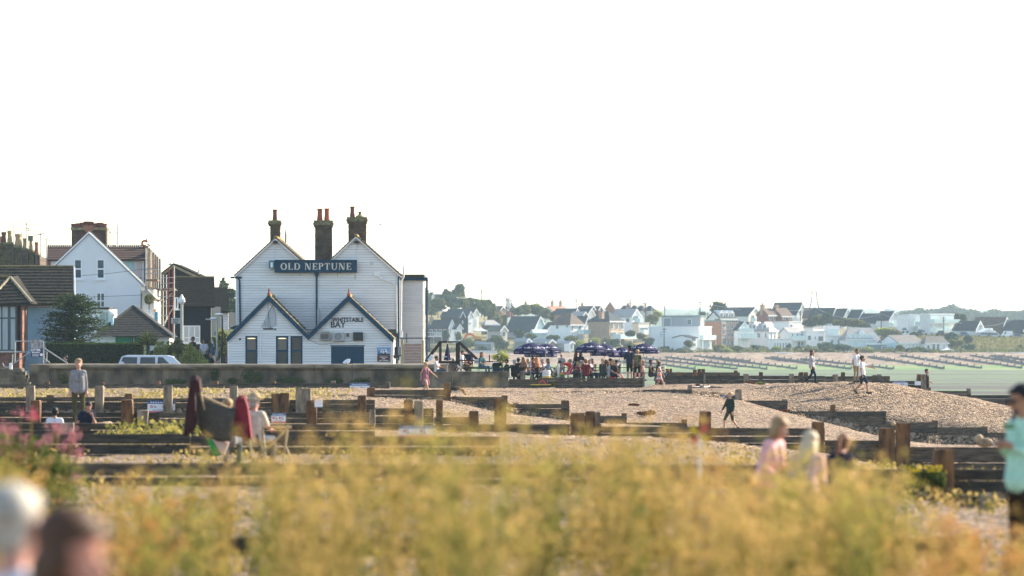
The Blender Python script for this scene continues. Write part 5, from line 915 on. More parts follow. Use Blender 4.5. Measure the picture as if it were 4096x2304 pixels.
# far seafront
u4, u5, r2, r3, r4 = crop(1680, 1130, .2174), crop(2200, 1130, .2019), crop(2700, 1200, .15873), crop(3050, 1200, .17469), crop(3480, 1210, .23913)
FW = M('far_white', (.74, .75, .74), var=.05, scale=.3); FWG = M('far_offwhite', (.60, .61, .60), var=.06, scale=.3); FCR = M('far_cream', (.60, .54, .44), var=.08, scale=.3); FAQ = M('far_aqua', (.50, .68, .68), var=.06, scale=.3); FGR = M('far_grey', (.30, .31, .31), var=.08, scale=.3); FTEAL = M('far_teal', (.14, .21, .22), var=.12, scale=.5, stretch=(4, 4, .3)); FBLK = M('far_black', (.018, .022, .026), var=.2, scale=.6, stretch=(1, 1, 5), spec=.1); FBRK = M('far_brick', (.30, .15, .085), var=.2, scale=1.5); FTAN = M('far_tanbrick', (.34, .23, .15), var=.15, scale=1.5); FRED = M('far_redbrick', (.22, .085, .06), var=.2, scale=1.5)
RS = M('far_slate', (.030, .040, .050), var=.25, scale=.8, stretch=(1, 1, 3), spec=.15); RP = M('far_pale_slate', (.30, .29, .28), var=.12, scale=.6, stretch=(1, 1, 3)); RB = M('far_brown_tile', (.085, .058, .042), var=.3, scale=.8); RT = M('far_terracotta', (.38, .17, .09), var=.2, scale=.8); RG = M('far_green_tile', (.085, .095, .06), var=.3, scale=.6)
FGL = glassy('far_glass', (.10, .14, .16), .1, .5); FGL2 = M('far_pale_glass', (.52, .66, .66), rough=.15, var=.1, scale=.4, spec=.5)
HCOUNT = [0]
def quad_on(o, ux, uz, a, b, n_, d):  # a rectangle on a wall: corner a.. b in (u,v), pushed out by d along n_
    return [o + ux*a[0] + uz*a[1] + n_*d, o + ux*b[0] + uz*a[1] + n_*d, o + ux*b[0] + uz*b[1] + n_*d, o + ux*a[0] + uz*b[1] + n_*d]
def house(label, f, xl, xc, xr, yb, ye, yr, Y, th=42, roof=RS, gab=FW, side=None, hip=0., ridge='y', gw=(), sw=(), verge=True, flat=False, chim=(), balc=None, group=None, name='far_house', dormers=0, frame=FW, pane=FGL, cat='house', sink=1.5):
    HCOUNT[0] += 1; t = R(th); c = f(xc, yb, Y); q9 = f((xl + xr) / 2, (yb + yr) / 2, Y); HLIST.append((label, CX + q9.x*F / Y, HZ - (q9.z - CZ)*F / Y)); W = (f(xr, 0, Y).x - c.x) / math.cos(t); L = (c.x - f(xl, 0, Y).x) / math.sin(t); He = f(0, ye, Y).z - c.z; Hr = f(0, yr, Y).z - c.z; side = side or gab; L = max(L, 2.)
    g = empty(name, c, t, label, cat, group); zb_ = -sink
    if flat:
        MB().box((0, 0, zb_), (W, L, Hr)).build('wall', gab, g, local=True); MB().box((-.15, -.15, Hr + .002), (W + .15, L + .15, Hr + .35)).build('roof', roof, g, local=True); He = Hr
    else:
        m = MB()
        if ridge == 'y':
            pts = [(0, zb_), (W, zb_), (W, He), (W / 2, Hr), (0, He)] if not hip else [(0, zb_), (W, zb_), (W, He), (0, He)]
            m.ext(pts, 0, L); i = hip*W; A0, A1 = Vector((W / 2, i, Hr)), Vector((W / 2, L - i, Hr)); o_ = .3
            E = [Vector((-o_, -o_, He - .15)), Vector((W + o_, -o_, He - .15)), Vector((W + o_, L + o_, He - .15)), Vector((-o_, L + o_, He - .15))]
            if not hip: A0.y = -o_; A1.y = L + o_
            planes = [(A1, A0, E[0], E[3]), (A0, A1, E[2], E[1])] + ([(A0, A0, E[1], E[0]), (A1, A1, E[3], E[2])] if hip else [])
        else:
            if not hip: m.box((0, 0, zb_), (W, L, He)); m.prism([(0, 0, He), (0, L, He), (0, L / 2, Hr)], (W, 0, 0))
            else: m.box((0, 0, zb_), (W, L, He))
            i = hip*L; o_ = .3; A0, A1 = Vector((i if hip else -o_, L / 2, Hr)), Vector((W - i if hip else W + o_, L / 2, Hr)); E = [Vector((-o_, -o_, He - .15)), Vector((W + o_, -o_, He - .15)), Vector((W + o_, L + o_, He - .15)), Vector((-o_, L + o_, He - .15))]
            planes = [(A0, A1, E[1], E[0]), (A1, A0, E[3], E[2])] + ([(A0, A0, E[0], E[3]), (A1, A1, E[2], E[1])] if hip else [])
        m.build('wall', gab, g, local=True)
        if side is not gab: MB().box((-.06, -.0, zb_), (-.01, L, He)).build('side_cladding', side, g, local=True)
        rm = MB()
        for q in planes: rm.prism([v for k, v in enumerate(q) if k == 0 or (v - q[k - 1]).length > 1e-4], (0, 0, .18))
        rf = rm.build('roof', roof, g, local=True)
        if verge and ridge == 'y' and not hip:
            for s, e in ((A0, E[0]), (A0, E[1])): a, b = s + Vector((0, -.04, .2)), e + Vector((0, -.04, .2)); MB().prism([a, b, b - Vector((0, 0, .42)), a - Vector((0, 0, .42))], (0, .1, 0)).build('bargeboard', frame, g, local=True)
        if verge and (ridge == 'x' or hip): MB().box((-.35, -.36, He - .3), (W + .35, -.31, He + .02)).build('fascia', frame, g, local=True)
        for k in range(dormers):
            u = W*(k + .5) / dormers if ridge == 'x' else L*(k + .5) / dormers; dm = MB(); zz = He + (Hr - He)*.2
            if ridge == 'x': q = Vector((u, L*.08, zz)); dm.ext([(q.x - .8, zz), (q.x + .8, zz), (q.x + .8, zz + 1.3), (q.x, zz + 2.1), (q.x - .8, zz + 1.3)], q.y, q.y + 3); d_ = dm.build('dormer', gab, g, local=True); MB().box((q.x - .45, q.y - .05, zz + .25), (q.x + .45, q.y - .01, zz + 1.2)).build('pane', pane, d_, local=True)
            else: q = Vector((W*.08, u, zz)); dm.prism([(q.x, u - .8, zz), (q.x, u + .8, zz), (q.x, u + .8, zz + 1.3), (q.x, u, zz + 2.1), (q.x, u - .8, zz + 1.3)], (3, 0, 0)); d_ = dm.build('dormer', gab, g, local=True); MB().box((q.x - .05, u - .45, zz + .25), (q.x - .01, u + .45, zz + 1.2)).build('pane', pane, d_, local=True)
        for (u, v, w_, h_) in chim:
            q = Vector((W*u, L*v, Hr)); ch = MB().box(q + Vector((-w_, -w_, -2)), q + Vector((w_, w_, h_))).box(q + Vector((-w_ - .12, -w_ - .12, h_ - .35)), q + Vector((w_ + .12, w_ + .12, h_ - .15))).build('chimney', FWG if 'white-painted' in label else FTAN, g, local=True)
            MB().lathe(q + Vector((0, 0, h_)), [(.2, 0), (.16, .5), (.2, .6)], 8).build('chimney_pot', POT_D, ch, local=True)
    for (u0, v0, u1, v1) in gw:
        w_ = MB().box((W*u0, -.10, Hr*v0), (W*u1, .05, Hr*v1)).build('window', frame, g, local=True); MB().box((W*u0 + .12, -.13, Hr*v0 + .12), (W*u1 - .12, -.101, Hr*v1 - .12)).build('pane', pane, w_, local=True)
    for (u0, v0, u1, v1) in sw:
        w_ = MB().box((-.12, L*u0, Hr*v0), (.05, L*u1, Hr*v1)).build('window', frame, g, local=True); MB().box((-.15, L*u0 + .12, Hr*v0 + .12), (-.121, L*u1 - .12, Hr*v1 - .12)).build('pane', pane, w_, local=True)
    if balc:   # (height fraction, depth, u0, u1)
        for (v, d, u0, u1) in balc:
            z = Hr*v; b = MB().box((W*u0, -d, z - .3), (W*u1, -.1, z)).build('balcony', FW, g, local=True); MB().box((W*u0 + .05, -d - .04, z), (W*u1 - .05, -d, z + 1.0)).box((W*u0, -d, z), (W*u0 + .04, -.2, z + 1.0)).build('glass_rail', FGL2, b, local=True)
            for k in range(3): u = u0 + (u1 - u0)*k / 2; MB().box((W*u - .1*(k == 2), -d + .1, zb_), (W*u + .12 - .1*(k == 2), -d + .22, z - .3)).build('balcony_post', FW, b, local=True)
    return g
def grid(nc, rows, u0=.08, u1=.92, k=.6):
    o = []; s = (u1 - u0) / nc
    for v0, v1 in rows: o += [(u0 + s*i + s*(1 - k) / 2, v0, u0 + s*i + s*(1 + k) / 2, v1) for i in range(nc)]
    return o
HF = 'houses on the far seafront'
H_ = lambda *a, **k: house(*a, group=HF, **k)
# behind, top of the hill
H_('white half-timbered gable among the trees beside the pub roofline', u4, 140, 178, 300, 480, 372, 188, 1260, 30, gw=grid(2, [(.3, .5)]), gab=FW)
H_('dark slate roof behind the half-timbered gable', u4, 250, 395, 430, 460, 380, 222, 1290, 60, verge=False, gab=FGR)
H_('small brick gable with white verge behind the wooded slope', u4, 1355, 1480, 1570, 600, 510, 440, 1240, gab=FBRK, gw=[(.3, .3, .7, .5)])
H_('dark hipped roof peeping over the trees on the hill', u4, 1790, 1990, 2100, 500, 462, 410, 1280, hip=.45, gab=FGR, chim=[(.5, .5, .3, .9)])
H_('terracotta roofed house with two tall chimneys on the hill', u4, 2290, 2440, 2720, 600, 520, 440, 1250, 40, roof=RT, ridge='x', gab=FW, chim=[(.25, .5, .35, 1.7), (.8, .5, .35, 1.7)])
H_('house with a white-painted tall chimney behind the telegraph poles', u4, 1590, 1650, 1740, 560, 470, 410, 1250, roof=RB, gab=FRED, chim=[(.2, .3, .6, 1.9)])
H_('brown roofed brick pair with white gable on the ridge', u5, 555, 820, 890, 640, 540, 472, 1230, roof=RB, gab=FRED, gw=[(.2, .25, .45, .6), (.55, .25, .8, .6)], chim=[(.5, .8, .3, 1.)])
H_('brown roofed brick house with one small gable on the ridge', u5, 855, 960, 1050, 640, 545, 475, 1232, roof=RB, gab=FRED, gw=[(.3, .25, .7, .6)])
H_('long pale-roofed terrace on the ridge', u5, 1110, 1290, 1600, 680, 530, 388, 1240, 45, roof=RP, gab=FBRK, ridge='x', verge=False)  # terrace roofs take pale slate to carry sun on their right-hand slopes
H_('second pale-roofed terrace block on the ridge', u5, 1560, 1600, 1930, 680, 535, 396, 1241, 45, roof=RP, gab=FBRK, ridge='x', verge=False)
for i, (a, b) in enumerate(((1395, 1575), (1585, 1770), (1715, 1905), (1875, 2085))): H_(('first hipped bay house from the brown gable end of the pale terrace', 'second hipped bay house along the pale terrace', 'third hipped bay house along the pale terrace', 'last hipped bay house, beyond the pale terrace')[i], u5, a, (a + b) / 2 + 20, b, 680, 548, 468, 1225, roof=RS, gab=FWG, hip=.48, gw=[(.25, .35, .75, .7)], verge=False)
H_('dark gabled house in front of the ridge terraces', u5, 95, 490, 578, 730, 628, 520, 1180, gab=FBRK, gw=[(.3, .2, .7, .45)])
H_('dark house with a white triangular gable below the ridge', u5, 560, 740, 882, 720, 648, 526, 1185, gw=())
H_('little gable joined to the white triangular gable', u5, 430, 650, 742, 730, 665, 585, 1170, roof=RP, gab=FTAN)
H_('dark steep house with white verges between the hipped houses', u5, 515, 700, 790, 860, 820, 672, 1120, gw=[(.3, .1, .7, .5)])
# left waterfront
H_('front range of the black boarded boathouse with a white gable', u4, 375, 885, 970, 860, 636, 536, 1110, 38, side=FBLK, sw=[(.25, .1, .32, .35)], gw=[(.25, .3, .7, .4)])
H_('rear range of the black boarded boathouse', u4, 465, 972, 1082, 850, 600, 490, 1128, 38, side=FBLK, gw=[(.3, .1, .4, .5), (.55, .1, .65, .5)])
H_('black cross wing with pointed dormer on the boathouse', u4, 700, 752, 822, 860, 640, 540, 1106, 15, gab=FBLK, gw=[(.3, .3, .6, .5)])
H_('brown bungalow with a white gable and raised white deck', u4, 130, 530, 632, 1000, 836, 692, 1078, 35, side=RB, sw=grid(4, [(.1, .45)]), gw=[(.2, .15, .4, .5)], chim=[(.3, .9, .4, 1.)])
m = MB(); g = empty('raised_deck', u4(250, 1000, 1066), 0, 'white railed raised deck in front of the brown bungalow', 'deck'); MB().box(u4(108, 1000, 1066), u4(400, 984, 1069)).build('deck_floor', FW, g)
for i in range(22): MB().box(u4(250 + i*7, 984, 1066), u4(252.5 + i*7, 918, 1066.1)).build('baluster', FW, g)
MB().box(u4(110, 922, 1066), u4(402, 914, 1066.1)).build('handrail', FW, g)
for x in (112, 250, 398): MB().box(u4(x, 1110, 1066), u4(x + 5, 1000, 1066.3)).build('leg', FW, g)
H_('small white boarded cottage beside the brown bungalow', u4, 610, 682, 772, 1040, 852, 772, 1075, 30, gw=grid(2, [(.15, .5)]), sw=[(.2, .2, .6, .5)])
H_('open pavilion with a pale hipped roof', u4, 1130, 1200, 1440, 860, 768, 700, 1090, 30, roof=RP, hip=.4, gab=RB, ridge='x', gw=[(.4, .2, .95, .6)])
H_('green roofed chalet with a pale gable', u4, 1235, 1480, 1606, 1010, 892, 800, 1080, 40, roof=RG, gab=FCR, gw=[(.25, .05, .7, .5)], side=FGR)
H_('big dark-roofed chalet with a tall aqua gable', u4, 1575, 2085, 2332, 1050, 905, 628, 1090, 45, roof=RS, gab=FAQ, side=FGR, gw=[(.4, .45, .45, .65), (.55, .45, .6, .65)], sw=[(.1, .05, .3, .25), (.35, .05, .5, .25)])
H_('white glazed conservatory against the aqua gable', u4, 2070, 2100, 2345, 1060, 925, 878, 1076, 25, roof=FGL2, gab=FAQ, ridge='x', gw=grid(5, [(.1, .8)], k=.8), pane=FGL2)
H_('plain white gable beside the aqua chalet', u4, 2240, 2325, 2580, 1060, 892, 735, 1085, 35, gw=[(.4, .05, .52, .3), (.7, .05, .8, .3)])
H_('grey shed with a white door on the far beach edge', u4, 1000, 1310, 1368, 1260, 1135, 1108, 1050, 40, roof=FGR, gab=FW, side=FGR, gw=[(.3, .3, .7, .8)], verge=False, cat='shed')
H_('long low grey hut with a tiny white gable', u4, 1740, 1960, 2036, 1130, 1085, 1036, 1052, 40, roof=FGR, gab=FW, side=FGR, cat='shed')
H_('hut with a chequered tile roof and tan gable', u4, 2040, 2372, 2482, 1190, 1110, 1056, 1048, 40, roof=RP, gab=FTAN, side=FGR, cat='shed')
H_('grey hut with a small porch behind the parasols', u5, 90, 385, 472, 1340, 1205, 1170, 1046, 40, roof=FGR, gab=FW, side=FGR, cat='shed', gw=[(.2, .1, .8, .7)], pane=FTEAL)
H_('two-storey white house with brown hipped roof and glass balcony', u5, 30, 400, 682, 1060, 834, 602, 1072, 45, roof=RB, hip=.42, gw=grid(2, [(.42, .52)]) + [(.1, .25, .22, .5), (.6, .25, .75, .5)], sw=[(.1, .35, .2, .52), (.6, .3, .75, .5)], balc=[(.12, 2.5, .5, 1.25)])
H_('tan brick hipped house with a tall chimney and white balcony on stilts', u5, 765, 1175, 1482, 1140, 764, 580, 1070, 50, roof=RS, hip=.45, gab=FTAN, gw=[(.08, .38, .25, .62), (.42, .38, .58, .62), (.7, .38, .95, .66), (.1, .12, .45, .3), (.7, .15, .9, .3)], balc=[(.08, 3.2, .15, 1.75)], chim=[(-.02, .35, .55, -.1)])
H_('white and grey modern house with a steep white gable', u5, 1245, 1620, 1805, 960, 682, 532, 1100, 45, roof=RP, gw=[(.1, .5, .7, .72)], sw=[(.1, .4, .3, .6)], balc=[(.42, 2.5, .2, 1.5)])
H_('grey flat-roofed wing with balconies below the steep white gable', u5, 1640, 1755, 1972, 1090, 812, 812, 1082, 45, roof=FGR, gab=FCR, flat=True, gw=[(.1, .4, .9, .75)], balc=[(.3, 2, 0, 1.9)])
H_('pale flat block behind the round bushes', u5, 1960, 2200, 2330, 1140, 900, 895, 1070, 50, roof=FW, gab=FWG, flat=True, gw=[(.6, .2, .8, .8)])
# middle: modern and white
H_('grey metal-clad upper storey of the curved modern house', r2, -310, 640, 745, 700, 420, 418, 1060, 55, roof=FTEAL, gab=FGR, side=FTEAL, flat=True, sw=[(.22, .25, .34, .8), (.75, .0, .95, .9)])
H_('white lower storeys of the curved modern house', r2, -560, 600, 940, 1200, 700, 694, 1056, 50, roof=FW, gab=FW, side=FWG, flat=True, gw=[(.03, .5, .2, .88), (.28, .5, .45, .88), (.55, .5, .95, .88), (.05, .05, .45, .4), (.55, .05, .95, .4)], sw=[(.75, .5, .82, .85), (.45, .4, .5, .6)], balc=[(.44, 1.5, 0, 1.05)], pane=FGL2)
H_('small white beach house with a sloping roof and porthole', r2, -20, 395, 560, 1180, 945, 895, 1048, 40, roof=RS, gab=FW, gw=[(.1, .5, .8, .85), (.3, .05, .8, .35)], ridge='x', verge=False)
H_('teal clad house under construction', r2, 680, 1165, 1300, 1200, 545, 540, 1072, 45, roof=FTEAL, side=FTEAL, gab=FBRK, flat=True, gw=[(.2, .75, .8, .95), (.2, .5, .8, .7), (.2, .1, .9, .4)])
H_('raw brick shell inside scaffolding on the seafront', r2, 1170, 1260, 1640, 1200, 560, 555, 1074, 30, roof=RB, gab=FBRK, flat=True, gw=grid(3, [(.72, .9), (.4, .6), (.05, .3)], k=.75))
g = empty('seafront_scaffolding', r2(1400, 1190, 1066), 0, 'scaffolding wrapped round the raw brick seafront shell', 'scaffolding')
for x in range(1180, 1650, 58): MB().tube(r2(x, 1190, 1066), r2(x, 480 + (x % 7)*8, 1066), .07, n=5).build('pole', GALV, g)
for y in (560, 590, 640, 740, 790, 840, 930, 965): MB().tube(r2(1175, y, 1065.9), r2(1650, y + 6, 1065.9), .06, n=5).build('ledger', GALV, g)
for y in (625, 800, 1000): MB().box(r2(1180, y + 12, 1065.6), r2(1640, y, 1067)).build('platform_board', FTAN, g)
H_('house with three white dormers and a white gabled end', r2, 840, 1130, 1560, 560, 470, 300, 1120, 40, roof=RS, gab=FWG, ridge='x', dormers=3)
H_('large dark roofed house with a glazed gable balcony', r2, 1180, 1850, 2210, 560, 400, 190, 1140, 48, roof=RS, gab=FCR, side=FWG, gw=[(.2, .2, .45, .5)], balc=[(.08, 2, .1, 1.)])
H_('red brick house with a shiny dark roof', r2, 2080, 2350, 2560, 640, 385, 215, 1130, 40, roof=RB, gab=FRED, ridge='x', gw=[(.1, .3, .35, .55), (.6, .3, .85, .55)], chim=[(.0, .5, .5, 1.2)])
H_('second red brick house with a shiny dark roof', r3, 165, 440, 700, 560, 372, 195, 1132, 40, roof=RB, gab=FRED, ridge='x', gw=[(.1, .3, .35, .55), (.6, .3, .85, .55)], chim=[(.1, .5, .5, 1.)])
H_('white house with a glazed pointed gable', r2, 1540, 1590, 1900, 1060, 760, 555, 1062, 30, roof=RS, gw=[(.3, .55, .48, .8), (.52, .55, .7, .8), (.1, .25, .9, .5), (.1, .02, .9, .2)], pane=FGL2, balc=[(.5, 1.5, 0, 1.1), (.24, 2, -.1, 1.3)])
H_('second smaller pointed gable behind the glazed one', r2, 1760, 1800, 1950, 900, 720, 570, 1075, 30, roof=RB, gw=[(.3, .4, .7, .7)])
H_('white villa with slate dormers and tall sash windows', r2, 1870, 2370, 2600, 1200, 780, 590, 1070, 50, roof=RP, gab=FW, hip=.45, dormers=2, gw=grid(2, [(.38, .62)], k=.3), sw=[(.1, .4, .2, .62), (.4, .4, .6, .62)])
H_('white sun lounge with arched windows below the villa', r3, 150, 215, 680, 1130, 930, 915, 1056, 25, roof=FWG, gab=FW, flat=True, gw=grid(6, [(.05, .75)], k=.6))
H_('white house with a long dark balcony front', r3, 430, 600, 1000, 1080, 745, 640, 1068, 30, roof=RP, gab=FW, ridge='x', gw=grid(3, [(.55, .72)], k=.4) + [(.5, .05, .95, .3)], balc=[(.4, 1.5, .1, 1.)])
H_('white flat-roofed house with corner bay windows', r3, 960, 1010, 1430, 1080, 760, 735, 1069, 35, roof=FWG, gab=FW, flat=True, gw=[(.05, .45, .25, .8), (.45, .5, .53, .75), (.65, .4, .95, .75)])
H_('long white flat roof behind the white houses', r3, 230, 605, 965, 660, 525, 512, 1110, 45, roof=FWG, gab=FW, flat=True, gw=[(.1, .3, .25, .75)])
H_('pale flat-roofed block in front of the big trees', r3, 960, 1160, 1470, 860, 650, 640, 1080, 50, roof=RP, gab=FWG, flat=True)
H_('glass-fronted white pavilion with a flat canopy', r3, 1440, 1480, 1770, 850, 640, 618, 1072, 25, roof=FW, gab=FW, flat=True, gw=[(.04, .1, .96, .85)], pane=FGL2)
H_('white house below the glass pavilion', r3, 1500, 1530, 1840, 1040, 860, 842, 1066, 25, roof=FWG, gab=FW, flat=True, gw=[(.1, .2, .3, .7), (.6, .2, .75, .7)])
H_('house with a pale sunlit mansard roof and glazed front', r3, 1800, 1905, 2700, 1100, 895, 645, 1064, 22, roof=RP, gab=FW, ridge='x', hip=.5, gw=grid(6, [(.05, .72)], k=.85), pane=FGL2, dormers=1)
H_('white porch wing with a deep flat canopy', r4, -20, 10, 285, 830, 720, 705, 1056, 25, roof=FW, gab=FTEAL, flat=True, gw=[(.7, .1, .95, .8)])
# steep gables on the upper road
H_('huge dark-roofed house with a tall white verge gable', r3, 225, 800, 1030, 540, 372, 62, 1190, 45, roof=RS, gab=FWG, gw=[(.2, .1, .4, .3), (.6, .1, .8, .3)])
H_('narrow white gable in front of the huge dark roof', r3, 480, 785, 882, 560, 335, 225, 1165, 45, roof=RS, gab=FW, gw=[(.2, .2, .4, .5), (.6, .2, .8, .5)])
H_('brown roofed house with a tan gable behind the pylon wires', r3, 940, 1080, 1180, 500, 410, 190, 1175, 40, roof=RB, gab=FTAN)
for i, (f, xl, xc, xr, yb, ye, yr, lab) in enumerate(((r3, 1120, 1590, 1745, 520, 415, 185, 'first steep gable of the upper road row, beside the pylon'), (r3, 1640, 1840, 2060, 540, 440, 200, 'second steep gable of the upper road row'), (r3, 1960, 2190, 2430, 560, 450, 232, 'third steep gable of the upper road row'), (r4, -260, 100, 275, 450, 345, 190, 'fourth steep gable of the upper road row, under the wires'), (r4, 130, 320, 500, 500, 295, 150, 'fifth steep gable of the upper road row, with two balconies'), (r4, 490, 635, 790, 520, 330, 232, 'sixth and smallest steep gable of the upper road row'))):
    H_(lab, f, xl, xc, xr, yb, ye, yr, 1150 - 6*i, 40, roof=RS, gab=FWG, gw=[(.25, .35, .45, .6), (.55, .35, .75, .6)] + grid(3, [(.05, .28)]), pane=FGL2, balc=[(.3, 1.6, -.05, 1.05)] if i > 3 else None)
# right: apartments, dark roofs, long white bungalow
H_('white modern apartment block with a curved roof and stacked balconies', r4, 860, 1010, 1440, 520, 235, 205, 1110, 35, roof=FW, gab=FWG, flat=True, gw=[(.02, .7, .35, .95), (.45, .65, .95, .95), (.05, .2, .3, .5), (.5, .2, .9, .5)], pane=FGL2, balc=[(.58, 2.2, -.05, 1.05), (.1, 2.4, -.05, 1.1)])
H_('white terraced flats beside the curved apartment block', r4, 470, 640, 1000, 510, 260, 215, 1116, 35, roof=FWG, gab=FW, flat=True, gw=[(.3, .6, .5, .85), (.6, .55, .9, .8), (.1, .15, .5, .4)], pane=FGL2, balc=[(.45, 2, .3, 1.), (.05, 2.2, .4, 1.05)])
H_('cream bungalow with a small brown gable beside the apartments', r4, 1400, 1495, 1622, 540, 465, 352, 1100, 35, roof=RB, gab=FW, gw=[(.2, .1, .8, .5)])
H_('dark roofed chalet with a glazed white gable and balcony', r4, 1470, 1765, 1925, 570, 468, 315, 1095, 45, roof=RS, gab=FWG, gw=[(.3, .4, .7, .75)], balc=[(.32, 2, .3, 1.4)])
H_('white garage wing with a small gable under the dark chalet', r4, 1840, 1880, 2100, 570, 490, 440, 1090, 25, roof=FW, gab=FW, gw=[(.35, .05, .8, .6)])
H_('big brown half-hipped house behind the dark chalet', r4, 1780, 2230, 2345, 560, 400, 250, 1125, 45, roof=RB, gab=RB, side=RB, gw=[(.4, .3, .7, .5)], balc=[(.12, 1.8, .2, 1.3)])
H_('dark roofed house beyond the brown half-hipped one', r4, 2260, 2560, 2760, 600, 480, 300, 1115, 45, roof=RS, gab=FBLK)
H_('long white beach bungalow with a row of tall windows', r4, 205, 482, 920, 850, 672, 552, 1056, 24, roof=M('far_grey_tile', (.13, .12, .11), var=.15, scale=.8), gab=FW, side=FAQ, ridge='x', gw=grid(6, [(.05, .5)], k=.3))
H_('eastern half of the white beach bungalow with a hipped end', r4, 860, 925, 1322, 850, 678, 572, 1057, 24, roof=MATS['far_grey_tile'], gab=FW, ridge='x', hip=.4, gw=[(.06, .1, .2, .5), (.3, .1, .44, .6), (.5, .1, .62, .6), (.8, .2, .85, .5)])
H_('small grey slate house tucked behind the white bungalow', r4, 180, 320, 440, 850, 715, 622, 1062, 40, roof=RS, gab=FGR, gw=[(.4, .1, .6, .45)])
# white marquee and gazebo
def canopy(label, f, x0, x1, yt, ye, yb, Y):
    a, b = f(x0, ye, Y), f(x1, ye, Y); W = b.x - a.x; g = empty('gazebo', ((a.x + b.x) / 2, Y, f(0, yb, Y).z), 0, label, 'gazebo'); tp = Vector(((a.x + b.x) / 2, Y + W / 2, f(0, yt, Y).z)); c = [Vector((a.x, Y, a.z)), Vector((b.x, Y, a.z)), Vector((b.x, Y + W, a.z)), Vector((a.x, Y + W, a.z))]
    m = MB()
    for i in range(4): p_, q_ = c[i], c[(i + 1) % 4]; mp = (p_ + tp) / 2 - Vector((0, 0, .25)); mq = (q_ + tp) / 2 - Vector((0, 0, .25)); m.add([p_, q_, mq, mp], [(0, 1, 2, 3)]); m.add([mp, mq, tp], [(0, 1, 2)]); m.add([p_, q_, q_ - Vector((0, 0, .35)), p_ - Vector((0, 0, .35))], [(3, 2, 1, 0)])
    m.build('canopy', FW, g)
    for p_ in c: MB().box(p_ + Vector((-.05, -.05, f(0, yb, Y).z - a.z - .5)), p_ + Vector((.05, .05, 0))).build('pole', FW, g)
canopy('white marquee tent in a garden behind the footbridge', u4, 1000, 1240, 818, 880, 990, 1070); canopy('white gazebo beside the long beach bungalow', r4, 1200, 1402, 742, 790, 850, 1050)
# orange excavator
g = empty('excavator', u4(1100, 1060, 1062), 0, 'orange excavator parked among the gardens behind the footbridge', 'excavator'); OR = M('digger_orange', (.62, .11, .03), var=.1); MB().path([u4(830, 1020, 1062), u4(850, 955, 1062), u4(940, 945, 1062), u4(1020, 1010, 1062)], .35, 6).build('boom', OR, g); MB().box(u4(1010, 1045, 1061), u4(1130, 990, 1063.5)).build('cab', M('digger_yellow', (.55, .24, .03)), g); MB().box(u4(1000, 1070, 1061), u4(1140, 1046, 1063.5)).build('track', TYRE, g); MB().box(u4(815, 1040, 1061.5), u4(840, 1015, 1062.5)).build('bucket', OR, g)
# fences on the far beach edge
def fence(label, f, x0, x1, yt, yb, Y, n, mat, pales=True, name='fence'):
    a, b = f(x0, yb, Y), f(x1, yt, Y); g = empty(name, ((a.x + b.x) / 2, Y, a.z), 0, label, 'fence'); w_ = (b.x - a.x) / n
    for i in range(n): x = a.x + w_*i; MB().box((x, Y, a.z - .3), (x + w_*(.9 if pales else .08), Y + .06, b.z - .04*(i % 3))).build('panel' if pales else 'post', mat, g)
    if not pales:
        for t in (.95, .55): z = a.z + (b.z - a.z)*t; MB().box((a.x, Y - .03, z - .06), (b.x, Y - .005, z + .04)).build('rail', mat, g)
    return g
t1 = crop(1660, 1340, .1656)
fence('pale grey panel fence along the far beach behind the terrace', t1, 1300, 1980, 372, 505, 1042, 22, FWG); fence('grey paling fence right of the pale panel fence', t1, 1985, 2420, 410, 505, 1043, 60, FGR)
fence('white picket fence beside the white gazebo', r4, 1345, 1562, 818, 858, 1046, 26, FW); fence('post and rail fence below the grassy bank', r4, 1930, 2600, 832, 872, 1044, 22, FWG, False); fence('tall net posts in front of the modern house', r2, 0, 640, 1195, 1370, 1046, 6, FWG, False); fence('grey garden fence below the construction site', r2, 690, 1180, 1290, 1395, 1046, 30, FGR); fence('wire fence below the hedge beside the white gate', r2, 1180, 2010, 1300, 1390, 1046.5, 14, FWG, False)
fence('white slatted screen behind the open parasols', crop(2030, 1340, .1656), 1370, 1500, 205, 370, 1042, 7, FW)
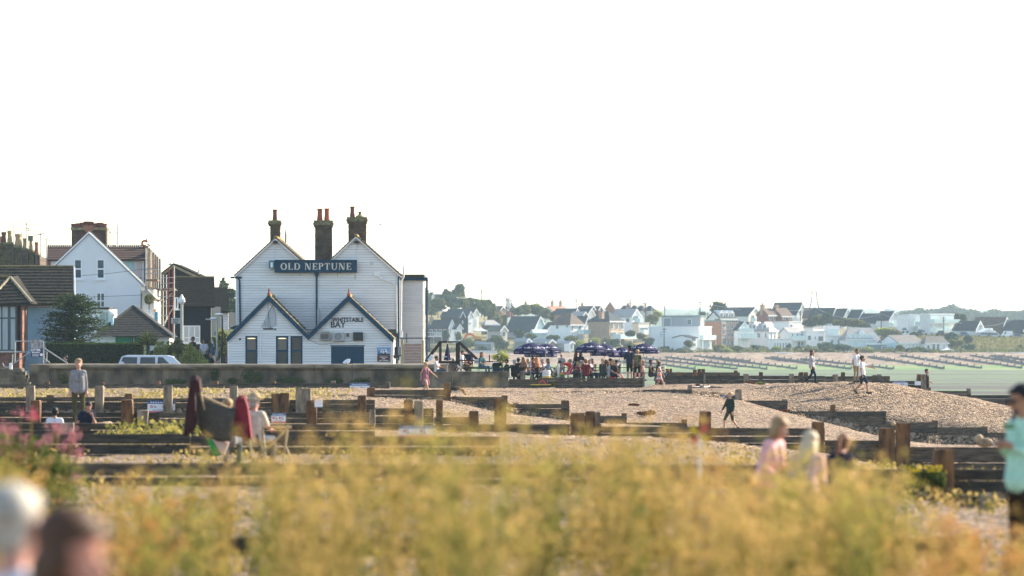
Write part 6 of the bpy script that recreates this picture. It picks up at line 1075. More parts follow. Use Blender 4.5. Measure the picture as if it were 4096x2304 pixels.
# telegraph poles and wires
POLE = M('creosote_pole', (.05, .042, .035), var=.2, scale=2); poles = {}
for i, (f, x, t, b, Y, lab) in enumerate(((u4, 1133, 125, 520, 1180, 'pole rising above the wooded slope'), (u4, 1585, 265, 700, 1120, 'thick pole with a transformer by the dark chalet'), (u4, 1688, 365, 640, 1130, 'leaning pole beside the thick transformer pole'), (u4, 665, 270, 560, 1150, 'pole among trees above the black boathouse'), (u5, 520, 305, 640, 1190, 'pole behind the dark gabled house'), (u5, 1588, 325, 640, 1200, 'pole in front of the pale ridge terraces'), (u5, 1890, 390, 760, 1195, 'pole by the third hipped bay house'), (u5, 2270, 455, 700, 1190, 'short pole behind the grey metal-clad storey'), (r2, 632, 20, 460, 1150, 'tall strutted pole behind the curved modern house'), (r2, 826, 310, 520, 1140, 'small pole beside the dormer house'), (r3, 322, 185, 560, 1140, 'pole between the red brick houses'), (r3, 872, 240, 560, 1140, 'pole in front of the narrow white gable'), (r3, 1222, 180, 560, 1140, 'pole with cross arms below the pylon'), (r4, 188, 188, 460, 1120, 'pole in front of the fourth steep gable'), (r4, 1232, 235, 580, 1100, 'pole in front of the curved apartment block'), (r4, 2408, 280, 620, 1100, 'pole by the dark roofed houses above the bank'), (u5, 2262, 890, 1280, 1050, 'thin dark mast in front of the pale flat block'))):
    tp, bt = f(x, t, Y), f(x, b, Y); g = empty('telegraph_pole', bt, 0, lab, 'pole', 'telegraph poles of the far village'); MB().tube(bt - Vector((0, 0, 2)), tp, .17, .12, 7).build('shaft', POLE, g); MB().box(tp + Vector((-.7, -.08, -.6)), tp + Vector((.7, .08, -.45))).box(tp + Vector((-.5, -.08, -1.1)), tp + Vector((.5, .08, -.98))).build('cross_arm', POLE, g); poles[i] = tp
    if i == 8: MB().tube(f(555, 440, Y), tp - Vector((0, 0, 2.5)), .12, .1, 6).build('strut', POLE, g)
WIRE = M('pale_wire', (.62, .62, .60), var=0)
for i, j, sag, lab in ((0, 1, .6, 'wire from the wooded slope to the transformer pole'), (3, 0, 1.2, 'wire over the black boathouse trees'), (10, 12, .8, 'wire over the red brick houses'), (12, 13, 2.2, 'pale wire sagging past the steep gables'), (13, 14, 1.6, 'pale wire sagging to the apartment block pole'), (14, 15, 2.4, 'pale wire from the apartments to the dark roofs'), (8, 10, 1.5, 'wire from the strutted pole over the dormer house'), (5, 7, .8, 'wire from the ridge terraces')):
    a, b = poles[i], poles[j]; MB().path([a.lerp(b, t / 10) - Vector((0, 0, sag*4*(t / 10)*(1 - t / 10))) for t in range(11)], .035, 4).thing('overhead_wire', WIRE, lab, 'wire', 'overhead wires of the far village')
# pylon
Yp = 2600; g = empty('electricity_pylon', P(3257, 1250, Yp), 0, 'lattice electricity pylon standing behind the far village', 'pylon'); GP = M('pylon_steel', (.12, .13, .14), var=0); hw = lambda y: np.interp(y, [1159, 1175, 1215, 1260], [1.0, 1.5, 2.2, 4.5]); pl = lambda s, q, y: P(3257, y, Yp) + Vector((s*hw(y), q*hw(y), 0)); ys = [1159, 1167, 1176, 1186, 1197, 1209, 1222, 1238, 1256]
legs = MB(); lat = MB()
for y0, y1 in zip(ys[:-1], ys[1:]):
    for s, q in ((-1, -1), (1, -1), (1, 1), (-1, 1)): legs.tube(pl(s, q, y0), pl(s, q, y1), .3, n=4)
    lat.tube(pl(-1, -1, y0), pl(1, -1, y1), .13, n=4); lat.tube(pl(1, -1, y0), pl(-1, -1, y1), .13, n=4)
legs.build('tower_legs', GP, g); lat.build('lattice', GP, g)
for y, w_ in ((1173, 20), (1196, 28), (1216, 20)):
    m = MB()
    for s in (-1, 1): e = P(3257 + s*w_, y, Yp); m.tube(pl(s, -1, y - 3), e, .16, n=4); m.tube(pl(s, -1, y + 1), e, .16, n=4); m.tube(e, e - Vector((0, 0, 2.2)), .12, n=4)
    m.build('cross_arm', GP, g)
# parked cars on the upper road, boats on the far beach
cols = [M('car_silver', (.45, .47, .5), rough=.3, var=0), M('car_white', (.75, .75, .75), rough=.3, var=0), M('car_dark', (.05, .06, .08), rough=.3, var=0), M('car_blue', (.10, .16, .25), rough=.3, var=0)]
for i, (x0, x1, yb, c, v, lab) in enumerate(((535, 640, 512, 0, 0, 'silver car below the fifth steep gable'), (775, 870, 545, 2, 0, 'dark car parked below the white flats'), (850, 945, 548, 0, 0, 'silver car next to the dark one below the flats'), (1095, 1225, 560, 2, 0, 'dark car half sunk behind the bank below the apartments'), (1490, 1650, 582, 3, 0, 'blue-grey car by the cream bungalow'), (1755, 1945, 590, 0, 0, 'silver estate car at the top of the grassy bank'), (1992, 2172, 595, 0, 0, 'bulky silver car at the top of the grassy bank'), (2180, 2360, 600, 1, 1, 'white van at the top of the grassy bank'), (2375, 2540, 606, 3, 0, 'blue-grey car at the end of the row on the bank'))):
    a, b = r4(x0, yb, 1092), r4(x1, yb, 1092); L = min(5.2, (b.x - a.x)); car('parked_car' if not v else 'parked_van', lab, ((a.x + b.x) / 2, 1092 - .4*i, a.z), R(180 if i % 2 else 0), L, 1.55 if not v else 2.1, 1.8, cols[c], 'vehicles parked above the far beach', bool(v), False)
def boat(label, f, x, y, Y, L, mat, flip=False, rz=0.):
    g = empty('boat', f(x, y, Y), rz, label, 'boat', 'boats drawn up on the far beach'); n = 9; vs_ = []; fs = []
    for i in range(n):
        t = i / (n - 1); u = (t - .5)*L; b_ = .17*L*math.sin(math.pi*min(1, .12 + t*.95))**.6; h = .16*L + .05*L*abs(2*t - 1)**2
        vs_ += [(u, -b_, h), (u, -b_*.6, .02), (u, b_*.6, .02), (u, b_, h)]
    for i in range(n - 1):
        for k in range(3): fs.append((4*i + k, 4*i + 4 + k, 4*i + 5 + k, 4*i + 1 + k))
    fs += [(0, 1, 2, 3), (4*n - 1, 4*n - 2, 4*n - 3, 4*n - 4)]
    if flip: vs_ = [(x_, y_, .24*L - z_) for x_, y_, z_ in vs_]
    MB().add(vs_, fs).build('hull', mat, g, local=True); m = MB()
    for s in (-1, 1): m.path([(vs_[4*i + (0 if s < 0 else 3)]) for i in range(n)], .03*L / 3, 4)
    m.build('gunwale', FW, g, local=True); return g
t3 = crop(2340, 1340, .1656)
boat('blue upturned dinghy on the far beach behind the parasols', t3, 1670, 525, 1040, 3.8, M('boat_blue', (.03, .16, .33), var=.05), True); boat('orange canoe lying beside the blue dinghy', t3, 1560, 512, 1041, 2.6, M('boat_orange', (.6, .22, .06), var=.05), True); boat('second orange canoe near the groyne tops', t3, 2040, 510, 1041, 2.8, MATS['boat_orange'], True); boat('white dinghy before the long bungalow', r4, 480, 900, 1042, 4.5, FW); boat('dark tarpaulined boat beside the white dinghy', r4, 560, 915, 1041, 5, cols[2], True); boat('pale rowing boat at the far end of the beach', r4, 2540, 915, 1041, 5, FWG, True); boat('white tender below the clipped hedge', crop(2600, 1150, .31056), 660, 888, 1043, 4, FW); boat('white tender near the round bush', r3, 500, 1290, 1043, 5, FW, True); boat('small upturned white boat by the two boys', r3, 2420, 1310, 1042, 4, FW, True)
H_('long white container-like hut in front of the mansard house', r3, 1815, 1900, 2080, 1262, 1200, 1196, 1046, 40, roof=FWG, gab=FW, flat=True, cat='hut')
# far groynes: run down the beach towards us, stepping
RG_ = random.Random(9); FTIM = M('far_timber', (.17, .15, .13), var=.2, scale=1)
k4 = crop(2600, 1150, .31056)
ends = [(2948, 1478, 2560, 1433), (3067, 1478, 2660, 1430), (3187, 1477, 2775, 1425), (3000, 1447, 2830, 1430), (3405, 1477, 3060, 1433), (3220, 1450, 3084, 1431), (3574, 1477, 3200, 1437), (3776, 1476, 3470, 1428), (3926, 1475, 3600, 1424), (4087, 1474, 3760, 1426), (4200, 1474, 3880, 1424), (3560, 1443, 3480, 1430), (4300, 1474, 3990, 1424), (2780, 1478, 2500, 1440), (4110, 1462, 3960, 1424), (2650, 1479, 2450, 1442)]
ORD = 'first second third fourth fifth sixth seventh eighth ninth tenth eleventh twelfth thirteenth fourteenth fifteenth sixteenth'.split()
for i, (xe, ye_, xs_, ys_) in enumerate(sorted(ends, key=lambda e: e[0] + e[2])):
    Ye = np.interp(ye_, [1424, 1440, 1479], [1030, 1012, 976]); Ys_ = np.interp(ys_, [1424, 1440, 1479], [1030, 1012, 976]); a, b = P(xs_, ys_, Ys_), P(xe, ye_, Ye); n = max(3, round(abs(xe - xs_) / 27)); g = empty('far_groyne', (a + b) / 2, 0, ORD[i] + ' timber groyne along the far beach, counting away from the pub terrace', 'groyne', 'timber groynes on the far beach')
    for k in range(n):
        p_, q_ = a.lerp(b, k / n), a.lerp(b, (k + 1) / n); zt_ = p_.z + .34; d = (q_ - p_).normalized(); s = Vector((d.y, -d.x, 0)).normalized()*.06
        MB().add([p_ - s - Vector((0, 0, 1)), q_ - s - Vector((0, 0, 1)), q_ + s - Vector((0, 0, 1)), p_ + s - Vector((0, 0, 1)), Vector((*(p_ - s).xy, zt_)), Vector((*(q_ - s).xy, zt_ - .06)), Vector((*(q_ + s).xy, zt_ - .06)), Vector((*(p_ + s).xy, zt_))], [(0, 3, 2, 1), (4, 5, 6, 7), (0, 1, 5, 4), (1, 2, 6, 5), (2, 3, 7, 6), (3, 0, 4, 7)]).build('plank', FTIM, g)
        MB().box(q_ + Vector((-.16, -.16, -1)), q_ + Vector((.16, .16, .85))).build('post', FTIM, g)
# trees and bushes of the far shore
def T(label, f, x, yt, yb, w_, Y, mat, seed, n=900, leaf=.5, cat='tree', group=None, trunk=.2):
    a, b = f(x - w_ / 2, yb, Y), f(x + w_ / 2, yt, Y)
    if group: label = auto_label(((a.x + b.x) / 2, Y, a.z), mat, Y, (b.x - a.x) / 2, b.z - a.z)
    return bush('tree' if cat == 'tree' else 'bush', label, cat, ((a.x + b.x) / 2, Y, a.z), (b.x - a.x) / 2, b.z - a.z, mat, leaf, n, seed, group, trunk, nb=9)
T('tall airy tree standing above the wooded slope', u4, 720, 55, 480, 330, 1230, L_MID, 1, 1500); T('slim tree left of the tall airy one', u4, 495, 120, 460, 170, 1235, L_BLUE, 2); T('dark tree against the pub drainpipe', u4, 110, 120, 640, 190, 1200, L_MID, 3, 1500)
for i, (x, t, b, w_, mt) in enumerate(((330, 290, 640, 330, L_OLIVE), (560, 230, 560, 330, L_BLUE), (800, 260, 560, 330, L_OLIVE), (1000, 250, 620, 340, L_MID), (1180, 270, 680, 330, L_MID), (1290, 380, 760, 280, L_OLIVE), (1370, 520, 860, 300, L_OLIVE), (1500, 560, 880, 220, L_MID), (1780, 440, 660, 260, L_MID), (1930, 430, 660, 260, L_OLIVE), (2120, 410, 680, 300, L_MID), (2300, 480, 720, 260, L_OLIVE), (2430, 520, 760, 220, L_OLIVE), (220, 420, 700, 260, L_OLIVE), (2140, 400, 520, 140, L_LIME))):
    T('leafy tree of the wooded slope beyond the terrace', u4, x, t, b, w_, 1165 + 4*i, mt, 60 + i, 1300, .5, group='trees of the wooded slope')
for i, (f, x, t, b, w_, Y, mt) in enumerate(((u4, 480, 890, 1100, 160, 1060, L_BLUE), (u4, 700, 920, 1080, 120, 1058, L_OLIVE), (u4, 860, 1000, 1230, 300, 1052, L_MID), (u4, 1400, 980, 1240, 300, 1054, L_MID), (u4, 1540, 1040, 1260, 240, 1050, L_BLUE), (u4, 1830, 870, 1030, 220, 1070, L_BLUE), (u4, 2040, 940, 1060, 220, 1068, L_MID), (u4, 2450, 960, 1080, 240, 1066, L_HEDGE), (u5, 420, 1030, 1230, 280, 1060, L_OLIVE), (u5, 600, 1150, 1340, 260, 1050, L_LIME), (u5, 900, 1100, 1240, 260, 1056, L_LIME), (u5, 1090, 1110, 1260, 130, 1054, L_OLIVE), (u5, 1270, 1110, 1300, 260, 1052, L_MID), (u5, 1600, 950, 1080, 220, 1062, L_MID), (u5, 1790, 1010, 1160, 190, 1058, L_OLIVE), (u5, 1950, 1095, 1260, 240, 1050, L_BLUE), (u5, 1580, 1195, 1320, 300, 1048, L_MID), (u5, 1980, 620, 860, 320, 1090, L_OLIVE), (u5, 2140, 560, 720, 200, 1130, L_LIME), (t3, 1950, 350, 500, 200, 1046, L_OLIVE), (r2, 340, 1030, 1200, 220, 1046, L_OLIVE), (r2, 230, 1210, 1420, 420, 1044, L_OLIVE), (r2, 1220, 1145, 1240, 160, 1050, leafmat('leaf_yellow', (.25, .24, .05), (.55, .5, .16))), (r2, 1350, 1230, 1420, 420, 1046, L_LIME), (r2, 1580, 1300, 1440, 300, 1044, L_MID), (r2, 1090, 490, 560, 180, 1100, L_MID), (r2, 700, 310, 440, 160, 1150, L_OLIVE), (r3, 600, 1000, 1170, 120, 1052, L_BLUE), (r3, 800, 1060, 1180, 180, 1050, L_MID), (r3, 370, 1170, 1320, 140, 1045, L_BLUE), (r3, 960, 1140, 1240, 130, 1048, L_OLIVE), (r3, 1060, 1040, 1240, 200, 1050, L_BLUE), (r3, 1400, 960, 1140, 420, 1052, L_BLUE), (r3, 1700, 1010, 1220, 380, 1050, L_BLUE), (r3, 1930, 1010, 1200, 260, 1050, L_MID), (r3, 1580, 1120, 1310, 300, 1046, L_OLIVE), (r3, 2350, 1130, 1300, 300, 1046, L_OLIVE), (r3, 1240, 1090, 1280, 220, 1046, L_OLIVE), (r4, 230, 810, 900, 130, 1044, L_OLIVE), (r4, 655, 770, 860, 120, 1047, L_MID), (r4, 800, 800, 900, 180, 1045, L_OLIVE), (r4, 950, 800, 910, 180, 1045, L_BLUE), (r4, 1080, 810, 900, 200, 1045, L_OLIVE), (r4, 1230, 820, 900, 200, 1045, L_OLIVE), (r4, 30, 820, 930, 120, 1044, L_OLIVE))):
    T('garden bush among the far seafront houses', f, x, t, b, w_, Y, mt, 90 + i, 700, .4, 'bush', 'bushes along the far seafront', trunk=.1)
for i, (f, x, t, b, w_, Y, mt) in enumerate(((r3, 1080, 430, 650, 300, 1105, L_BLUE), (r3, 1280, 330, 660, 280, 1104, L_OLIVE), (r3, 1480, 270, 660, 360, 1100, L_BLUE), (r3, 1720, 440, 680, 300, 1098, L_OLIVE), (r3, 1950, 400, 690, 340, 1096, L_OLIVE), (r3, 2180, 420, 700, 340, 1094, L_OLIVE), (r3, 2380, 540, 760, 260, 1092, L_BLUE), (r4, 200, 400, 600, 340, 1088, L_LIME), (r4, 400, 440, 610, 260, 1086, L_OLIVE), (r4, 740, 490, 600, 130, 1086, L_BLUE), (r4, 1370, 500, 700, 240, 1072, L_BLUE), (r4, 1640, 560, 720, 140, 1070, L_BLUE), (r4, 1420, 620, 800, 300, 1064, L_OLIVE), (r4, 1620, 700, 860, 340, 1056, L_BLUE), (r4, 1450, 740, 880, 260, 1052, L_OLIVE), (r4, 1460, 190, 330, 110, 1180, L_MID), (r4, 1570, 205, 330, 110, 1180, L_MID), (r4, 2515, 720, 790, 50, 1066, L_BLUE))):
    T('tree or tall scrub below the upper road', f, x, t, b, w_, Y, mt, 150 + i, 1300, .45, group='trees below the upper road')
for i in range(22):
    x = 1720 + i*92 + (i*37) % 50; T('x', crop(0, 0, 1), x, 1388 - (i*7) % 11, 1408, 34 + (i*13) % 26, 1047 + i % 4, (L_OLIVE, L_MID, L_BLUE, L_LIME)[i % 4], 200 + i, 500, .35, 'bush', 'bushes along the far seafront', trunk=.1)
# spiky dark cypress
f = r2; Y = 1160; b0 = f(1090, 330, Y); g = empty('conifer', b0, 0, 'dark spiky cypress behind the dormer house', 'tree'); MB().tube(b0 - Vector((0, 0, 2)), f(1120, 60, Y), .4, .1, 6).build('trunk', BARK, g); rr_ = np.random.default_rng(4); pts = []
for i in range(70):
    zy = rr_.uniform(60, 320); sp = np.interp(zy, [30, 100, 200, 320], [60, 170, 210, 250])*.15873*Y / F; an = rr_.uniform(0, 6.28); b_ = np.array(f(1110, zy + 20, Y)); e = b_ + np.array([sp*math.cos(an), sp*math.sin(an), sp*.35])
    for k in range(22): pts.append(b_ + (e - b_)*rr_.uniform(.2, 1) + rr_.normal(0, .18, 3))
trimesh_leaves('crown', np.array(pts), .35, L_DARK, g, 3)
# far woods on the right, one mass
rr_ = np.random.default_rng(21); Yw = 2300; top = [(3560, 1262), (3680, 1236), (3740, 1244), (3800, 1222), (3815, 1221), (3840, 1236), (3900, 1242), (3930, 1256), (3960, 1246), (3975, 1240), (4020, 1250), (4110, 1244), (4300, 1240)]
n_ = 14000; sx_ = rr_.uniform(3540, 4300, n_); st_ = np.interp(sx_, [a for a, b in top], [b for a, b in top]) + np.abs(rr_.normal(0, 6, n_))*rr_.choice([0, 1, 1], n_); sy_ = st_ + rr_.uniform(0, 1, n_)**1.3*(1330 - st_); yy = Yw + rr_.uniform(-60, 60, n_)
pts = np.stack([(sx_ - CX)*yy / F, yy, CZ - (sy_ - HZ)*yy / F], 1); V, Fq = leaf_cloud(pts, 1.7, 5); tag(link('far_woodland', npmesh('far_woodland', V, Fq, leafmat('far_wood_leaf', (.03, .05, .03), (.08, .10, .06), .2))), 'hazy wood on the rise behind the dark roofs', 'wood', kind='stuff')
# low scrub and weed belt along the top of the far beach
n_ = 16000; xx = rr_.uniform(-60, 160, n_); yy = rr_.uniform(1044, 1062, n_); hh = rr_.uniform(0, 1, n_)**2*1.1*(.4 + .6*np.sin(xx*.35)**2); pts = np.stack([xx, yy, far_z(xx, yy) + hh], 1); V, Fq = leaf_cloud(pts, .35, 8); tag(link('shore_scrub', npmesh('shore_scrub', V, Fq, L_OLIVE)), 'low scrub along the top of the far beach', 'scrub', kind='stuff')
n_ = 12000; xx = rr_.uniform(100, 170, n_); yy = rr_.uniform(1058, 1092, n_); pts = np.stack([xx, yy, far_z(xx, yy) + rr_.uniform(0, .5, n_)], 1); V, Fq = leaf_cloud(pts, .35, 9); tag(link('bank_grass', npmesh('bank_grass', V, Fq, leafmat('bank_leaf', (.12, .13, .04), (.30, .26, .11), .3))), 'long dry grass on the bank below the parked cars', 'grass', kind='stuff')
# terrace furniture and beach things
t2 = crop(2030, 1340, .1656); TZ = .05
DKW = M('dark_stained_wood', (.022, .013, .010), var=.3, scale=3, rough=.6, spec=.2)
br_ = empty('footbridge', t1(800, 870, 213), 0, 'dark timber footbridge with steps over the sea wall end', 'bridge')
def beam(a, b, w_, Y, parent, f=t1, d=.12, mat=DKW, name='beam'):
    p_, q_ = f(*a, Y), f(*b, Y); dd = (q_ - p_).normalized(); n_ = Vector((-dd.z, 0, dd.x))*w_ / 2; return MB().prism([p_ + n_, q_ + n_, q_ - n_, p_ - n_], (0, d, 0)).build(name, mat, parent)
for Y, dx in ((212.6, 0), (213.7, 45)):
    beam((235 + dx, 640), (600 + dx, 165), .09, Y, br_, name='handrail'); beam((575 + dx, 168), (1045 + dx - 30, 165), .08, Y, br_, name='handrail'); beam((1025 + dx, 155), (1500 + dx, 610), .085, Y, br_, name='handrail')
    for x, t in ((598, 190), (1000, 190), (1040, 200)): beam((x + dx*.6, t), (x + dx*.6, 690), .08, Y, br_, name='post')
for a, b in (((1000, 640), (1275, 868)),): beam(a, b, .17, 212.5, br_, name='stringer'); beam((a[0] + 60, a[1]), (b[0] + 60, b[1]), .17, 213.7, br_, name='stringer')
MB().box(t1(560, 690, 212.5), t1(1060, 625, 213.8)).build('deck', DKW, br_)
for i in range(5): p_ = t1(1060 + 48*i, 680 + 40*i, 212.55); MB().box(p_, p_ + Vector((.28, 1.2, -.05))).build('tread', DKW, br_)
for a, b in (((940, 880), (1010, 770)), ((1000, 880), (1070, 790)), ((1110, 880), (1110, 800))): beam(a, b, .06, 212.9, br_, name='strut')
for a, b in (((1075, 610), (1480, 615)), ((1200, 450), (1205, 760)), ((1260, 600), (1350, 720)), ((1280, 800), (1860, 810)), ((1590, 640), (1880, 645)), ((1800, 480), (1800, 650)), ((1540, 690), (1540, 850))): beam(a, b, .07 if a[0] != b[0] else .06, 211.5, br_, name='yard_rail')
g = empty('exit_sign', t1(1510, 690, 211.3), 0, 'white EXIT notice at the foot of the footbridge', 'sign'); MB().box(t1(1436, 690, 211.3), t1(1582, 588, 211.33)).build('plate', SIGN_W, g); p_ = t1(1509, 670, 211.29); sign_text('EXIT', g, p_, .17, INK, bold=.006, extrude=.002); MB().tube(t1(1528, 880, 211.35), t1(1528, 690, 211.35), .025).build('post', GALV, g)
m = MB(); c = t1(900, 480, 213)
p_ = t1(425, 610, 213.2); m = MB().lathe(p_, [(.02, .0), (.02, .15), (.2, .32), (.2, .34), (.02, .2)], 12); o = m.thing('wall_lamp', WHITE, 'white floodlight dish beside the footbridge', 'lamp'); o.rotation_euler = (R(60), 0, R(-30))
NAVY = M('navy_canvas', (.010, .012, .046), rough=.75, var=.12, scale=3, spec=.1); NAVY_LIT = M('navy_canvas_lit', (.018, .018, .068), rough=.75, var=.12, scale=3, spec=.1); LOGO = M('logo_white', (.55, .57, .66), var=0)  # lighter violet copy puts sunlit navy canvas into alternate panels
# closed parasols
for f, x, yt, yb, w_, Y, lab in ((t1, 785, 185, 612, 85, 212.9, 'closed navy parasol standing behind the footbridge'), (z1, 1762, 1180, 1285, 20, 236, 'closed blue parasol with white edging beside the waiter')):
    tp, bt = f(x, yt, Y), f(x, yb, Y); h = tp.z - bt.z; rr = w_*(.1656 if f is t1 else .4831)*Y / F; g = empty('closed_parasol', (tp.x, Y, bt.z - .5), 0, lab, 'parasol'); vs_ = []; prf = [(.25, 0), (1., .02), (.86, .1), (.55, .45), (.28, .75), (.12, .95), (.04, 1)]; m = MB(); n_ = 14
    for r_, z in prf:
        for i in range(n_): t = 2*math.pi*i / n_; k = rr*r_*(1 + .16*(i % 2)); vs_.append((tp.x + k*math.cos(t), Y + k*math.sin(t), bt.z + h*z))
    m.add(vs_, [(j*n_ + i, j*n_ + (i + 1) % n_, (j + 1)*n_ + (i + 1) % n_, (j + 1)*n_ + i) for j in range(len(prf) - 1) for i in range(n_)]).build('canopy', NAVY if f is t1 else M('blue_canvas', (.02, .07, .16), var=.1), g); MB().tube((tp.x, Y, bt.z - .9), (tp.x, Y, tp.z + .1), .025).build('pole', WHITE, g)
    if f is t1: MB().box((tp.x - .28, Y - rr - .05, bt.z + .18), (tp.x - .02, Y - rr - .03, bt.z + .23)).build('printed_band', LOGO, g)
# open parasols
def parasol(label, f, x, yt, yr, half, Y, rz, mat=NAVY):
    ap, rim = f(x, yt, Y), f(x, yr, Y); r_ = half*.1656*Y / F; h = ap.z - rim.z; g = empty('parasol', (ap.x, Y, TZ), R(rz), label, 'parasol', 'open parasols over the terrace tables'); za, zr = ap.z - TZ, rim.z - TZ
    MB().tube((0, 0, 0), (0, 0, za + .02), .022, n=8).build('pole', WHITE, g, local=True); MB().ball((0, 0, za + .07), .045, 8, 6).build('finial', WHITE, g, local=True); MB().lathe((0, 0, 0), [(.22, 0), (.22, .05), (.05, .1), (.04, .25)], 12).build('base', IRON, g, local=True)
    for i in range(8):
        t0, t1_ = 2*math.pi*i / 8, 2*math.pi*(i + 1) / 8; tm_ = (t0 + t1_) / 2; c = lambda t, k, z: Vector((k*math.cos(t), k*math.sin(t), z)); K = [0, .35, .7, 1.]; Zs = [za, za - h*.16, za - h*.52, zr]; m = MB(); vs_ = [c(t0, .02, za)]
        rows_ = []
        for k, z in zip(K[1:], Zs[1:]): rows_.append([c(t0, r_*k, z), c(tm_, r_*k*.93, z + .015), c(t1_, r_*k, z)])
        rows_.append([c(t0, r_*1.005, zr - .2), c(tm_, r_*.935, zr - .185), c(t1_, r_*1.005, zr - .2)]); pts = [vs_[0]] + [p for q in rows_ for p in q]; fs = [(0, 1, 2), (0, 2, 3)]
        for j in range(3): b = 1 + 3*j; fs += [(b, b + 3, b + 4, b + 1), (b + 1, b + 4, b + 5, b + 2)]
        pa = MB().add(pts, fs).build('canopy_panel', mat if i % 2 else NAVY_LIT, g, local=True)
        # emblem: a swan-like swoosh over a line of print
        A, B = rows_[0][1], rows_[2][1]; up = (A - B); e1 = (rows_[2][2] - rows_[2][0]).normalized(); nn = e1.cross(up).normalized(); nn = nn if nn.z > 0 else -nn; o_ = B + up*.22 + nn*.035; u_ = up.normalized(); w_ = r_*.26; m = MB()
        for k in range(8): a0, a1 = math.pi*(1.08 + .84*k / 8), math.pi*(1.08 + .84*(k + 1) / 8); q = lambda a, s: o_ + e1*(w_*s*math.cos(a)) + u_*(w_*.38*s*math.sin(a) + .09); m.add([q(a0, 1), q(a1, 1), q(a1, .72), q(a0, .72)], [(0, 1, 2, 3)])
        m.add([o_ + e1 * -.05 + u_*.02, o_ + e1*.06 + u_*.03, o_ + e1*.1 + u_*.13, o_ + u_*.1], [(0, 1, 2, 3)]); m.add([o_ + e1*.06 + u_*.12, o_ + e1*.1 + u_*.12, o_ + e1*.04 + u_*.2, o_ + e1*.01 + u_*.19], [(0, 1, 2, 3)])
        m.build('emblem', LOGO, pa, local=True); C_ = (rows_[2][1] + rows_[3][1]) / 2; out = Vector((math.cos(tm_), math.sin(tm_), 0))*.012; m = MB()
        for k in range(7): s = -.42 + .12*k; m.add([C_ + out + e1*(r_*.5*s) + Vector((0, 0, -.012)), C_ + out + e1*(r_*.5*(s + .08)) + Vector((0, 0, -.012)), C_ + out + e1*(r_*.5*(s + .08)) + Vector((0, 0, .012)), C_ + out + e1*(r_*.5*s) + Vector((0, 0, .012))], [(0, 1, 2, 3)])
        m.build('valance_print', LOGO, pa, local=True)
        MB().tube((0, 0, za - .03), c(t0, r_*.98, zr + .0) - Vector((0, 0, .03)), .009, n=4).build('rib', WHITE, g, local=True)
    return g
parasol('navy parasol over the boy in the orange shirt', t2, 562, 188, 375, 420, 207, 10); parasol('navy parasol tucked behind the orange boy parasol', t2, 925, 212, 360, 385, 211, 25); parasol('low navy parasol behind the orange boy and the blonde woman', t2, 800, 330, 450, 395, 214, 5); parasol('navy parasol over the woman with long dark hair', t3, 140, 175, 345, 400, 207.5, 20); parasol('navy parasol between the long-haired woman and the black hat', t3, 470, 218, 420, 350, 210, 40); parasol('small navy parasol right behind the black hat man', t3, 890, 292, 455, 320, 214, 0); parasol('navy parasol beyond the yellow cap boy', t3, 1415, 208, 365, 390, 209, 12)
# picnic tables
def picnic(label, f, x, Y, rz):
    p_ = f(x, 0, Y); g = empty('picnic_table', (p_.x, Y, TZ), R(rz), label, 'table', 'picnic tables on the terrace'); W = M('table_brown', (.045, .025, .018), var=.25, scale=4, stretch=(1, 6, 6))
    for i in range(5): MB().box((-.85, -.36 + .147*i, .71), (.85, -.225 + .147*i, .745)).build('top_slat', W, g, local=True)
    for s in (-1, 1):
        for i in range(2): MB().box((-.85, s*.62 - .14 + .145*i, .42), (.85, s*.62 - .005 + .145*i, .455)).build('bench_slat', W, g, local=True)
        for x_ in (-.6, .6): MB().prism([(x_, s*.2, .71), (x_, s*.29, .71), (x_, s*.72, 0), (x_, s*.63, 0)], (.05, 0, 0)).build('leg', W, g, local=True)
    for x_ in (-.6, .6): MB().box((x_ - .045, -.75, .36), (x_ - .002, .75, .42)).build('cross_bar', W, g, local=True)
for lab, f, x, Y, rz in (('picnic table below the footbridge steps', t1, 1600, 211.5, 0), ('picnic table beside the dark pram', t1, 2330, 208, 0), ('picnic table under the orange boy parasol', t2, 560, 207.3, 0), ('picnic table behind the white bollard', t2, 960, 207.6, 80), ('picnic table with the maroon shirt man', t2, 1720, 207.2, 0), ('picnic table of the woman in dark green', t3, 250, 207.3, 0), ('picnic table behind the black hat man', t3, 900, 207.8, 0), ('picnic table with three pale cups at the terrace end', t3, 1500, 208, 15)): picnic(lab, f, x, Y, rz)
# glasses and cups
GLS = M('beer', (.45, .22, .03), rough=.15, var=0); CUP = M('clear_cup', (.62, .62, .60), rough=.2, var=0)
for i, (f, x, Y, mt, lab) in enumerate(((t2, 500, 207, CUP, 'pale cup on the table beside the orange boy'), (t2, 850, 207, GLS, 'amber glass by the woman in grey-blue'), (t3, 232, 207.2, GLS, 'tall amber glass between the maroon shirt and the green top'), (t3, 260, 207.4, M('dark_glass', (.03, .03, .03), rough=.2), 'dark glass beside the tall amber one'), (t3, 845, 207.6, MATS['dark_glass'], 'tall dark pint beside the smiling blonde woman'), (t3, 1435, 207.8, CUP, 'first pale cup on the end table, beside the parasol pole'), (t3, 1515, 207.8, CUP, 'second pale cup on the end table'), (t3, 1560, 207.9, CUP, 'third pale cup on the end table'))):
    p_ = f(x, 0, Y); MB().lathe((p_.x, Y, TZ + .745), [(.032, 0), (.042, .15), (.045, .18), (.036, .18), (.03, .02)], 10).thing('glass', mt, lab, 'glass', 'drinks on the terrace tables')
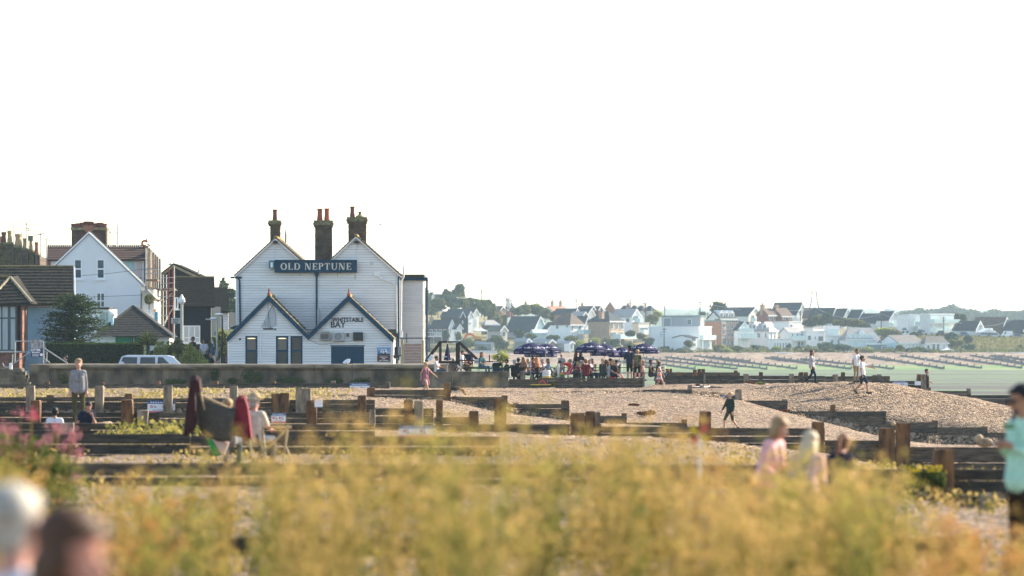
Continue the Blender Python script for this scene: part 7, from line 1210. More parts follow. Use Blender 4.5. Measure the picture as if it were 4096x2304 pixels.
# kegs, crates, prams, planter
p_ = t2(940, 1040, 205.2); g = empty('beer_keg', (p_.x, 205.2, p_.z), 0, 'white ribbed keg with a yellow foot on the terrace edge', 'keg'); MB().lathe((p_.x, 205.2, p_.z + .09), [(.225, 0), (.235, .03), (.22, .06), (.22, .12), (.235, .15), (.22, .18), (.22, .24), (.235, .27), (.2, .3), (.2, .33)], 18).build('body', M('keg_white', (.62, .60, .55), var=.08), g); MB().lathe((p_.x, 205.2, p_.z - .01), [(.225, 0), (.235, .02), (.23, .1)], 18).build('foot', M('keg_yellow', (.60, .36, .03), var=.1), g)
p_ = t1(2288, 1030, 205.3); MB().lathe((p_.x, 205.3, p_.z), [(.05, 0), (.06, .04), (.05, .08), (.06, .12), (.05, .16), (.06, .2), (.05, .24), (.06, .28), (.05, .32), (.05, .36)], 10).thing('ribbed_post', M('keg_white', (.62, .6, .55)), 'white ribbed stub post at the concrete wall end', 'post')
def pram(label, f, x, yb, Y, mat, mat2, sc_=1., rz=0.):
    p_ = f(x, yb, Y); g = empty('pram', (p_.x, Y, TZ), R(rz), label, 'pram'); m = MB(); n_ = 8; vs_ = []
    for i in range(n_ + 1):
        a = math.pi*(i / n_)*.62 + .15; vs_ += [(-.2*sc_, (.05 + .3*math.cos(a))*sc_, (.62 + .34*math.sin(a))*sc_), (.2*sc_, (.05 + .3*math.cos(a))*sc_, (.62 + .34*math.sin(a))*sc_)]
    hood = m.add(vs_, [(2*i, 2*i + 1, 2*i + 3, 2*i + 2) for i in range(n_)] + [tuple(range(0, 2*n_ + 2, 2)), tuple(range(2*n_ + 1, 0, -2))]).build('hood', mat, g, local=True)
    MB().prism([(-.2*sc_, -.35*sc_, .38*sc_), (-.2*sc_, .2*sc_, .34*sc_), (-.2*sc_, .36*sc_, .75*sc_), (-.2*sc_, .28*sc_, .78*sc_), (-.2*sc_, .12*sc_, .46*sc_), (-.2*sc_, -.35*sc_, .46*sc_)], (.4*sc_, 0, 0)).build('seat', mat2, g, local=True)
    for s in (-.2, .2): MB().path([(s*sc_, .45*sc_, 1.02*sc_), (s*sc_, .1*sc_, .45*sc_), (s*sc_, -.38*sc_, .12*sc_)], .014, 6).path([(s*sc_, .1*sc_, .45*sc_), (s*sc_, .35*sc_, .12*sc_)], .014, 6).build('frame', GALV, g, local=True)
    MB().tube((-.2*sc_, .45*sc_, 1.02*sc_), (.2*sc_, .45*sc_, 1.02*sc_), .016).build('handle', TYRE, g, local=True)
    for s in (-.22, .22):
        for y in (-.38, .35): MB().tube(((s - .02)*sc_, y*sc_, .11*sc_), ((s + .02)*sc_, y*sc_, .11*sc_), .11*sc_, n=12).build('wheel', TYRE, g, local=True)
pram('dark green hooded pram beside the picnic table', t1, 1995, 870, 206.3, M('pram_dark', (.010, .025, .030), var=.15), M('pram_blue', (.02, .03, .06), var=.1), 1.05, 20); pram('red pushchair between the white bollard and the blonde child', t2, 1400, 960, 205.9, M('pram_red', (.50, .02, .03), var=.1), MATS['pram_red'], 1.05, -70)
p_ = t2(812, 1300, 203.9); g = empty('planter_trough', (p_.x, 203.9, p_.z - .03), 0, 'black trough with a yellow rim against the timber wall', 'trough'); a, b = t2(590, 1300, 203.9).x, t2(1045, 1300, 203.9).x; zt_, zb_ = t2(0, 1215, 203.9).z, p_.z - .05; MB().ext([(a, zb_), (b, zb_), (b + .04, zt_), (a - .04, zt_)], 203.9, 204.3).build('tub', M('tub_black', (.012, .02, .018), var=.2), g); MB().box((a - .07, 203.86, zt_), (b + .07, 204.33, zt_ + .05)).build('rim', M('tub_yellow', (.45, .33, .04), var=.2, scale=6), g); m = MB(); c = t2(840, 1195, 204.2)
for i in range(8): t, t_2 = math.pi*i / 8, math.pi*(i + 1) / 8; m.tube(c + Vector((.16*math.cos(t), 0, .2*math.sin(t))), c + Vector((.16*math.cos(t_2), 0, .2*math.sin(t_2))), .03, n=6)
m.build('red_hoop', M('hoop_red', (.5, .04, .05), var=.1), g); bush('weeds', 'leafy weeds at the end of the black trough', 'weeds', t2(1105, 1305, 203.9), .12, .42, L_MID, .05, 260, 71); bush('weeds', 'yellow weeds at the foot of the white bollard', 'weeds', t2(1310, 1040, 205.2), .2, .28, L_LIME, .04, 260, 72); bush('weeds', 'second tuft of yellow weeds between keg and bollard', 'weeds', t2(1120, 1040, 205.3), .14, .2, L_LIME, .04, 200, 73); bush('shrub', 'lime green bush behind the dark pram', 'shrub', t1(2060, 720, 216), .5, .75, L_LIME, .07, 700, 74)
for i, (x, y) in enumerate(((75, 1290), (1500, 1300), (1945, 1290))): bush('weeds', ('dark weed at the foot of the timber wall near its end', 'mossy weed at the foot of the timber wall', 'tiny weed below the maroon shirt man')[i], 'weeds', (t3 if i == 0 else t2)(x, y + 20, 204.3), .1, .2, L_MID, .04, 120, 75 + i)
# bicycle lying on the shingle
c = P(2822, 1580, 187.5); c.z = float(ground_z(c.x, 187.5)) + .05; g = empty('bicycle', c, R(8), 'dark bicycle lying on its side by the blue board', 'bicycle'); BK = M('bike_black', (.015, .017, .02), rough=.4); BB = M('bike_blue', (.04, .06, .1), rough=.4)
for x in (-.5, .52):
    m = MB(); n_ = 20
    for i in range(n_): a0, a1 = 2*math.pi*i / n_, 2*math.pi*(i + 1) / n_; m.tube((x + .33*math.cos(a0), .33*math.sin(a0), .05), (x + .33*math.cos(a1), .33*math.sin(a1), .05), .022, n=5)
    wh_ = m.build('wheel', TYRE, g, local=True); m = MB()
    for i in range(8): a0 = 2*math.pi*i / 8; m.tube((x, 0, .05), (x + .32*math.cos(a0), .32*math.sin(a0), .05), .004, n=3)
    m.build('spokes', GALV, wh_, local=True)
MB().path([(-.5, 0, .06), (-.1, -.02, .07), (.3, .42, .1), (-.2, .45, .1), (-.5, 0, .06)], .02, 6).path([(-.1, -.02, .07), (-.2, .45, .1)], .02, 6).path([(.3, .42, .1), (.52, 0, .07)], .02, 6).build('frame', BB, g, local=True); MB().path([(-.2, .45, .1), (-.24, .6, .14)], .014, 5).ball((-.26, .63, .16), (.14, .05, .06), 8, 5).build('saddle', BK, g, local=True); MB().path([(.28, .44, .1), (.24, .6, .2), (.2, .62, .48)], .014, 5).path([(.24, .6, .2), (.26, .6, -.0)], .014, 5).build('handlebar', BK, g, local=True); MB().path([(-.1, -.02, .0), (-.1, -.02, .2)], .012, 5).box((-.16, -.06, .2), (-.04, .02, .23)).build('pedal', BK, g, local=True)
# driftwood and seaweed scraps on the shingle
for i, (x, y, Y, w_) in enumerate(((2585, 1632, 158, .5), (3000, 1541, 196, .35), (3042, 1543, 195, .3), (3135, 1650, 184, .3), (2540, 1610, 168, .25))):
    p_ = P(x, y, Y); p_.z = float(ground_z(p_.x, Y)); bush('seaweed', ('reddish seaweed clump on the open shingle', 'brown scrap of weed below the crest groyne', 'green tuft on the mound below the crest groyne', 'dark scrap at the foot of the stepped groyne', 'small brown scrap above the reddish clump')[i], 'seaweed', p_, w_, w_*.45, (leafmat('kelp', (.06, .025, .012), (.20, .08, .04), .1), L_OLIVE)[i == 2], .07, 160, 80 + i, trunk=.02)
# deckchair with towels, blurred, in front of the groynes
Yd = 64.; bz = crop(700, 1430, .31056); g = empty('deckchair', (bz(550, 0, Yd).x, Yd, 0), 0, 'deckchair with sagging grey canvas and dark red towels on its uprights', 'deckchair'); CAN = M('grey_canvas', (.06, .053, .042), var=.2, scale=10); MAR = M('maroon_towel', (.032, .007, .009), var=.25, scale=6); REDT = M('red_towel', (.15, .013, .024), var=.3, scale=5)
top = [(250, 380), (330, 480), (430, 560), (560, 615), (680, 645), (790, 655)]; bot = [(290, 860), (350, 960), (440, 1045), (540, 1075), (630, 1085), (720, 1070)]; vs_ = []; nt = 9
for j in range(nt):
    v = j / (nt - 1)
    for (a, b) in zip(top, bot): p_ = bz(a[0] + (b[0] - a[0])*v, a[1] + (b[1] - a[1])*v, Yd + .12 - .3*(a[0] - 250) / 540); p_.y -= .06*math.sin(math.pi*v); vs_.append(p_)
k = len(top); o = MB().add(vs_, [(j*k + i, j*k + i + 1, (j + 1)*k + i + 1, (j + 1)*k + i) for j in range(nt - 1) for i in range(k - 1)]).build('canvas', CAN, g, smooth=True); md = o.modifiers.new('solid', 'SOLIDIFY'); md.thickness = .012
def draped(pts, Y, d, mat, name):
    m = MB(); pts = [bz(x, y, Y) for x, y in pts]; c = sum(pts, Vector()) / len(pts); inner = [p_ + (c - p_)*.12 - Vector((0, d*.5, 0)) for p_ in pts]; n_ = len(pts); m.add(pts + inner, [tuple(range(n_, 2*n_))[::-1]] + [(i, (i + 1) % n_, (i + 1) % n_ + n_, i + n_) for i in range(n_)]); back = [p_ + Vector((0, d, 0)) for p_ in pts]; m.add(pts + back, [tuple(range(n_, 2*n_))] + [(i + n_, (i + 1) % n_ + n_, (i + 1) % n_, i) for i in range(n_)]); return m.build(name, mat, g, smooth=False)
draped([(198, 262), (232, 238), (275, 232), (325, 268), (348, 440), (262, 415), (272, 640), (278, 835), (225, 985), (195, 960), (160, 1010), (105, 1015), (130, 760), (165, 500)], Yd - .12, .12, MAR, 'dark_towel'); draped([(775, 560), (800, 505), (850, 483), (905, 500), (945, 620), (975, 860), (1000, 1055), (950, 1040), (905, 1105), (860, 1020), (735, 1000), (745, 820)], Yd - .1, .14, REDT, 'red_towel')
WOODP = M('pale_beech', (.42, .32, .19), var=.15, scale=5)
for a, b in (((275, 245), (560, 1380)), ((860, 500), (1010, 1390)), ((300, 1390), (800, 700))): MB().tube(bz(*a, Yd), bz(*b, Yd), .018, n=8).build('upright', WOODP, g)
MB().tube(bz(300, 470, Yd + .1), bz(800, 700, Yd + .3), .018).build('top_bar', WOODP, g); draped([(400, 1035), (455, 1040), (530, 1150), (580, 1270), (500, 1270), (450, 1150)], Yd - .05, .05, M('green_stripe', (.01, .25, .04)), 'green_towel'); draped([(470, 1050), (560, 1060), (700, 1090), (640, 1260), (590, 1250)], Yd - .03, .05, M('pale_pink_cloth', (.50, .36, .30), var=.1), 'pink_cloth')
g = empty('deckchair', (bz(1250, 0, Yd + .6).x, Yd + .6, 0), 0, 'second deckchair with pale wooden arms under the man in the straw trilby', 'deckchair')
for a, b in (((1455, 870), (1385, 1400)), ((1430, 1160), (1540, 1400)), ((1100, 700), (1180, 1400)), ((980, 1390), (1440, 920))): MB().tube(bz(*a, Yd + .5), bz(*b, Yd + .5), .02, n=8).build('leg', WOODP, g)
MB().tube(bz(1080, 900, Yd + .5), bz(1500, 900, Yd + .5), .022).build('arm', WOODP, g); MB().prism([bz(960, 760, Yd + .7), bz(1120, 1240, Yd + .2), bz(1140, 1240, Yd + .2), bz(990, 750, Yd + .7)], (.0, .5, 0)).build('sling', CAN, g)
# children's things in the fennel
g = empty('toy_windmill', P(2800, 1880, 30), 0, 'red and yellow toy windmill stuck up out of the fennel', 'toy'); c = P(2798, 1738, 30); MB().tube(P(2800, 2250, 30), c, .008).build('stick', WHITE, g)
for i in range(4): a = i*math.pi / 2 + .5; d, e = Vector((math.cos(a), 0, math.sin(a)))*.09, Vector((-math.sin(a), 0, math.cos(a)))*.06; MB().prism([c, c + d, c + d*.8 + e, c + e*.3], (0, .02, 0)).build('vane', (M('toy_red', (.55, .05, .07)), M('toy_yellow', (.65, .45, .03)))[i % 2], g)
g = empty('beach_bag', (P(2870, 0, 29).x, 29, 0), 0, 'blue and pale striped beach bag standing in the fennel', 'bag'); a, b = P(2775, 2250, 29), P(2968, 2060, 29); a.z = .02
for i in range(6): x0 = a.x + (b.x - a.x)*i / 6; MB().box((x0, 29 - .02*(i % 2), a.z), (x0 + (b.x - a.x) / 6 - .004, 29.25, b.z - .02*(i % 3))).build('stripe_panel', (M('bag_blue', (.10, .20, .34), var=.2, scale=9), M('bag_pale', (.42, .50, .52), var=.15, scale=9))[i % 2], g)
for s in (.25, .75): x = a.x + (b.x - a.x)*s; MB().path([(x - .06, 29.1, b.z - .05), (x - .04, 29.1, b.z + .12), (x + .04, 29.1, b.z + .12), (x + .06, 29.1, b.z - .05)], .01, 5).build('handle', MATS['bag_pale'], g)
# gulls
for i, (x, y, Y) in enumerate(((1522, 900, 200), (2168, 1117, 420), (3456, 1072, 300))):
    p_ = P(x, y, Y); m = MB().ball(p_, (.09, .03, .03), 8, 5); m.prism([p_, p_ + Vector((-.04, .05, .04)), p_ + Vector((-.1, .2, .08)), p_ + Vector((.04, .05, .02))], (0, 0, .01)); m.prism([p_, p_ + Vector((-.04, -.05, .04)), p_ + Vector((-.1, -.2, .08)), p_ + Vector((.04, -.05, .02))], (0, 0, .01)); m.thing('gull', FGR, ('gull flying to the right of the pub chimneys', 'tiny gull high above the wooded slope', 'distant gull above the pylon')[i], 'bird')
# raised yard beside the pub
x0, x1 = z1(1545, 0, 236).x, z1(1880, 0, 236).x; tag(MB().box((x0, 231, -.5), (x1, 235.5, .2)).box((x0, 235.5, -.5), (x1, 262, .55)).build('pub_yard', M('yard_paving', (.16, .14, .12), var=.2)), kind='structure')
# people and the dog: one continuous body each, grown from a jointed pose
SKIN = {k: M('skin_' + k, c, rough=.55, var=.06, scale=8, spec=.3) for k, c in dict(fair=(.50, .28, .20), tan=(.38, .20, .13), brown=(.22, .11, .07), pink=(.52, .26, .20)).items()}
HAIR = {k: M('hair_' + k, c, rough=.6, var=.3, scale=30, stretch=(1, 1, .2)) for k, c in dict(brown=(.07, .035, .018), dark=(.018, .013, .011), black=(.006, .006, .007), blonde=(.42, .28, .12), sandy=(.26, .17, .085), grey=(.34, .33, .31), white=(.36, .335, .29), ash=(.46, .38, .26), deep=(.035, .02, .012), ginger=(.26, .10, .035), auburn=(.13, .05, .022)).items()}
EYE = M('eye_dark', (.015, .012, .01), rough=.3, var=0); LIP = M('lip', (.30, .09, .08), var=0); CL = {}
def cloth(name, c):
    if name not in CL: CL[name] = M('cloth_' + name, c, rough=.9, var=.16, scale=9, spec=.1)
    return CL[name]
for n_, c in dict(white=(.66, .66, .68), black=(.010, .010, .012), navy=(.012, .02, .045), grey=(.22, .22, .23), lgrey=(.36, .36, .37), green=(.01, .05, .04), orange=(.62, .22, .09), maroon=(.13, .015, .022), mint=(.40, .66, .53), pink=(.66, .36, .37), mauve=(.26, .11, .14), khaki=(.26, .19, .115), denim=(.05, .075, .12), olive=(.07, .065, .035), teal=(.02, .09, .10), red=(.50, .02, .03), dgreen=(.02, .035, .028), bluegrey=(.17, .21, .27), camo=(.05, .055, .02), cream=(.60, .54, .45), stripe=(.55, .14, .22), tan=(.34, .21, .12), brown=(.03, .018, .012), yellow=(.62, .42, .04), straw=(.36, .275, .16), shoe=(.02, .02, .022), white2=(.60, .63, .68), peach=(.58, .34, .26), lblue=(.2, .36, .5)).items(): cloth(n_, c)
def banded(name, cols, w_):
    m = bpy.data.materials.new('cloth_' + name); m.use_nodes = True; n, l = m.node_tree.nodes, m.node_tree.links; b = n['Principled BSDF']; b.inputs['Roughness'].default_value = .9; t = n.new('ShaderNodeTexCoord'); s = n.new('ShaderNodeSeparateXYZ'); d = n.new('ShaderNodeMath'); d.operation = 'DIVIDE'; d.inputs[1].default_value = w_; f = n.new('ShaderNodeMath'); f.operation = 'FRACT'; c = n.new('ShaderNodeValToRGB'); c.color_ramp.interpolation = 'CONSTANT'
    while len(c.color_ramp.elements) < len(cols): c.color_ramp.elements.new(.5)
    for i, q in enumerate(cols): c.color_ramp.elements[i].position = i / len(cols); c.color_ramp.elements[i].color = (*q, 1)
    l.new(t.outputs['Object'], s.inputs[0]); l.new(s.outputs[2], d.inputs[0]); l.new(d.outputs[0], f.inputs[0]); l.new(f.outputs[0], c.inputs[0]); l.new(c.outputs[0], b.inputs['Base Color']); CL[name] = m
banded('stripe', [(.60, .06, .22), (.65, .62, .6), (.62, .28, .05), (.10, .28, .42), (.6, .08, .25), (.62, .5, .1)], .3)
CL['camo'] = M('cloth_camo2', (.02, .024, .008), var=0, scale=7, c2=(.20, .17, .07), detail=1)
def V3(*a): return Vector(a)
def arm_pts(kind, s, S):   # s = side, S = shoulder
    d = dict(down=(V3(.05, .03, -.27), V3(.06, -.05, -.52)), table=(V3(.07, -.12, -.26), V3(-.04, -.36, -.28)), face=(V3(.03, -.2, -.24), V3(-.1, -.2, .02)), phone=(V3(.06, -.06, -.28), V3(-.09, -.28, -.20)), out=(V3(.20, -.05, -.16), V3(.42, -.12, -.22)), fwd=(V3(.02, -.24, -.14), V3(.0, -.48, -.2)), hip=(V3(.17, .06, -.2), V3(.05, -.1, -.36)), phone2=(V3(.06, .03, -.28), V3(-.08, -.19, -.17)), lap=(V3(.07, -.05, -.27), V3(-.05, -.26, -.38)), swing=(V3(.05, .14, -.24), V3(.06, .12, -.5)), swingf=(V3(.05, -.12, -.25), V3(.05, -.28, -.46)), point=(V3(.14, -.12, -.2), V3(.34, -.24, -.38)))[kind]
    f = lambda v: S + V3(v.x*s, v.y, v.z)
    return f(d[0]), f(d[1])
PEOPLE = []
def person(label, at, top, face, pose='sit', topc='white', bot='denim', sleeve='short', legs='long', hair='brown', style='short', skin='fair', arms=('table', 'table'), lean=0., hat=None, fem=False, h=None, group=None, vox=.02, base=None, head_tilt=0., shoes='shoe', skirt=None, extra=None, twist=0., fat=1.16):
    """at = (crop, x, Y); top = photo y of the crown; face: 0 towards us, 90 to the right, 180 away"""
    f, x, Y = at; tp = f(x, top, Y); hh = {'stand': 1.76, 'walk': 1.74, 'sit': 1.34, 'ground': .96, 'kneel': 1.23, 'low': 1.18}[pose]
    if hat: hh += .06
    if lean: hh -= (1 - math.cos(R(lean)))*.75
    if base is None: base = tp.z - hh*(h or 1)
    s = (tp.z - base) / hh; k = .9 if fem else 1.
    T_, B_, SK = CL[topc], CL[bot], SKIN[skin]; caps = []; mats = [SK, T_, B_, CL[shoes], EYE, LIP]
    pz = {'stand': .93, 'walk': .91, 'sit': .51, 'ground': .13, 'kneel': .40, 'low': .35}[pose]
    rot = Matrix.Rotation(R(lean), 3, 'X') @ Matrix.Rotation(R(twist), 3, 'Z'); up = lambda v: V3(0, 0, pz) + rot @ v   # torso frame, leaning forward
    sh = [up(V3(q*.175*k, 0, .46)) for q in (-1, 1)]; nk0, nk1 = up(V3(0, .01, .48)), up(V3(0, -.015, .58)); hr = rot @ Matrix.Rotation(R(head_tilt), 3, 'X'); hc = nk1 + hr @ V3(0, -.012, .105); H = lambda v: hc + hr @ v
    for q in (-1, 1):
        caps.append((up(V3(q*.065, 0, .0)), up(V3(q*.085*k, .0, .22)), .115 if not fem else .118, .10 if not fem else .088, 1)); caps.append((up(V3(q*.085*k, 0, .22)), up(V3(q*.10*k, 0, .39)), .10 if not fem else .09, .088, 1))
    caps.append((sh[0]*.92 + sh[1]*.08, sh[1]*.92 + sh[0]*.08, .062, .062, 1))
    if fem and sleeve != 'coat': caps += [(up(V3(q*.07, -.075, .31)), up(V3(q*.06, -.06, .25)), .055, .06, 1) for q in (-1, 1)]
    caps.append((nk0, nk1, .055*(.9 if fem else 1), .05, 0)); caps.append((H(V3(0, -.005, -.045)), H(V3(0, .012, .035)), .072, .094, 0)); caps.append((H(V3(0, -.045, -.085)), H(V3(0, -.04, -.05)), .042, .06, 0)); caps.append((H(V3(0, -.098, -.005)), H(V3(0, -.112, -.028)), .011, .017, 0))
    for q in (-1, 1): caps.append((H(V3(q*.088, .012, -.005)), H(V3(q*.09, .014, -.03)), .02, .015, 0))
    hands = []
    for q, S, kd in ((-1, sh[0], arms[0]), (1, sh[1], arms[1])):
        rel = lambda v: v
        e, w_ = arm_pts(kd, q, V3(q*.175*k, 0, .46)); e, w_ = up(e), up(w_)
        m1 = 1 if sleeve in ('short', 'long', 'coat') else 0; m2 = 1 if sleeve in ('long', 'coat') else 0; mid = S.lerp(e, .62); big = 1.15 if sleeve == 'coat' else 1.
        caps.append((S, mid, .058*k*big, .050*k*big, m1)); caps.append((mid, e, .047*k*big, .042*k*big, m2)); caps.append((e, e.lerp(w_, .85), .042*k*big, .031*k*big, m2)); caps.append((e.lerp(w_, .85), w_, .029*k, .026*k, 0)); d = (w_ - e).normalized(); caps.append((w_, w_ + d*.06, .03, .034, 0)); hands.append((w_ + d*.07, d, q))
    if pose == 'walk': J = [(V3(-.09, 0, .9), V3(-.10, -.22, .52), V3(-.10, -.26, .10)), (V3(.09, 0, .9), V3(.10, .06, .50), V3(.10, .34, .20))]
    elif pose == 'stand': J = [(V3(-.09, 0, .91), V3(-.10, -.02, .50), V3(-.10, .03, .09)), (V3(.09, 0, .91), V3(.11, -.02, .50), V3(.12, .03, .09))]
    elif pose in ('sit', 'low'): J = [(V3(q*.09, 0, pz - .02), V3(q*.13, -.43, pz), V3(q*.13, -.42 if pose == 'sit' else -.66, .09)) for q in (-1, 1)]
    elif pose == 'ground': J = [(V3(q*.09, 0, .12), V3(q*.14, -.34, .36), V3(q*.13, -.62, .08)) for q in (-1, 1)]
    else: J = [(V3(-.09, 0, pz), V3(-.12, -.36, .42), V3(-.12, -.34, .09)), (V3(.09, 0, pz), V3(.12, -.12, .07), V3(.12, .3, .08))]
    for hp_, kn, an in J:
        mt = 2; m_low = 2 if legs == 'long' else 0; caps.append((hp_, hp_.lerp(kn, .75), .088, .066, mt if legs != 'bare' else (2 if skirt is None else 0))); caps.append((hp_.lerp(kn, .75), kn, .062, .055, mt if legs in ('long', 'shorts') else 0)); caps.append((kn, kn.lerp(an, .35), .053, .054, m_low)); caps.append((kn.lerp(an, .35), an, .054, .038, m_low)); td = V3(0, -.16, -.045) if pose != 'walk' or an.z < .15 else V3(0, -.08, -.14); caps.append((an + V3(0, .04, -.03), an + td, .042, .035, 3))
    if skirt:   # (length, flare)
        L, fl = skirt
        if pose in ('stand', 'walk'):
            for a in range(10): t = 2*math.pi*a / 10; caps.append((V3(.09*math.cos(t), .06*math.sin(t), pz + .05), V3(fl*math.cos(t), fl*.8*math.sin(t), pz - L), .06, .035, 2))
    o = empty('person', (tp.x, Y, base), R(face), label, 'person', group); PEOPLE.append(dict(o=o, caps=[(a*s, b*s, ra*s*(1.0 if m == 0 else fat), rb*s*(1.0 if m == 0 else fat), m) for a, b, ra, rb, m in caps], mats=mats, vox=vox, hands=[(a*s, d, q, s) for a, d, q in hands], face=(H, hr, hc, s)))
    # hair and headgear
    hm = MB(); Hs = lambda v: H(v)*s; c = Hs(V3(0, .036, .044));
    if style != 'bald':
        hm.add(*ell(c, (.101*s, .112*s, .098*s), hr)); hm.add(*ell(Hs(V3(0, .055, -.03)), (.085*s, .06*s, .08*s), hr)); hm.add(*ell(Hs(V3(0, -.03, .082)), (.08*s, .055*s, .03*s), hr))
    else: hm.add(*ell(Hs(V3(0, .06, -.035)), (.086*s, .05*s, .05*s), hr))
    if style == 'long': hm.add(*ell(Hs(V3(0, .075, -.14)), (.105*s, .055*s, .19*s), hr)); hm.add(*ell(Hs(V3(-.075, .03, -.12)), (.04*s, .05*s, .15*s), hr)); hm.add(*ell(Hs(V3(.075, .03, -.12)), (.04*s, .05*s, .15*s), hr))
    if style == 'vlong': hm.add(*ell(Hs(V3(0, .085, -.22)), (.11*s, .06*s, .30*s), hr)); hm.add(*ell(Hs(V3(.08, .0, -.2)), (.045*s, .055*s, .24*s), hr)); hm.add(*ell(Hs(V3(-.08, .02, -.16)), (.04*s, .05*s, .2*s), hr))
    if style == 'bob': hm.add(*ell(Hs(V3(0, .045, -.06)), (.112*s, .085*s, .12*s), hr)); hm.add(*ell(Hs(V3(-.088, .012, -.05)), (.03*s, .055*s, .10*s), hr)); hm.add(*ell(Hs(V3(.088, .012, -.05)), (.03*s, .055*s, .10*s), hr))
    if style == 'pony': hm.add(*ell(Hs(V3(0, .15, .01)), (.04*s, .05*s, .04*s), hr)); hm.add(*ell(Hs(V3(0, .17, -.12)), (.04*s, .04*s, .15*s), hr))
    if style == 'bun': hm.add(*ell(Hs(V3(0, .13, .06)), (.055*s, .05*s, .05*s), hr))
    hm.build('hair', HAIR[hair], o, local=True, smooth=True)
    if hat:
        kind, hcol = hat; m = MB(); u = hr @ V3(0, 0, 1)
        if kind == 'cap': m.add(*ell(Hs(V3(0, .015, .055)), (.108*s, .122*s, .085*s), hr)); m.add(*ell(Hs(V3(0, -.13, .05)), (.07*s, .085*s, .012*s), hr))
        else:
            br = .19 if kind == 'brim' else .17; m.add(*ell(Hs(V3(0, .01, .055)), (br*s, (br + .02)*s, .012*s), hr)); m.add(*ell(Hs(V3(0, .01, .10)), (.105*s, .118*s, .095*s), hr))
        ho = m.build('hat', CL[hcol], o, local=True, smooth=True)
        if kind in ('brim', 'trilby'): MB().add(*ell(Hs(V3(0, .01, .075)), (.108*s, .121*s, .022*s), hr)).build('hat_band', CL['black'], ho, local=True, smooth=True)
    if extra == 'shades':
        m = MB();
        for q in (-1, 1): m.add(*ell(Hs(V3(q*.036, -.098, .008)), (.032*s, .012*s, .024*s), hr)); m.tube(Hs(V3(q*.066, -.085, .012)), Hs(V3(q*.094, .015, .012)), .004*s, n=4)
        m.tube(Hs(V3(-.01, -.105, .012)), Hs(V3(.01, -.105, .012)), .005*s, n=4); m.build('sunglasses', EYE, o, local=True)
    return o
def ell(c, r, rot=None, n=12, m=8):
    b = MB().ball((0, 0, 0), r, n, m); rt = rot or Matrix.Identity(3); c = Vector(c); return [c + rt @ Vector(v) for v in b.v], b.f
def capsule(m, a, b, r0, r1, n=9):
    d = b - a; L = d.length
    if L < 1e-5: d = V3(0, 0, 1e-3); L = 1e-3
    q = d.normalized().to_track_quat('Z', 'Y'); rows_ = [(-r0, 0)] + [(-r0*math.cos(t), r0*math.sin(t)) for t in (.5, 1.05)] + [(0, r0), (L, r1)] + [(L + r1*math.sin(t), r1*math.cos(t)) for t in (.5, 1.05)] + [(L + r1, 0)]
    vs_ = [a + q @ V3(0, 0, rows_[0][0])]; fs = []
    for z, r in rows_[1:-1]: vs_ += [a + q @ V3(r*math.cos(2*math.pi*i / n), r*math.sin(2*math.pi*i / n), z) for i in range(n)]
    vs_.append(a + q @ V3(0, 0, rows_[-1][0])); R_ = len(rows_) - 2; last = len(vs_) - 1
    fs += [(0, 1 + (i + 1) % n, 1 + i) for i in range(n)] + [(1 + j*n + i, 1 + j*n + (i + 1) % n, 1 + (j + 1)*n + (i + 1) % n, 1 + (j + 1)*n + i) for j in range(R_ - 1) for i in range(n)] + [(last, 1 + (R_ - 1)*n + i, 1 + (R_ - 1)*n + (i + 1) % n) for i in range(n)]
    m.add(vs_, fs)
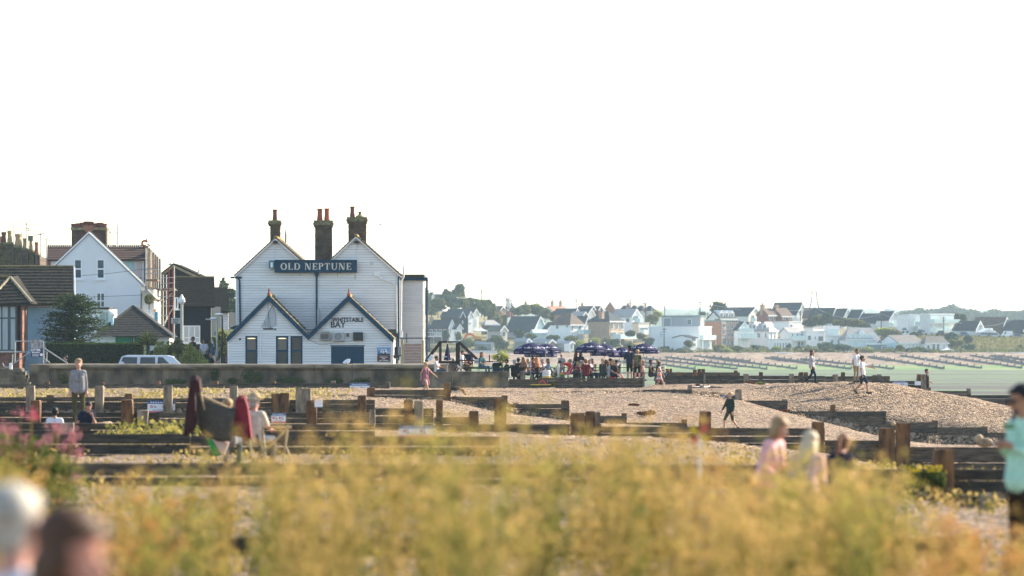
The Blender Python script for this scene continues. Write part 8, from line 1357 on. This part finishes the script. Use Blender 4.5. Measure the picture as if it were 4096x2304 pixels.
def grow_bodies():
    tmp = []
    for p in PEOPLE:
        m = MB()
        for a, b, ra, rb, mi in p['caps']: capsule(m, a, b, ra, rb)
        o = link('tmp', m.mesh('tmp', [])); r = o.modifiers.new('r', 'REMESH'); r.mode = 'VOXEL'; r.voxel_size = p['vox']; s = o.modifiers.new('s', 'SMOOTH'); s.factor = .5; s.iterations = 3; tmp.append(o)
    bpy.context.view_layer.update(); dg = bpy.context.evaluated_depsgraph_get()
    for p, o in zip(PEOPLE, tmp):
        me = bpy.data.meshes.new_from_object(o.evaluated_get(dg)); nV, nF = len(me.vertices), len(me.polygons); co = np.empty(nV*3, np.float32); me.vertices.foreach_get('co', co); co = co.reshape(-1, 3); ct = np.empty(nF*3, np.float32); me.polygons.foreach_get('center', ct); ct = ct.reshape(-1, 3); best = np.full(nF, 1e9); mi = np.zeros(nF, int)
        for a, b, ra, rb, k in p['caps']:
            a_, b_ = np.array(a), np.array(b); d = b_ - a_; t = np.clip(((ct - a_) @ d) / max(1e-9, d @ d), 0, 1); dist = np.linalg.norm(ct - a_ - t[:, None]*d, axis=1) - (ra + (rb - ra)*t); w_ = dist < best; best[w_] = dist[w_]; mi[w_] = k
        F_ = [tuple(q.vertices) for q in me.polygons]; bpy.data.meshes.remove(me); out = MB(); out.add([tuple(v) for v in co], F_); out.mi = list(mi)
        for c, d, q, s in p.get('hands', ()):    # four fingers and a thumb on each palm, gently curled
            side = d.cross(V3(0, 0, 1)); side = side.normalized() if side.length > .05 else V3(1, 0, 0); nrm = side.cross(d).normalized(); r = .0095*s
            for i, L in enumerate((.068, .078, .073, .058)):
                b0 = c + side*((i - 1.5)*.019*s); b1 = b0 + (d*.75 - nrm*.35).normalized()*L*.55*s; b2 = b1 + (d*.5 - nrm*.75).normalized()*L*.5*s; out.tube(b0, b1, r, r*.9, 5, 0); out.tube(b1, b2, r*.9, r*.7, 5, 0)
            b0 = c - d*.035*s + side*(.03*s); b1 = b0 + (d*.6 + side*.6 - nrm*.3).normalized()*.035*s; out.tube(b0, b1, r*1.2, r, 5, 0); out.tube(b1, b1 + (d*.9 - nrm*.3).normalized()*.03*s, r, r*.7, 5, 0)
        if p.get('face'):
            H, hr, hc, s = p['face']
            for q in (-1, 1): v, f = ell(H(V3(q*.034, -.088, .008))*s, (.013*s, .009*s, .008*s), hr, 6, 4); out.add(v, f, 4)
            v, f = ell(H(V3(0, -.098, -.068))*s, (.024*s, .009*s, .007*s), hr, 6, 4); out.add(v, f, 5)
        out.build('body', p['mats'], p['o'], local=True, smooth=True); bpy.data.objects.remove(o)
TG = 'drinkers on the pub terrace'
def TP(label, f, x, y, Y, face, pose='sit', **k):
    return person(label, (f, x, Y), y, face, pose, group=TG, **k)
TP('man in a white tee with brown hair beside the footbridge rail', t1, 1150, 365, 212, 75, topc='white', bot='khaki', hair='brown', skin='pink', arms=('lap', 'table'))
TP('person in a navy top standing behind the footbridge stair', t1, 1290, 330, 214.2, 10, 'stand', topc='navy', bot='navy', sleeve='long', style='bald', hair='grey', skin='fair', arms=('down', 'down'), base=.05)
TP('woman with long auburn hair and teal top below the pale fence', t1, 1610, 405, 211.2, 50, topc='teal', hair='auburn', style='long', fem=True, arms=('table', 'table'))
TP('dark-haired woman half hidden by the footbridge lamp', t1, 525, 500, 214, 70, topc='white', hair='dark', style='bun', fem=True, skin='pink')
TP('white-haired person seen from behind through the footbridge', t1, 925, 548, 214, 180, topc='grey', hair='white')
TP('man in sunglasses and dark green tee beside the pram', t1, 2220, 572, 208.6, -70, topc='dgreen', hair='dark', skin='tan', extra='shades')
TP('child in bright green beside the pram', t1, 2100, 700, 206.6, 30, topc='green', hair='brown', h=.62, base=.05)
TP('man in a black top and grey cap with his back turned', t2, 165, 558, 206, 165, topc='black', bot='black', hair='grey', skin='fair', hat=('cap', 'grey'), arms=('table', 'out'), sleeve='long')
TP('dark-haired man behind the black top man', t2, 262, 542, 208.2, 170, topc='navy', hair='dark', skin='tan')
TP('blonde woman in sunglasses and tan top under the parasol', t2, 385, 515, 208.2, -10, topc='tan', hair='blonde', style='long', fem=True, extra='shades', arms=('face', 'table'), sleeve='none', skin='tan')
TP('white-haired woman beside the blonde in sunglasses', t2, 502, 556, 208.6, -55, topc='grey', hair='white', style='bob', fem=True)
TP('man with black hair in the parasol shade', t2, 612, 532, 209.5, 20, topc='maroon', hair='black', skin='brown')
TP('boy in an orange tee standing at the table', t2, 722, 428, 206.4, -75, 'stand', topc='orange', bot='black', legs='long', hair='dark', skin='tan', arms=('fwd', 'lap'), base=.05, lean=6)
TP('pale person behind the orange boy', t2, 842, 576, 210, 40, topc='white', hair='grey', skin='pink')
TP('woman in a grey-blue top with dark hair reaching left', t2, 1022, 560, 206.1, -75, topc='bluegrey', hair='brown', style='bob', fem=True, arms=('fwd', 'table'), skin='tan', lean=8)
TP('curly dark-haired person bent over beside the white bollard', t2, 1140, 612, 207, 70, topc='cream', hair='dark', style='bob', lean=25, fem=True)
TP('balding man in a grey tee leaning over a table', t2, 1325, 442, 209.8, -15, 'stand', topc='lgrey', bot='grey', hair='brown', style='bald', skin='pink', lean=18, arms=('down', 'lap'), base=.05)
TP('woman in black with very long auburn hair standing', t2, 1625, 372, 208.4, 110, 'stand', topc='black', bot='black', sleeve='long', hair='auburn', style='vlong', fem=True, arms=('lap', 'phone'), base=.05, lean=8)
TP('person in black behind the long-haired woman', t2, 1770, 400, 209.6, 160, 'stand', topc='black', bot='black', sleeve='long', hair='dark', style='vlong', fem=True, base=.05)
TP('girl in white with a brown ponytail beside the red pushchair', t2, 1518, 575, 206.9, 95, topc='white', hair='sandy', style='pony', fem=True, h=.9)
TP('blonde child with hands to the face at the table', t2, 1700, 630, 207.8, 0, topc='mauve', hair='blonde', style='bob', arms=('face', 'face'), h=.85, fem=True)
TP('person in a light blue top behind the blonde child', t2, 1795, 600, 209.2, 180, topc='lblue', hair='grey')
TP('broad man in a maroon tee with his back to us', t2, 1895, 572, 205.9, 180, topc='maroon', bot='olive', hair='ginger', style='short', skin='pink', arms=('table', 'table'))
TP('bald man in white beside the maroon tee', t2, 1968, 582, 207.4, 40, topc='white', hair='white', style='bald', skin='pink')
TP('dark-haired person in white behind the amber glass', t2, 2038, 568, 208.8, 60, topc='white2', hair='black', style='bun', skin='tan')
TP('woman in a dark green vest with tied sandy hair', t3, 432, 560, 206, 165, topc='dgreen', bot='dgreen', sleeve='none', hair='sandy', style='pony', fem=True, skin='tan')
TP('man in a navy cap behind the green vest', t3, 498, 560, 208.4, 150, topc='navy', hair='dark', hat=('cap', 'navy'))
TP('girl in a white top and red skirt on the bench', t3, 548, 612, 206.3, 140, topc='white2', bot='red', hair='auburn', style='long', fem=True, h=.92)
TP('person in a black hat behind the smiling blonde', t3, 612, 552, 208.8, 10, topc='black', hair='black', hat=('brim', 'black'))
TP('smiling blonde woman in a black dress turned to the right', t3, 682, 590, 206.2, 55, 'low', topc='black', bot='black', legs='bare', hair='blonde', style='long', fem=True, skin='pink', arms=('lap', 'face'), sleeve='short', base=.05)
TP('man in a dark cap leaning on his elbow', t3, 752, 572, 208.2, -15, topc='grey', hair='dark', hat=('cap', 'black'), arms=('face', 'table'), skin='tan')
TP('tall man in a black hat and navy jacket standing', t3, 1085, 238, 206.6, -155, 'stand', topc='navy', bot='black', sleeve='coat', legs='shorts', hair='black', hat=('brim', 'black'), skin='pink', base=.05)
TP('boy in a yellow cap and camouflage tee seen from behind', t3, 1265, 320, 206.1, 172, 'stand', topc='camo', bot='black', legs='shorts', hair='sandy', hat=('cap', 'yellow'), skin='pink', arms=('down', 'down'), base=.05)
TP('pink-shouldered person in denim beside the parasol pole', t3, 1388, 602, 207.6, -80, topc='peach', bot='denim', hair='auburn', style='long', fem=True, skin='pink')
TP('woman with long black hair and black top at the end table', t3, 1590, 590, 208, 70, topc='black', hair='black', style='long', fem=True, skin='tan', sleeve='none', arms=('table', 'table'))
TP('grey-haired person in an olive coat at the end bench', t3, 1765, 590, 207, 105, topc='olive', bot='denim', sleeve='coat', hair='sandy', base=-.02)
p_ = t3(1795, 0, 203.8); person('girl in a pink striped dress running past the terrace end', (t3, 1795, 203.8), 640, 85, 'walk', topc='stripe', bot='stripe', sleeve='none', legs='bare', hair='dark', style='long', fem=True, skin='tan', skirt=(.22, .18), arms=('swingf', 'swing'), base=float(ground_z(p_.x, 203.8)), shoes='peach')
GX = lambda f, x, Y: float(ground_z(f(x, 0, Y).x, Y))
k4 = crop(2600, 1150, .31056); k5 = crop(3300, 1150, .31057); cA, cB, cC, cF, cG = crop(0, 1430, .31056), crop(700, 1430, .31056), crop(1400, 1430, .31056), crop(2800, 1430, .31056), crop(3300, 1430, .428)
person('girl with long brown hair walking along the crest groyne', (k4, 2085, 192), 800, 60, 'walk', topc='lgrey', bot='navy', sleeve='long', hair='auburn', style='vlong', fem=True, arms=('down', 'down'), base=GX(k4, 2085, 192))
person('tall boy in white with his hand to his face on the mound', (k5, 400, 191), 785, 40, 'stand', topc='white', bot='khaki', hair='brown', skin='tan', arms=('down', 'face'), base=GX(k5, 400, 191), lean=6)
person('shorter boy in white tee and navy shorts pointing right', (k5, 480, 189), 872, 75, 'walk', topc='white', bot='navy', legs='shorts', hair='dark', skin='tan', arms=('down', 'fwd'), base=GX(k5, 480, 189))
p_ = k5(1310, 1045, 203); person('man in a black tee walking behind the tall end posts', (k5, 1310, 203), 1045, 70, 'walk', topc='black', bot='black', hair='dark', skin='pink', arms=('swing', 'lap'), base=p_.z - 1.74)
person('blonde woman in a mauve dress and grey cardigan walking a dog', (cC, 975, 156), 52, 45, 'walk', topc='mauve', bot='mauve', sleeve='none', legs='bare', hair='blonde', style='long', fem=True, skirt=(.36, .2), arms=('swing', 'point'), base=GX(cC, 975, 156), vox=.016)
person('fair boy in a dark jacket and shorts walking over the shingle', (cF, 388, 130), 440, -55, 'walk', topc='dgreen', bot='olive', sleeve='coat', legs='shorts', hair='blonde', skin='fair', arms=('swingf', 'down'), base=GX(cF, 388, 130), vox=.014)
person('woman in a grey shirt and green trousers standing behind a groyne', (cA, 1010, 96.8), 5, 10, 'stand', topc='grey', bot='olive', sleeve='long', legs='long', hair='sandy', style='short', fem=True, arms=('down', 'down'), fat=1.05, base=-.03, vox=.014, skin='fair')
person('man in a pale blue shirt sitting with his back to us', (cA, 705, 92.5), 635, 180, 'ground', topc='white2', hair='black', skin='tan', sleeve='long', arms=('lap', 'lap'), vox=.014, base=GX(cA, 705, 92.5))
person('man in a navy tee crouching with hand to chin', (cA, 1090, 91.5), 560, 30, 'kneel', topc='navy', bot='olive', hair='dark', skin='tan', arms=('down', 'face'), lean=22, vox=.014, base=GX(cA, 1090, 91.5))
person('man in a straw trilby and cream shirt in a deckchair', (cB, 1020, 64.6), 432, 150, 'sit', topc='cream', bot='denim', hair='grey', skin='pink', hat=('trilby', 'straw'), arms=('table', 'out'), vox=.012, base=-.05)
person('person in a round straw hat behind the sagging canvas', (cB, 675, 65.5), 478, 170, 'sit', topc='grey', hair='sandy', hat=('cap', 'straw'), vox=.014, base=-.08)
person('woman in a mint jacket looking down at her phone', (cG, 1865, 31), 232, -62, 'stand', topc='mint', bot='brown', sleeve='coat', hair='black', style='bun', fem=True, skin='tan', arms=('phone2', 'phone2'), head_tilt=12, vox=.009, base=.03, extra='shades')
person('girl in a pink top with sandy hair among the fennel', (cF, 850, 36), 740, 55, 'stand', topc='pink', bot='peach', sleeve='long', hair='sandy', style='bob', fem=True, arms=('lap', 'phone'), lean=14, vox=.01, base=.02, head_tilt=10, legs='shorts')
person('child with white-blonde hair bending over in the fennel', (cF, 1310, 33), 950, 160, 'stand', topc='peach', bot='khaki', sleeve='short', hair='ash', style='long', fem=True, arms=('lap', 'lap'), lean=30, vox=.01, base=.02, legs='shorts')
person('child with auburn ponytail behind the white-blonde child', (cF, 1740, 37), 985, 150, 'stand', topc='navy', bot='denim', sleeve='short', hair='auburn', style='pony', fem=True, arms=('lap', 'lap'), lean=24, vox=.011, base=.02)
vp = crop(0, 1880, .29257)
person('close blurred person with dark brown bobbed hair facing right', (vp, 830, 9.9), 445, 66, 'stand', topc='navy', bot='denim', hair='brown', style='bob', fem=True, skin='pink', vox=.008, base=.05, head_tilt=14, arms=('down', 'down'))
person('close blurred white-haired person in a pale shirt', (vp, 170, 11.4), 150, 140, 'stand', topc='white2', bot='denim', hair='white', style='short', skin='pink', vox=.008, base=.05, arms=('down', 'down'))
# by the pub yard and promenade
for lab, x, y, Y, fc, ps, kw in (('man in sunglasses and black tee above the lime shrubs', 1598, 1130, 238, -40, 'stand', dict(topc='black', hair='dark', skin='tan', extra='shades', base=.55)), ('waiter in a white shirt and black apron in the pub yard', 1690, 1150, 239, 0, 'stand', dict(topc='white', bot='black', hair='dark', skin='tan', base=.55, arms=('lap', 'lap'))), ('man in a navy jacket seated at the pub corner', 1745, 1268, 233, 60, 'sit', dict(topc='navy', sleeve='coat', hair='sandy', skin='pink', base=.2)), ('person in coral seated beside the navy jacket man', 1795, 1300, 232.5, -40, 'sit', dict(topc='peach', hair='ginger', skin='pink', base=.2, h=.85)), ('dark-haired person seated low behind the sea wall', 1702, 1318, 232, 20, 'sit', dict(topc='black', hair='black', skin='tan', h=.8)), ('dark-haired man passing behind the step rails', 545, 1285, 225, -80, 'stand', dict(topc='black', hair='dark', skin='pink', base=-.35)), ('person standing behind the car windscreen', 1478, 1310, 229, 30, 'stand', dict(topc='red', hair='dark', base=-.35))):
    person(lab, (z1, x, Y), y, fc, ps, **kw)
# far beach walkers
for lab, f, x, y, Y, kw in (('far walker in a blue top carrying a white board', r4, 1170, 895, 1018, dict(topc='lblue', bot='red')), ('far bather standing on the middle of the far beach', k4, 1262, 892, 1022, dict(topc='lgrey', bot='grey')), ('far bather crouching near the other one', k4, 1208, 910, 1020, dict(topc='white', bot='white', h=.7)), ('far person sitting against a groyne on the far beach', r4, 930, 940, 1008, dict(topc='white', bot='black', h=.7))):
    person(lab, (f, x, Y), y, 20, 'stand', vox=.05, **kw)
# beagle, nose down, facing right
dz = GX(cC, 1380, 154); c = cC(1345, 0, 154); o = empty('dog', (c.x, 154, dz), R(90), 'black, white and tan beagle sniffing the shingle', 'dog'); D = lambda x, y, z: V3(x, y, z); dm = [M('dog_black', (.012, .011, .01), rough=.8), M('dog_white', (.6, .57, .52), rough=.8), M('dog_tan', (.17, .08, .035), rough=.8)]; dc = [(D(0, .22, .30), D(0, -.02, .30), .085, .10, 0), (D(0, -.02, .29), D(0, -.16, .28), .105, .10, 0), (D(0, -.15, .24), D(0, -.2, .26), .085, .08, 1), (D(0, -.2, .29), D(0, -.34, .24), .065, .055, 2), (D(0, -.36, .22), D(0, -.40, .17), .065, .055, 2), (D(0, -.42, .12), D(0, -.45, .07), .04, .03, 2), (D(0, .27, .34), D(0, .36, .50), .03, .015, 0), (D(0, .08, .24), D(0, -.08, .22), .07, .08, 1)]
for q in (-1, 1):
    dc += [(D(q*.07, -.37, .25), D(q*.085, -.40, .12), .03, .035, 2), (D(q*.06, -.14, .24), D(q*.065, -.13, .13), .042, .028, 1), (D(q*.065, -.13, .13), D(q*.065, -.15, .03), .026, .022, 1), (D(q*.065, -.15, .025), D(q*.065, -.19, .02), .024, .022, 1), (D(q*.06, .2, .26), D(q*.07, .14, .17), .06, .035, 2), (D(q*.07, .14, .17), D(q*.07, .23, .12), .03, .022, 1), (D(q*.07, .23, .12), D(q*.07, .21, .03), .022, .02, 1), (D(q*.07, .21, .022), D(q*.07, .17, .02), .022, .02, 1)]
PEOPLE.append(dict(o=o, caps=dc, mats=dm, vox=.014)); a = cC(1095, 255, 156); b = c + Vector((.25, 0, dz + .33 - c.z)); MB().path([a.lerp(b, t / 6) - Vector((0, 0, .25*4*t / 6*(1 - t / 6)*.4)) for t in range(7)], .008, 4).thing('dog_lead', IRON, 'thin dark lead between the woman in mauve and the beagle', 'lead')
# a bird on the groyne, the mint woman's phone and bag strap, cardigan
p_ = cG(1485, 845, 79.6); g = empty('bird', p_, 0, 'brown and white gull resting on the groyne by the mint jacket', 'bird'); MB().add(*ell(p_ + V3(.02, 0, .11), (.17, .1, .1))).build('body', M('gull_brown', (.20, .15, .10), var=.4, scale=20), g, smooth=True); MB().add(*ell(p_ + V3(-.1, 0, .2), (.085, .08, .085))).build('head', M('gull_tan', (.36, .27, .16), var=.2), g, smooth=True); MB().prism([p_ + V3(.12, 0, .1), p_ + V3(.28, 0, .0), p_ + V3(.2, 0, .12)], (0, .06, 0)).build('wing_tip', WHITE, g)
p_ = cG(635, 628, 183); g = empty('bird', p_, 0, 'small pale round bird perched on the long stepped groyne', 'bird'); MB().add(*ell(p_ + V3(0, 0, .05), (.13, .1, .1))).build('body', M('gull_tan', (.36, .27, .16)), g, smooth=True); MB().add(*ell(p_ + V3(-.1, 0, .12), (.06, .05, .05))).build('head', M('gull_brown', (.2, .15, .1)), g, smooth=True)
p_ = cG(1735, 660, 30.7); o = MB().box(p_ + V3(-.05, -.01, -.01), p_ + V3(.03, .06, .035)).thing('mobile_phone', M('phone_green', (.10, .22, .10), var=.1), 'phone in a dark green case held by the woman in mint', 'phone')
a = cG(1770, 490, 30.75); b = cG(1735, 590, 30.72); MB().prism([a, a + V3(.035, 0, 0), b + V3(.035, -.02, 0), b], (0, .02, 0)).thing('bag_strap', CL['navy'], 'navy bag strap over the mint jacket shoulder', 'strap')
grow_bodies()
# pebbles lying on the beach
rng = np.random.default_rng(11); n_ = 85000; yy = 95 + 112*rng.uniform(0, 1, n_)**1.1; sx_ = rng.uniform(900, 4250, n_); xx = (sx_ - CX)*yy / F; zz = np.array([float(ground_z(a, b)) for a, b in zip(xx, yy)]); k = (zz > -3.2) & ~((yy > 203.5) & (xx < 7.2)); xx, yy, zz = xx[k], yy[k], zz[k]; n_ = len(xx)
s = rng.uniform(.014, .045, n_)*rng.uniform(.7, 1.3, n_); a = rng.uniform(0, 6.28, n_); fl = rng.uniform(.5, .85, n_); L = rng.uniform(1, 1.6, n_); C0 = np.stack([xx, yy, zz + .006], 1); ring = []
for q in range(6): t = a + q*math.pi / 3; u, v = s*L*math.cos(q*math.pi / 3), s*math.sin(q*math.pi / 3); ring.append(C0 + np.stack([u*np.cos(a) - v*np.sin(a), u*np.sin(a) + v*np.cos(a), s*fl*(.25 + .2*(q % 2))], 1))
V = np.stack(ring + [C0 + np.stack([0*s, 0*s, s*fl], 1)], 1).reshape(-1, 3); i = np.arange(n_)[:, None]*7; Fq = np.concatenate([np.concatenate([i + q, i + (q + 1) % 6, i + 6], 1) for q in range(6)])
def stonemat():
    m = bpy.data.materials.new('loose_pebble'); m.use_nodes = True; n, l = m.node_tree.nodes, m.node_tree.links; b = n['Principled BSDF']; b.inputs['Roughness'].default_value = .8; g = n.new('ShaderNodeNewGeometry'); c = n.new('ShaderNodeValToRGB'); e = c.color_ramp.elements; e[0].color = (.08, .048, .026, 1); e[1].color = (.52, .38, .25, 1); k = e.new(.5); k.color = (.28, .175, .10, 1); l.new(g.outputs['Random Per Island'], c.inputs[0]); l.new(c.outputs[0], b.inputs['Base Color']); return m
tag(link('loose_pebbles', npmesh('loose_pebbles', V, Fq, stonemat(), smooth=True)), 'loose pebbles strewn over the shingle beach', 'pebbles', kind='stuff')
# foreground fennel
ENV = [(-150, 1830), (150, 1850), (300, 1905), (450, 1880), (700, 1850), (900, 1790), (1150, 1690), (1300, 1655), (1700, 1635), (2000, 1650), (2350, 1640), (2700, 1715), (2900, 1780), (3100, 1800), (3400, 1830), (3550, 1880), (3700, 1960), (3800, 2060), (4250, 2090)]
DENS = [(-150, .95), (300, .8), (450, .8), (900, .9), (1200, 1), (2600, 1), (3200, 1), (3600, 1), (3800, .95), (4250, .95)]
r = np.random.default_rng(17)
def strip(p, q, w_):
    d = q - p; d /= np.linalg.norm(d) + 1e-9; sd_ = np.array([1, 0, 0]) - d*d[0]; sd_ /= np.linalg.norm(sd_) + 1e-9; return [p - sd_*w_, p + sd_*w_, q + sd_*w_*.6, q - sd_*w_*.6]
SORTS = [dict(SV=[], u=[], f=[]) for _ in range(3)]          # golden, green, rusty
CN = [(-150 + 4400*(i + r.uniform(.1, .9)) / 60, r.uniform(17, 31), r.choice(3, p=[.56, .27, .17])) for i in range(60)]
CN += [(2860 + 62*i, 21 + (i*3.7) % 8, (0, 0, 1)[i % 3]) for i in range(11)]
for cx_, cy_, kind in CN:
    if r.uniform() > np.interp(cx_, [a for a, b in DENS], [b for a, b in DENS]): continue
    for pl_ in range(r.integers(2, 4)):
        sx0 = cx_ + r.normal(0, 60); Y = float(np.clip(cy_ + r.normal(0, .8), 16.5, 31.5)); x = (sx0 - CX)*Y / F; top = np.interp(sx0, [a for a, b in ENV], [b for a, b in ENV]) + (15 + abs(r.normal(0, 120)) if pl_ else r.uniform(0, 60)); zt_ = CZ - (top - HZ)*Y / F
        S_ = SORTS[kind]; zt_ = max(zt_, r.uniform(.3, .6)); b0 = np.array([x, Y, float(ground_z(x, Y))])
        for k in range(r.integers(5, 9)):
            hh = (zt_ - b0[2])*r.uniform(.68, 1.); sp = r.normal(0, .13, 2)*hh; e = b0 + np.array([sp[0] + .05, sp[1], hh]); mid = (b0 + e) / 2 + np.array([*(-sp*.18), 0]); pts = [b0 + np.array([*r.normal(0, .05, 2), 0]), mid, e]
            for p_, q_ in zip(pts[:-1], pts[1:]): S_['SV'] += strip(p_, q_, .0045)
            tips = [e]
            for j in range(r.integers(3, 7)):
                t = r.uniform(.3, .97); s0 = (mid + (e - mid)*(t - .5)*2) if t > .5 else (b0 + (mid - b0)*t*2); a = r.uniform(0, 6.28); Lb = hh*r.uniform(.10, .24); q_ = s0 + np.array([math.cos(a)*Lb*.6, math.sin(a)*Lb*.6, Lb*.85]); S_['SV'] += strip(s0, q_, .0028); tips.append(q_)
            for q_ in tips:
                m_ = r.integers(9, 17); rad = r.uniform(.03, .06); a = r.uniform(0, 6.28, m_); rr = rad*np.sqrt(r.uniform(0, 1, m_)); S_['u'].append(q_ + np.stack([rr*np.cos(a), rr*np.sin(a), r.normal(0, .012, m_) + .01], 1))
            m_ = r.integers(16, 30); t = r.uniform(.04, .9, m_)[:, None]; S_['f'].append(b0 + (e - b0)*t + r.normal(0, 1, (m_, 3))*np.array([.05, .05, .04])*(1.3 - t))
PAL = [((.22, .17, .05), (.46, .34, .12), (.38, .25, .07), (.66, .46, .18), (.10, .088, .018), (.33, .25, .065)), ((.13, .14, .035), (.30, .28, .09), (.24, .21, .045), (.52, .44, .12), (.04, .056, .010), (.17, .18, .042)), ((.20, .11, .04), (.42, .25, .10), (.36, .17, .05), (.62, .34, .12), (.14, .085, .025), (.36, .22, .08))]
for kind, (S_, c_, nm, lab) in enumerate(zip(SORTS, PAL, ('golden_fennel', 'green_fennel', 'rusty_fennel'), ('golden flowering wild fennel filling the foreground', 'greener leafy fennel mixed into the golden foreground', 'rusty brown dried fennel stems mixed into the foreground'))):
    v0 = np.array(S_['SV']); f0 = np.arange(len(v0)).reshape(-1, 4); v1, f1 = leaf_cloud(np.concatenate(S_['u']), .012, 3 + kind); v2, f2 = leaf_cloud(np.concatenate(S_['f']), .045, 7 + kind); v2 = v2.reshape(-1, 4, 3); cc = v2.mean(1); wd = v2[:, 1] - v2[:, 3]; v2 = np.stack([v2[:, 0], cc + wd*.17, v2[:, 2], cc - wd*.17], 1).reshape(-1, 3)
    mt = [leafmat(nm + '_stem', c_[0], c_[1], .3), leafmat(nm + '_umbel', c_[2], c_[3], .4), leafmat(nm + '_frond', c_[4], c_[5], .45)]
    tag(link(nm, npmesh(nm, np.concatenate([v0, v1, v2]), np.concatenate([f0, f1 + len(v0), f2 + len(v0) + len(v1)]), mt, np.concatenate([np.zeros(len(f0)), np.ones(len(f1)), np.full(len(f2), 2)]))), lab, 'fennel', kind='stuff')
FS = MATS['golden_fennel_stem']
# a low mat of dry stems and leaves under the fennel and between near groynes
n_ = 38000; yy = 14 + 70*r.uniform(0, 1, n_)**1.2; sx_ = r.uniform(-200, 4300, n_); xx = (sx_ - CX)*yy / F; cl = np.sin(xx*1.9 + yy*.35) + np.sin(xx*.7 - yy*.5 + 2) + r.normal(0, .7, n_); k = cl > .35; xx, yy = xx[k], yy[k]; zz = np.array([float(ground_z(a, b)) for a, b in zip(xx, yy)]) + r.uniform(0, .3, len(xx))**1.3
V, Fq = leaf_cloud(np.stack([xx, yy, zz], 1), .05, 6); tag(link('beach_weeds', npmesh('beach_weeds', V, Fq, leafmat('dry_weed', (.11, .10, .025), (.45, .33, .12), .35))), 'dry low weeds on the shingle under the fennel', 'weeds', kind='stuff')
# straw between the groynes below the sea wall
n_ = 9000; xx = r.uniform(-28, -6, n_); yy = r.uniform(133, 168, n_); k = (np.sin(xx*1.3) + np.sin(yy*.9 + xx) + r.normal(0, .6, n_)) > .5; xx, yy = xx[k], yy[k]; zz = np.array([float(ground_z(a, b)) for a, b in zip(xx, yy)]) + r.uniform(0, .4, len(xx))**1.5; v, Fq = leaf_cloud(np.stack([xx, yy, zz], 1), .09, 7); tag(link('straw_grass', npmesh('straw_grass', v, Fq, leafmat('straw', (.22, .18, .05), (.5, .4, .16), .35))), 'straw-coloured grass between the groynes below the sea wall', 'grass', kind='stuff')
n_ = 600; xx = r.uniform(-8.6, -6.9, n_); yy = r.uniform(78, 87, n_); zz = -.05 + r.uniform(0, .5, n_)**1.3; v, Fq = leaf_cloud(np.stack([xx, yy, zz], 1), .07, 8); tag(link('yellow_grass', npmesh('yellow_grass', v, Fq, leafmat('yellow_grass', (.09, .10, .025), (.36, .31, .09), .4))), 'yellow-green grass behind the deckchairs', 'grass', kind='stuff')
# red valerian clump
Yv = 38.; c = P(110, 1990, Yv); c.z = 0; g = empty('valerian', c, 0, 'clump of pink valerian flowers with green leaves at the beach edge', 'plant'); bl = [((c.x + dx, Yv + dy, z), (w_, w_, h)) for dx, dy, z, w_, h in ((-.1, 0, .5, .38, .45), (.2, .1, .45, .3, .42), (-.4, .1, .55, .3, .4), (.0, .1, .8, .3, .3), (-.3, 0, .9, .25, .25), (.28, 0, .7, .2, .25))]
trimesh_leaves('leaves', blob_pts(bl, 3200, 4, .3), .04, leafmat('valerian_leaf', (.03, .06, .015), (.13, .18, .05), .35), g, 9); fp = []
for i in range(46): q_ = np.array([c.x + r.uniform(-.65, .5), Yv + r.uniform(-.3, .3), r.uniform(.85, 1.34) if r.uniform() < .8 else r.uniform(.4, .9)]); q_[2] -= .45*max(0, q_[0] - c.x); fp.append(q_ + r.normal(0, 1, (40, 3))*np.array([.035, .035, .03]))
trimesh_leaves('blossom', np.concatenate(fp), .014, leafmat('valerian_pink', (.42, .10, .15), (.66, .34, .36), .3), g, 10)
m = MB()
for q_ in fp: t = q_.mean(0); m.tube((c.x + (t[0] - c.x)*.5, Yv, .1), t, .006, n=4)
m.build('stems', FS, g, kind='stuff')
bq = np.array(P(135, 1655, Yv)); trimesh_leaves('blossom', bq + r.normal(0, 1, (60, 3))*np.array([.03, .03, .03]), .014, leafmat('valerian_deep', (.55, .06, .14), (.7, .14, .22), .3), g, 12)
# yellow flowered weeds by the dark groyne
for i, (x, y, w_, h) in enumerate(((3640, 1990, 45, 120), (3735, 1985, 50, 105))):
    Yg = 52.; q_ = P(x, y, Yg); g = empty('ragwort', (q_.x, Yg, -.05), 0, ('leafy green ragwort with yellow flowers before the dark groyne', 'second ragwort, shorter, beside the leafy green one')[i], 'plant'); h_ = P(0, y - h, Yg).z + .05; bl = [((q_.x, Yg, h_*.45), (w_*Yg / F, .15, h_*.5))]; trimesh_leaves('leaves', blob_pts(bl, 900, i, .2), .035, L_MID, g, 3); fl = np.array(blob_pts([((q_.x, Yg, h_*.8), (w_*Yg / F, .15, h_*.28))], 22, i + 5)); trimesh_leaves('flowers', np.concatenate([f_ + r.normal(0, .012, (14, 3)) for f_ in fl]), .014, leafmat('ragwort_yellow', (.55, .42, .02), (.75, .6, .05), .2), g, 4)['kind'] = 'stuff'
